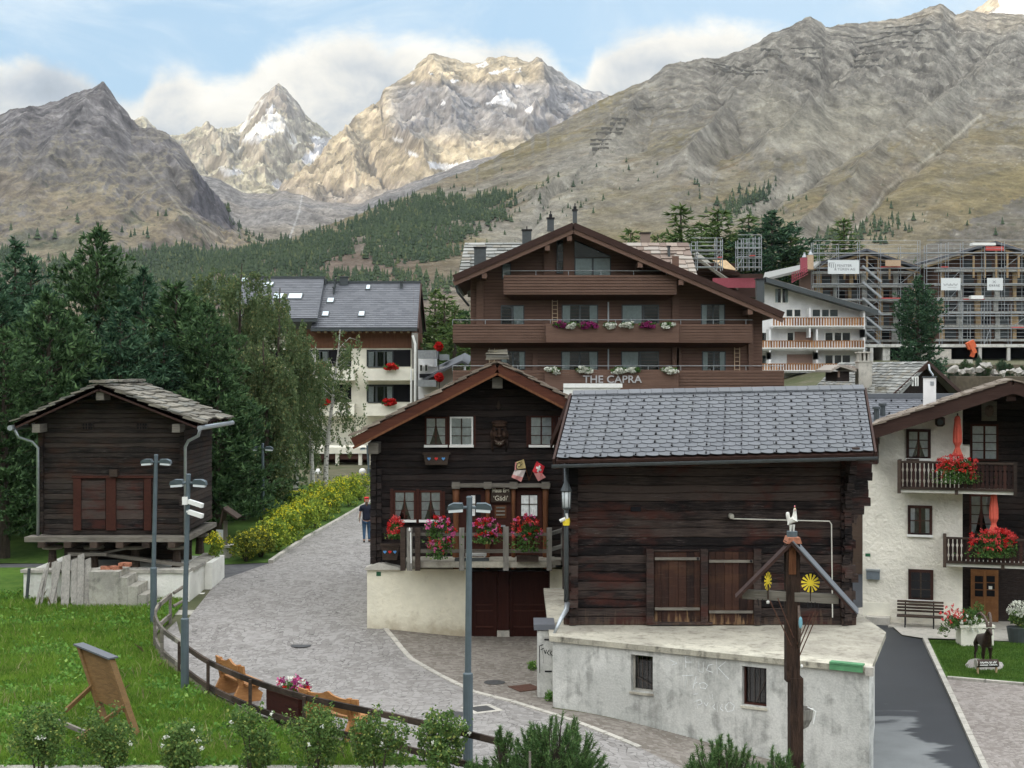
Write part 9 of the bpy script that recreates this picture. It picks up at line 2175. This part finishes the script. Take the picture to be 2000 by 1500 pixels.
for i in range(8):
 px = (1858,1885,1912,1925,1957,1972,1868,1995)[i];top = (712,700,692,705,700,708,722,712)[i];d = 126
 put('pineC' if i % 2 else 'pineB',px,top,d,['young pine shrub at the left of the rubble','slender young conifer below the orange machine part','narrow dark conifer beside the podium post','low pine right of the narrow dark conifer','bushy young pine in the middle of the rubble slope','small pine at the right of the rubble slope','tiny shrub above the bargeboard of the white house','young pine cut by the right picture edge'][i],i,1.6 if i != 2 else .8,'young_conifer','young conifers on the rubble slope',base=gpz(745,d))
# ================================================================ birches
def birch(label,px,top,d,lean=0,seed=1,n_str=150,spread=2.6,base=None,leaf=.115,n_leaf=36,first=.30):
 rs = np.random.RandomState(seed);x = gpx(px,d);z = gz1(x,d) if base is None else base;H = gpz(top,d)-z;t = thing('birch_tree',label,'tree',(x,d,z),'birches beside the park')
 m = MB(M['birch_bark' if seed in (3,4,7) else 'bark']);tr = [Vector((x+lean*f*f*H*.12+math.sin(f*5+seed)*.12,d,z+H*f)) for f in np.linspace(-.02,.93,9)];m.tube(tr,list(np.linspace(.15,.025,9)),8)
 S = [];
 def at(f):i = min(int(f*8),7);return tr[i].lerp(tr[i+1],f*8-i)
 for k in range(26):
  f = first+(.97-first)*k/26;a = rs.rand()*6.28;L = spread*(1-f*.55)*rs.uniform(.6,1.1)*(.6+.4*min(1,(f-first)*5));p0 = at(f*.97);p1 = p0+Vector((math.cos(a)*L*.55,math.sin(a)*L*.5,L*.42));p2 = p0+Vector((math.cos(a)*L,math.sin(a)*L*.8,L*.30));m.tube([p0,p1,p2],[.03*(1-f)+.012,.012,.004],5,cap=False)
  for j in range(n_str//26):
   g = rs.uniform(.35,1.1);q = p0.lerp(p1,g/.55) if g < .55 else p1.lerp(p2,(g-.55)/.45);S.append((q+Vector(rs.normal(size=3)*.16),L*rs.uniform(.35,.95)))
 m.build('trunk',parent=t)
 pts = [];ds = []
 for q,L in S:
  n = int(n_leaf*L*1.9);s = rs.rand(n);dr = rs.normal(size=2)*.22;pts.append(np.stack([q.x+dr[0]*s*L+rs.normal(size=n)*.05,q.y+dr[1]*s*L+rs.normal(size=n)*.05,q.z+.12*L-s*L*1.15-.0],-1))
 pts = np.concatenate(pts);dirs = np.tile(np.array([0,0,-1.0]),(len(pts),1))+rs.normal(size=(len(pts),3))*.5
 co,F = leafquads(pts,leaf,rs,.7,dirs=dirs);npmesh('crown',co,F,[M['birch_leaf']],t)
birch('tall airy birch left of the apartment house roof',470,478,66,.1,1,420,3.9,leaf=.11)
birch('birch with hanging twigs covering the left of the slate roof',550,530,70,-.1,2,370,3.5,leaf=.11)
birch('birch with a white trunk rising from the hedge left of the leaning one',612,650,76,0,3,200,2.4,leaf=.105,first=.35)
birch('slender leaning birch in front of the apartment house balconies',640,618,72,.55,4,140,2.4,leaf=.11,n_leaf=24,first=.36)
birch('low weeping birch between pines and the lawn',415,640,60,0,5,300,2.4,first=.25)
birch('dense weeping birch behind the lawn lamp',515,640,64,.1,6,330,2.5,first=.22)
birch('weeping birch further back beside the porch',575,700,80,-.1,7,280,2.6,leaf=.11,first=.25)
# ================================================================ yellow flowering hedge
HB = [(500,1098,1040),(528,1090,1030),(556,1078,1012),(582,1062,990),(606,1046,976),(630,1032,962),(652,1018,950),(674,1003,938),(696,990,930),(716,978,925),(560,1050,985),(600,1015,958),(640,985,940),(680,965,932)]
for i,(px,by,ty) in enumerate(HB):
 x,y = gp(px,by);x -= .35;H = (by-ty)/FPX*y;ords = ['first and darkest','second','third','fourth','fifth','sixth','seventh','eighth','ninth','tenth']
 lab = f'yellow flowering shrub, {ords[i]} along the kerb from the near end' if i < 10 else ['back row shrub nearest the lawn lamp','back row shrub below the dense birch','back row shrub at the white birch trunk','back row shrub near the porch lamps'][i-10]
 shrub('flowering_shrub',lab,'shrub',x,y,gz1(x,y),.72,H*.50,1500,.11,'hedge_leaf' if i > 1 else 'hedge_dark','yellow_flower',30 if i < 3 else 55,.055,400+i,'yellow flowering hedge',fcl=5,top=.3)
shrub('flowering_shrub','small yellow flowering bush on the granary plinth corner','shrub',gpx(418,47.6),47.6,1.15,.32,.42,500,.09,'hedge_leaf','yellow_flower',40,.07,430,fcl=5)
# ================================================================ rose bushes along the near edge
RB = [(75,1376,1500,.60,'leftmost rose bush at the bottom edge'),(210,1384,1500,.56,'rose bush directly in front of the display board foot'),(360,1415,1500,.46,'low rose bush with several white blooms'),(492,1384,1500,.52,'rose bush in front of the left carved bench'),(612,1376,1500,.56,'rose bush in front of the right carved bench'),(740,1388,1500,.50,'rose bush left of the tallest leafy one'),(862,1392,1500,.52,'leafy rose bush beside the nearest lamp post')]
for i,(px,ty,by,r,lab) in enumerate(RB):
 d = 25.85;x = gpx(px,d);z = gz1(x,d);top = gpz(ty,d);H = top-z
 t = shrub('rose_bush',lab,'rose bush',x,d,z,r,H*.50,3400,.062,'rose_leaf','petal_white',(2,1,6,2,2,2,3)[i],.045,450+i,'rose bushes along the edging',lumps=11,lumpr=.46,fcl=14,ry=.42,stem='stem')
# low plants at the bottom edge and pine bushes
def pine_bush(label,px,ty,d,r,seed,n=150,flat=.8,org_z=None):
 rs = np.random.RandomState(seed);x = gpx(px,d);z = gz1(x,d) if org_z is None else org_z;H = gpz(ty,d)-z;t = thing('pine_bush',label,'bush',(x,d,z),'dwarf pines at the near edge')
 P0 = [];Dd = []
 m = MB(M['bark'])
 for k in range(int(n*2.0)):
  v = rs.normal(size=3);v[2] = abs(v[2])*.7;v /= np.linalg.norm(v);tip = np.array([x,d,z])+v*np.array([r,r*flat,H])*(rs.rand()**.35*.45+.55);dr = v*.8+np.array([0,0,.75])+rs.normal(size=3)*.18;dr /= np.linalg.norm(dr);L = rs.uniform(.18,.36)
  a = Vector(tip-dr*L);m.tube([Vector((x,d,z)).lerp(a,.5),a,Vector(tip)],[.014,.009,.004],4,cap=False)
  q = rs.rand(85,1);P0.append(tip-dr*L*(1-q));dd = dr*.75+rs.normal(size=(85,3))*.52;Dd.append(dd/np.linalg.norm(dd,axis=1,keepdims=True))
 P0 = np.concatenate(P0);Dd = np.concatenate(Dd);n_ = len(P0);s = (.055+.05*rs.rand(n_))[:,None];b = np.cross(Dd,rs.normal(size=(n_,3)));b /= np.linalg.norm(b,axis=1,keepdims=True)
 co = np.stack([P0+b*.0075,P0-b*.0075,P0+Dd*s],1).reshape(-1,3);i = np.arange(n_)[:,None]*3;npmesh('needles',co,np.hstack([i,i+1,i+2]),[M['pine_bush']],t);m.build('twig',parent=t)
pine_bush('largest dwarf pine at the bottom centre, right of the nearest lamp',1085,1392,24.6,1.0,1,300)
pine_bush('sparse upright dwarf pine shoots touching the nearest lamp',985,1400,24.8,.30,2,40)
pine_bush('dwarf pine in front of the terrace wall, left of the wayside cross',1410,1432,24.3,.85,3,230)
pine_bush('low dwarf pine at the foot of the wayside cross',1520,1450,23.7,.66,4,180)
pine_bush('small dwarf pine between rose bushes and the nearest lamp',935,1478,24.9,.45,5,60)
m = MB(M['grey_wood']);m.beam((gpx(1035,24.0),24.0,0),P(1035,1468,24.0),.04,.04);tag(m.build('garden_stake',org=tuple(P(1035,1500,24))),'thin grey stake standing in the largest dwarf pine','stake')
# weeds at the foot of walls
for i,(px,py,lab) in enumerate(((1062,1345,'weed tuft growing at the concrete pier'),(1040,1310,'small green weed on the brown paving'),(1075,1370,'grass tuft at the left foot of the terrace wall'))):
 x,y = gp(px,py);rs = np.random.RandomState(480+i);t = thing('weed',lab,'weed',(x,y,gz1(x,y)),'weeds at the wall foot');co,f = leafquads(blob_pts((x,y,gz1(x,y)+.12),(.14,.1,.14),160,rs,.2),.09,rs,.35,up=.6);npmesh('leaf',co,f,[M['weed']],t)
# ================================================================ meadow of blades and broad weeds
def meadow():
 rs = np.random.RandomState(77);poly = np.array(turf_poly)
 def inside(x,y):
  ins = np.zeros(len(x),bool);n = len(poly)
  for i in range(n):
   x1,y1 = poly[i];x2,y2 = poly[(i+1) % n];ins ^= ((y1 > y) != (y2 > y)) & (x < (x2-x1)*(y-y1)/((y2-y1) or 1e-9)+x1)
  return ins
 def scatter(n,pw=1.0):
  out = np.zeros((0,2))
  while len(out) < n:
   y = 26.3+(rs.rand(n)**1.25)*19;x = rs.rand(n)*(.39*y+5)-(.375*y+4.2);k = inside(x,y) & (x > -.375*y-3.8);out = np.vstack([out,np.c_[x,y][k]])
  return out[:n]
 def blades(n,h,wd,name,mat,label,dens=None,lean=.35):
  q = scatter(int(n*2.2));
  if dens is not None:q = q[rs.rand(len(q)) < dens(q[:,0],q[:,1])]
  q = q[:n];n = len(q);z = gz(q[:,0],q[:,1])+.015;hh = h*(.5+.9*rs.rand(n));a = rs.rand(n)*6.28;ln = rs.normal(size=(n,2))*lean*hh[:,None];B = np.c_[q,z];w_ = np.stack([np.cos(a),np.sin(a),0*a],-1)*wd*.5*(.7+.6*rs.rand(n,1))
  mid = B+np.c_[ln*.35,hh*.6];tip = B+np.c_[ln,hh];co = np.stack([B-w_,B+w_,mid+w_*.8,tip,mid-w_*.8],1).reshape(-1,3);i = np.arange(n)[:,None]*5
  tag(npmesh(name,co,np.hstack([i,i+1,i+2,i+3,i+4]),[M[mat]]),label,'grass',kind='stuff')
 cl = lambda x,y:fbm(x*.55,y*.55,3,201)
 blades(190000,.13,.015,'grass','grass','bright green meadow grass left of the road',lambda x,y:np.clip(.75+cl(x,y)*1.6,.12,1))
 blades(1500,.34,.010,'dry_grass','straw','tall straw coloured grass stems in the meadow',lambda x,y:np.clip(cl(x,y)*2.2-.1+np.exp(-((x+11.2)**2/1.2+(y-31)**2/2))*1.4,0,1),.5)
 q = scatter(26000);q = q[rs.rand(len(q)) < np.clip(-cl(q[:,0],q[:,1])*2.6+.12,.02,1)][:9000];c = np.c_[q,gz(q[:,0],q[:,1])+.04+.15*rs.rand(len(q))]
 dirs = rs.normal(size=(len(c),3))*.8;dirs[:,2] = np.abs(dirs[:,2])*.5+.25;co,F = leafquads(c,.11,rs,.6,dirs=dirs);tag(npmesh('weeds',co,F,[M['weed']]),'broad leaved weeds in clumps through the meadow','weeds',kind='stuff')
meadow()
def lawn_blades(name,poly,n,h,lab,off):
 rs = np.random.RandomState(88);poly = np.array(poly);q = np.zeros((0,2))
 while len(q) < n:
  p = poly.min(0)+rs.rand(n,2)*(poly.max(0)-poly.min(0));ins = inpoly(p[:,0],p[:,1],[tuple(a) for a in poly]);q = np.vstack([q,p[ins]])
 q = q[:n];B = np.c_[q,gz(q[:,0],q[:,1])+off];a = rs.rand(n)*6.28;w_ = np.stack([np.cos(a),np.sin(a),0*a],-1)*.009;tip = B+np.c_[rs.normal(size=(n,2))*h*.3,h*(.6+.8*rs.rand(n))];co = np.stack([B-w_,B+w_,tip],1).reshape(-1,3);i = np.arange(n)[:,None]*3
 tag(npmesh(name,co,np.hstack([i,i+1,i+2]),[M['lawn_blade']]),lab,'grass',kind='stuff')
lawn_blades('lawn_grass',[gp(1815,1255),gp(2120,1264),gp(2120,1340),gp(2000,1335),gp(1851,1323)],26000,.05,'short mown grass around the ibex',.05)
# ================================================================ evening haze
m = MB();m.box(-9000,-8000,-300,9000,9500,2300)
hm = D.materials.new('haze');hm.use_nodes = True;hn = NT(hm.node_tree);pv = hn.n('ShaderNodeVolumePrincipled')
pv.inputs['Color'].default_value = (.78,.87,1,1);pv.inputs['Density'].default_value = 2.4e-5;pv.inputs['Anisotropy'].default_value = .2
ho = hn.n('ShaderNodeOutputMaterial');hn.link(pv.outputs[0],ho.inputs['Volume'])
tag(m.build('haze',hm),'thin evening haze in the valley air','haze',kind='stuff')
sc.cycles.volume_bounces = 1
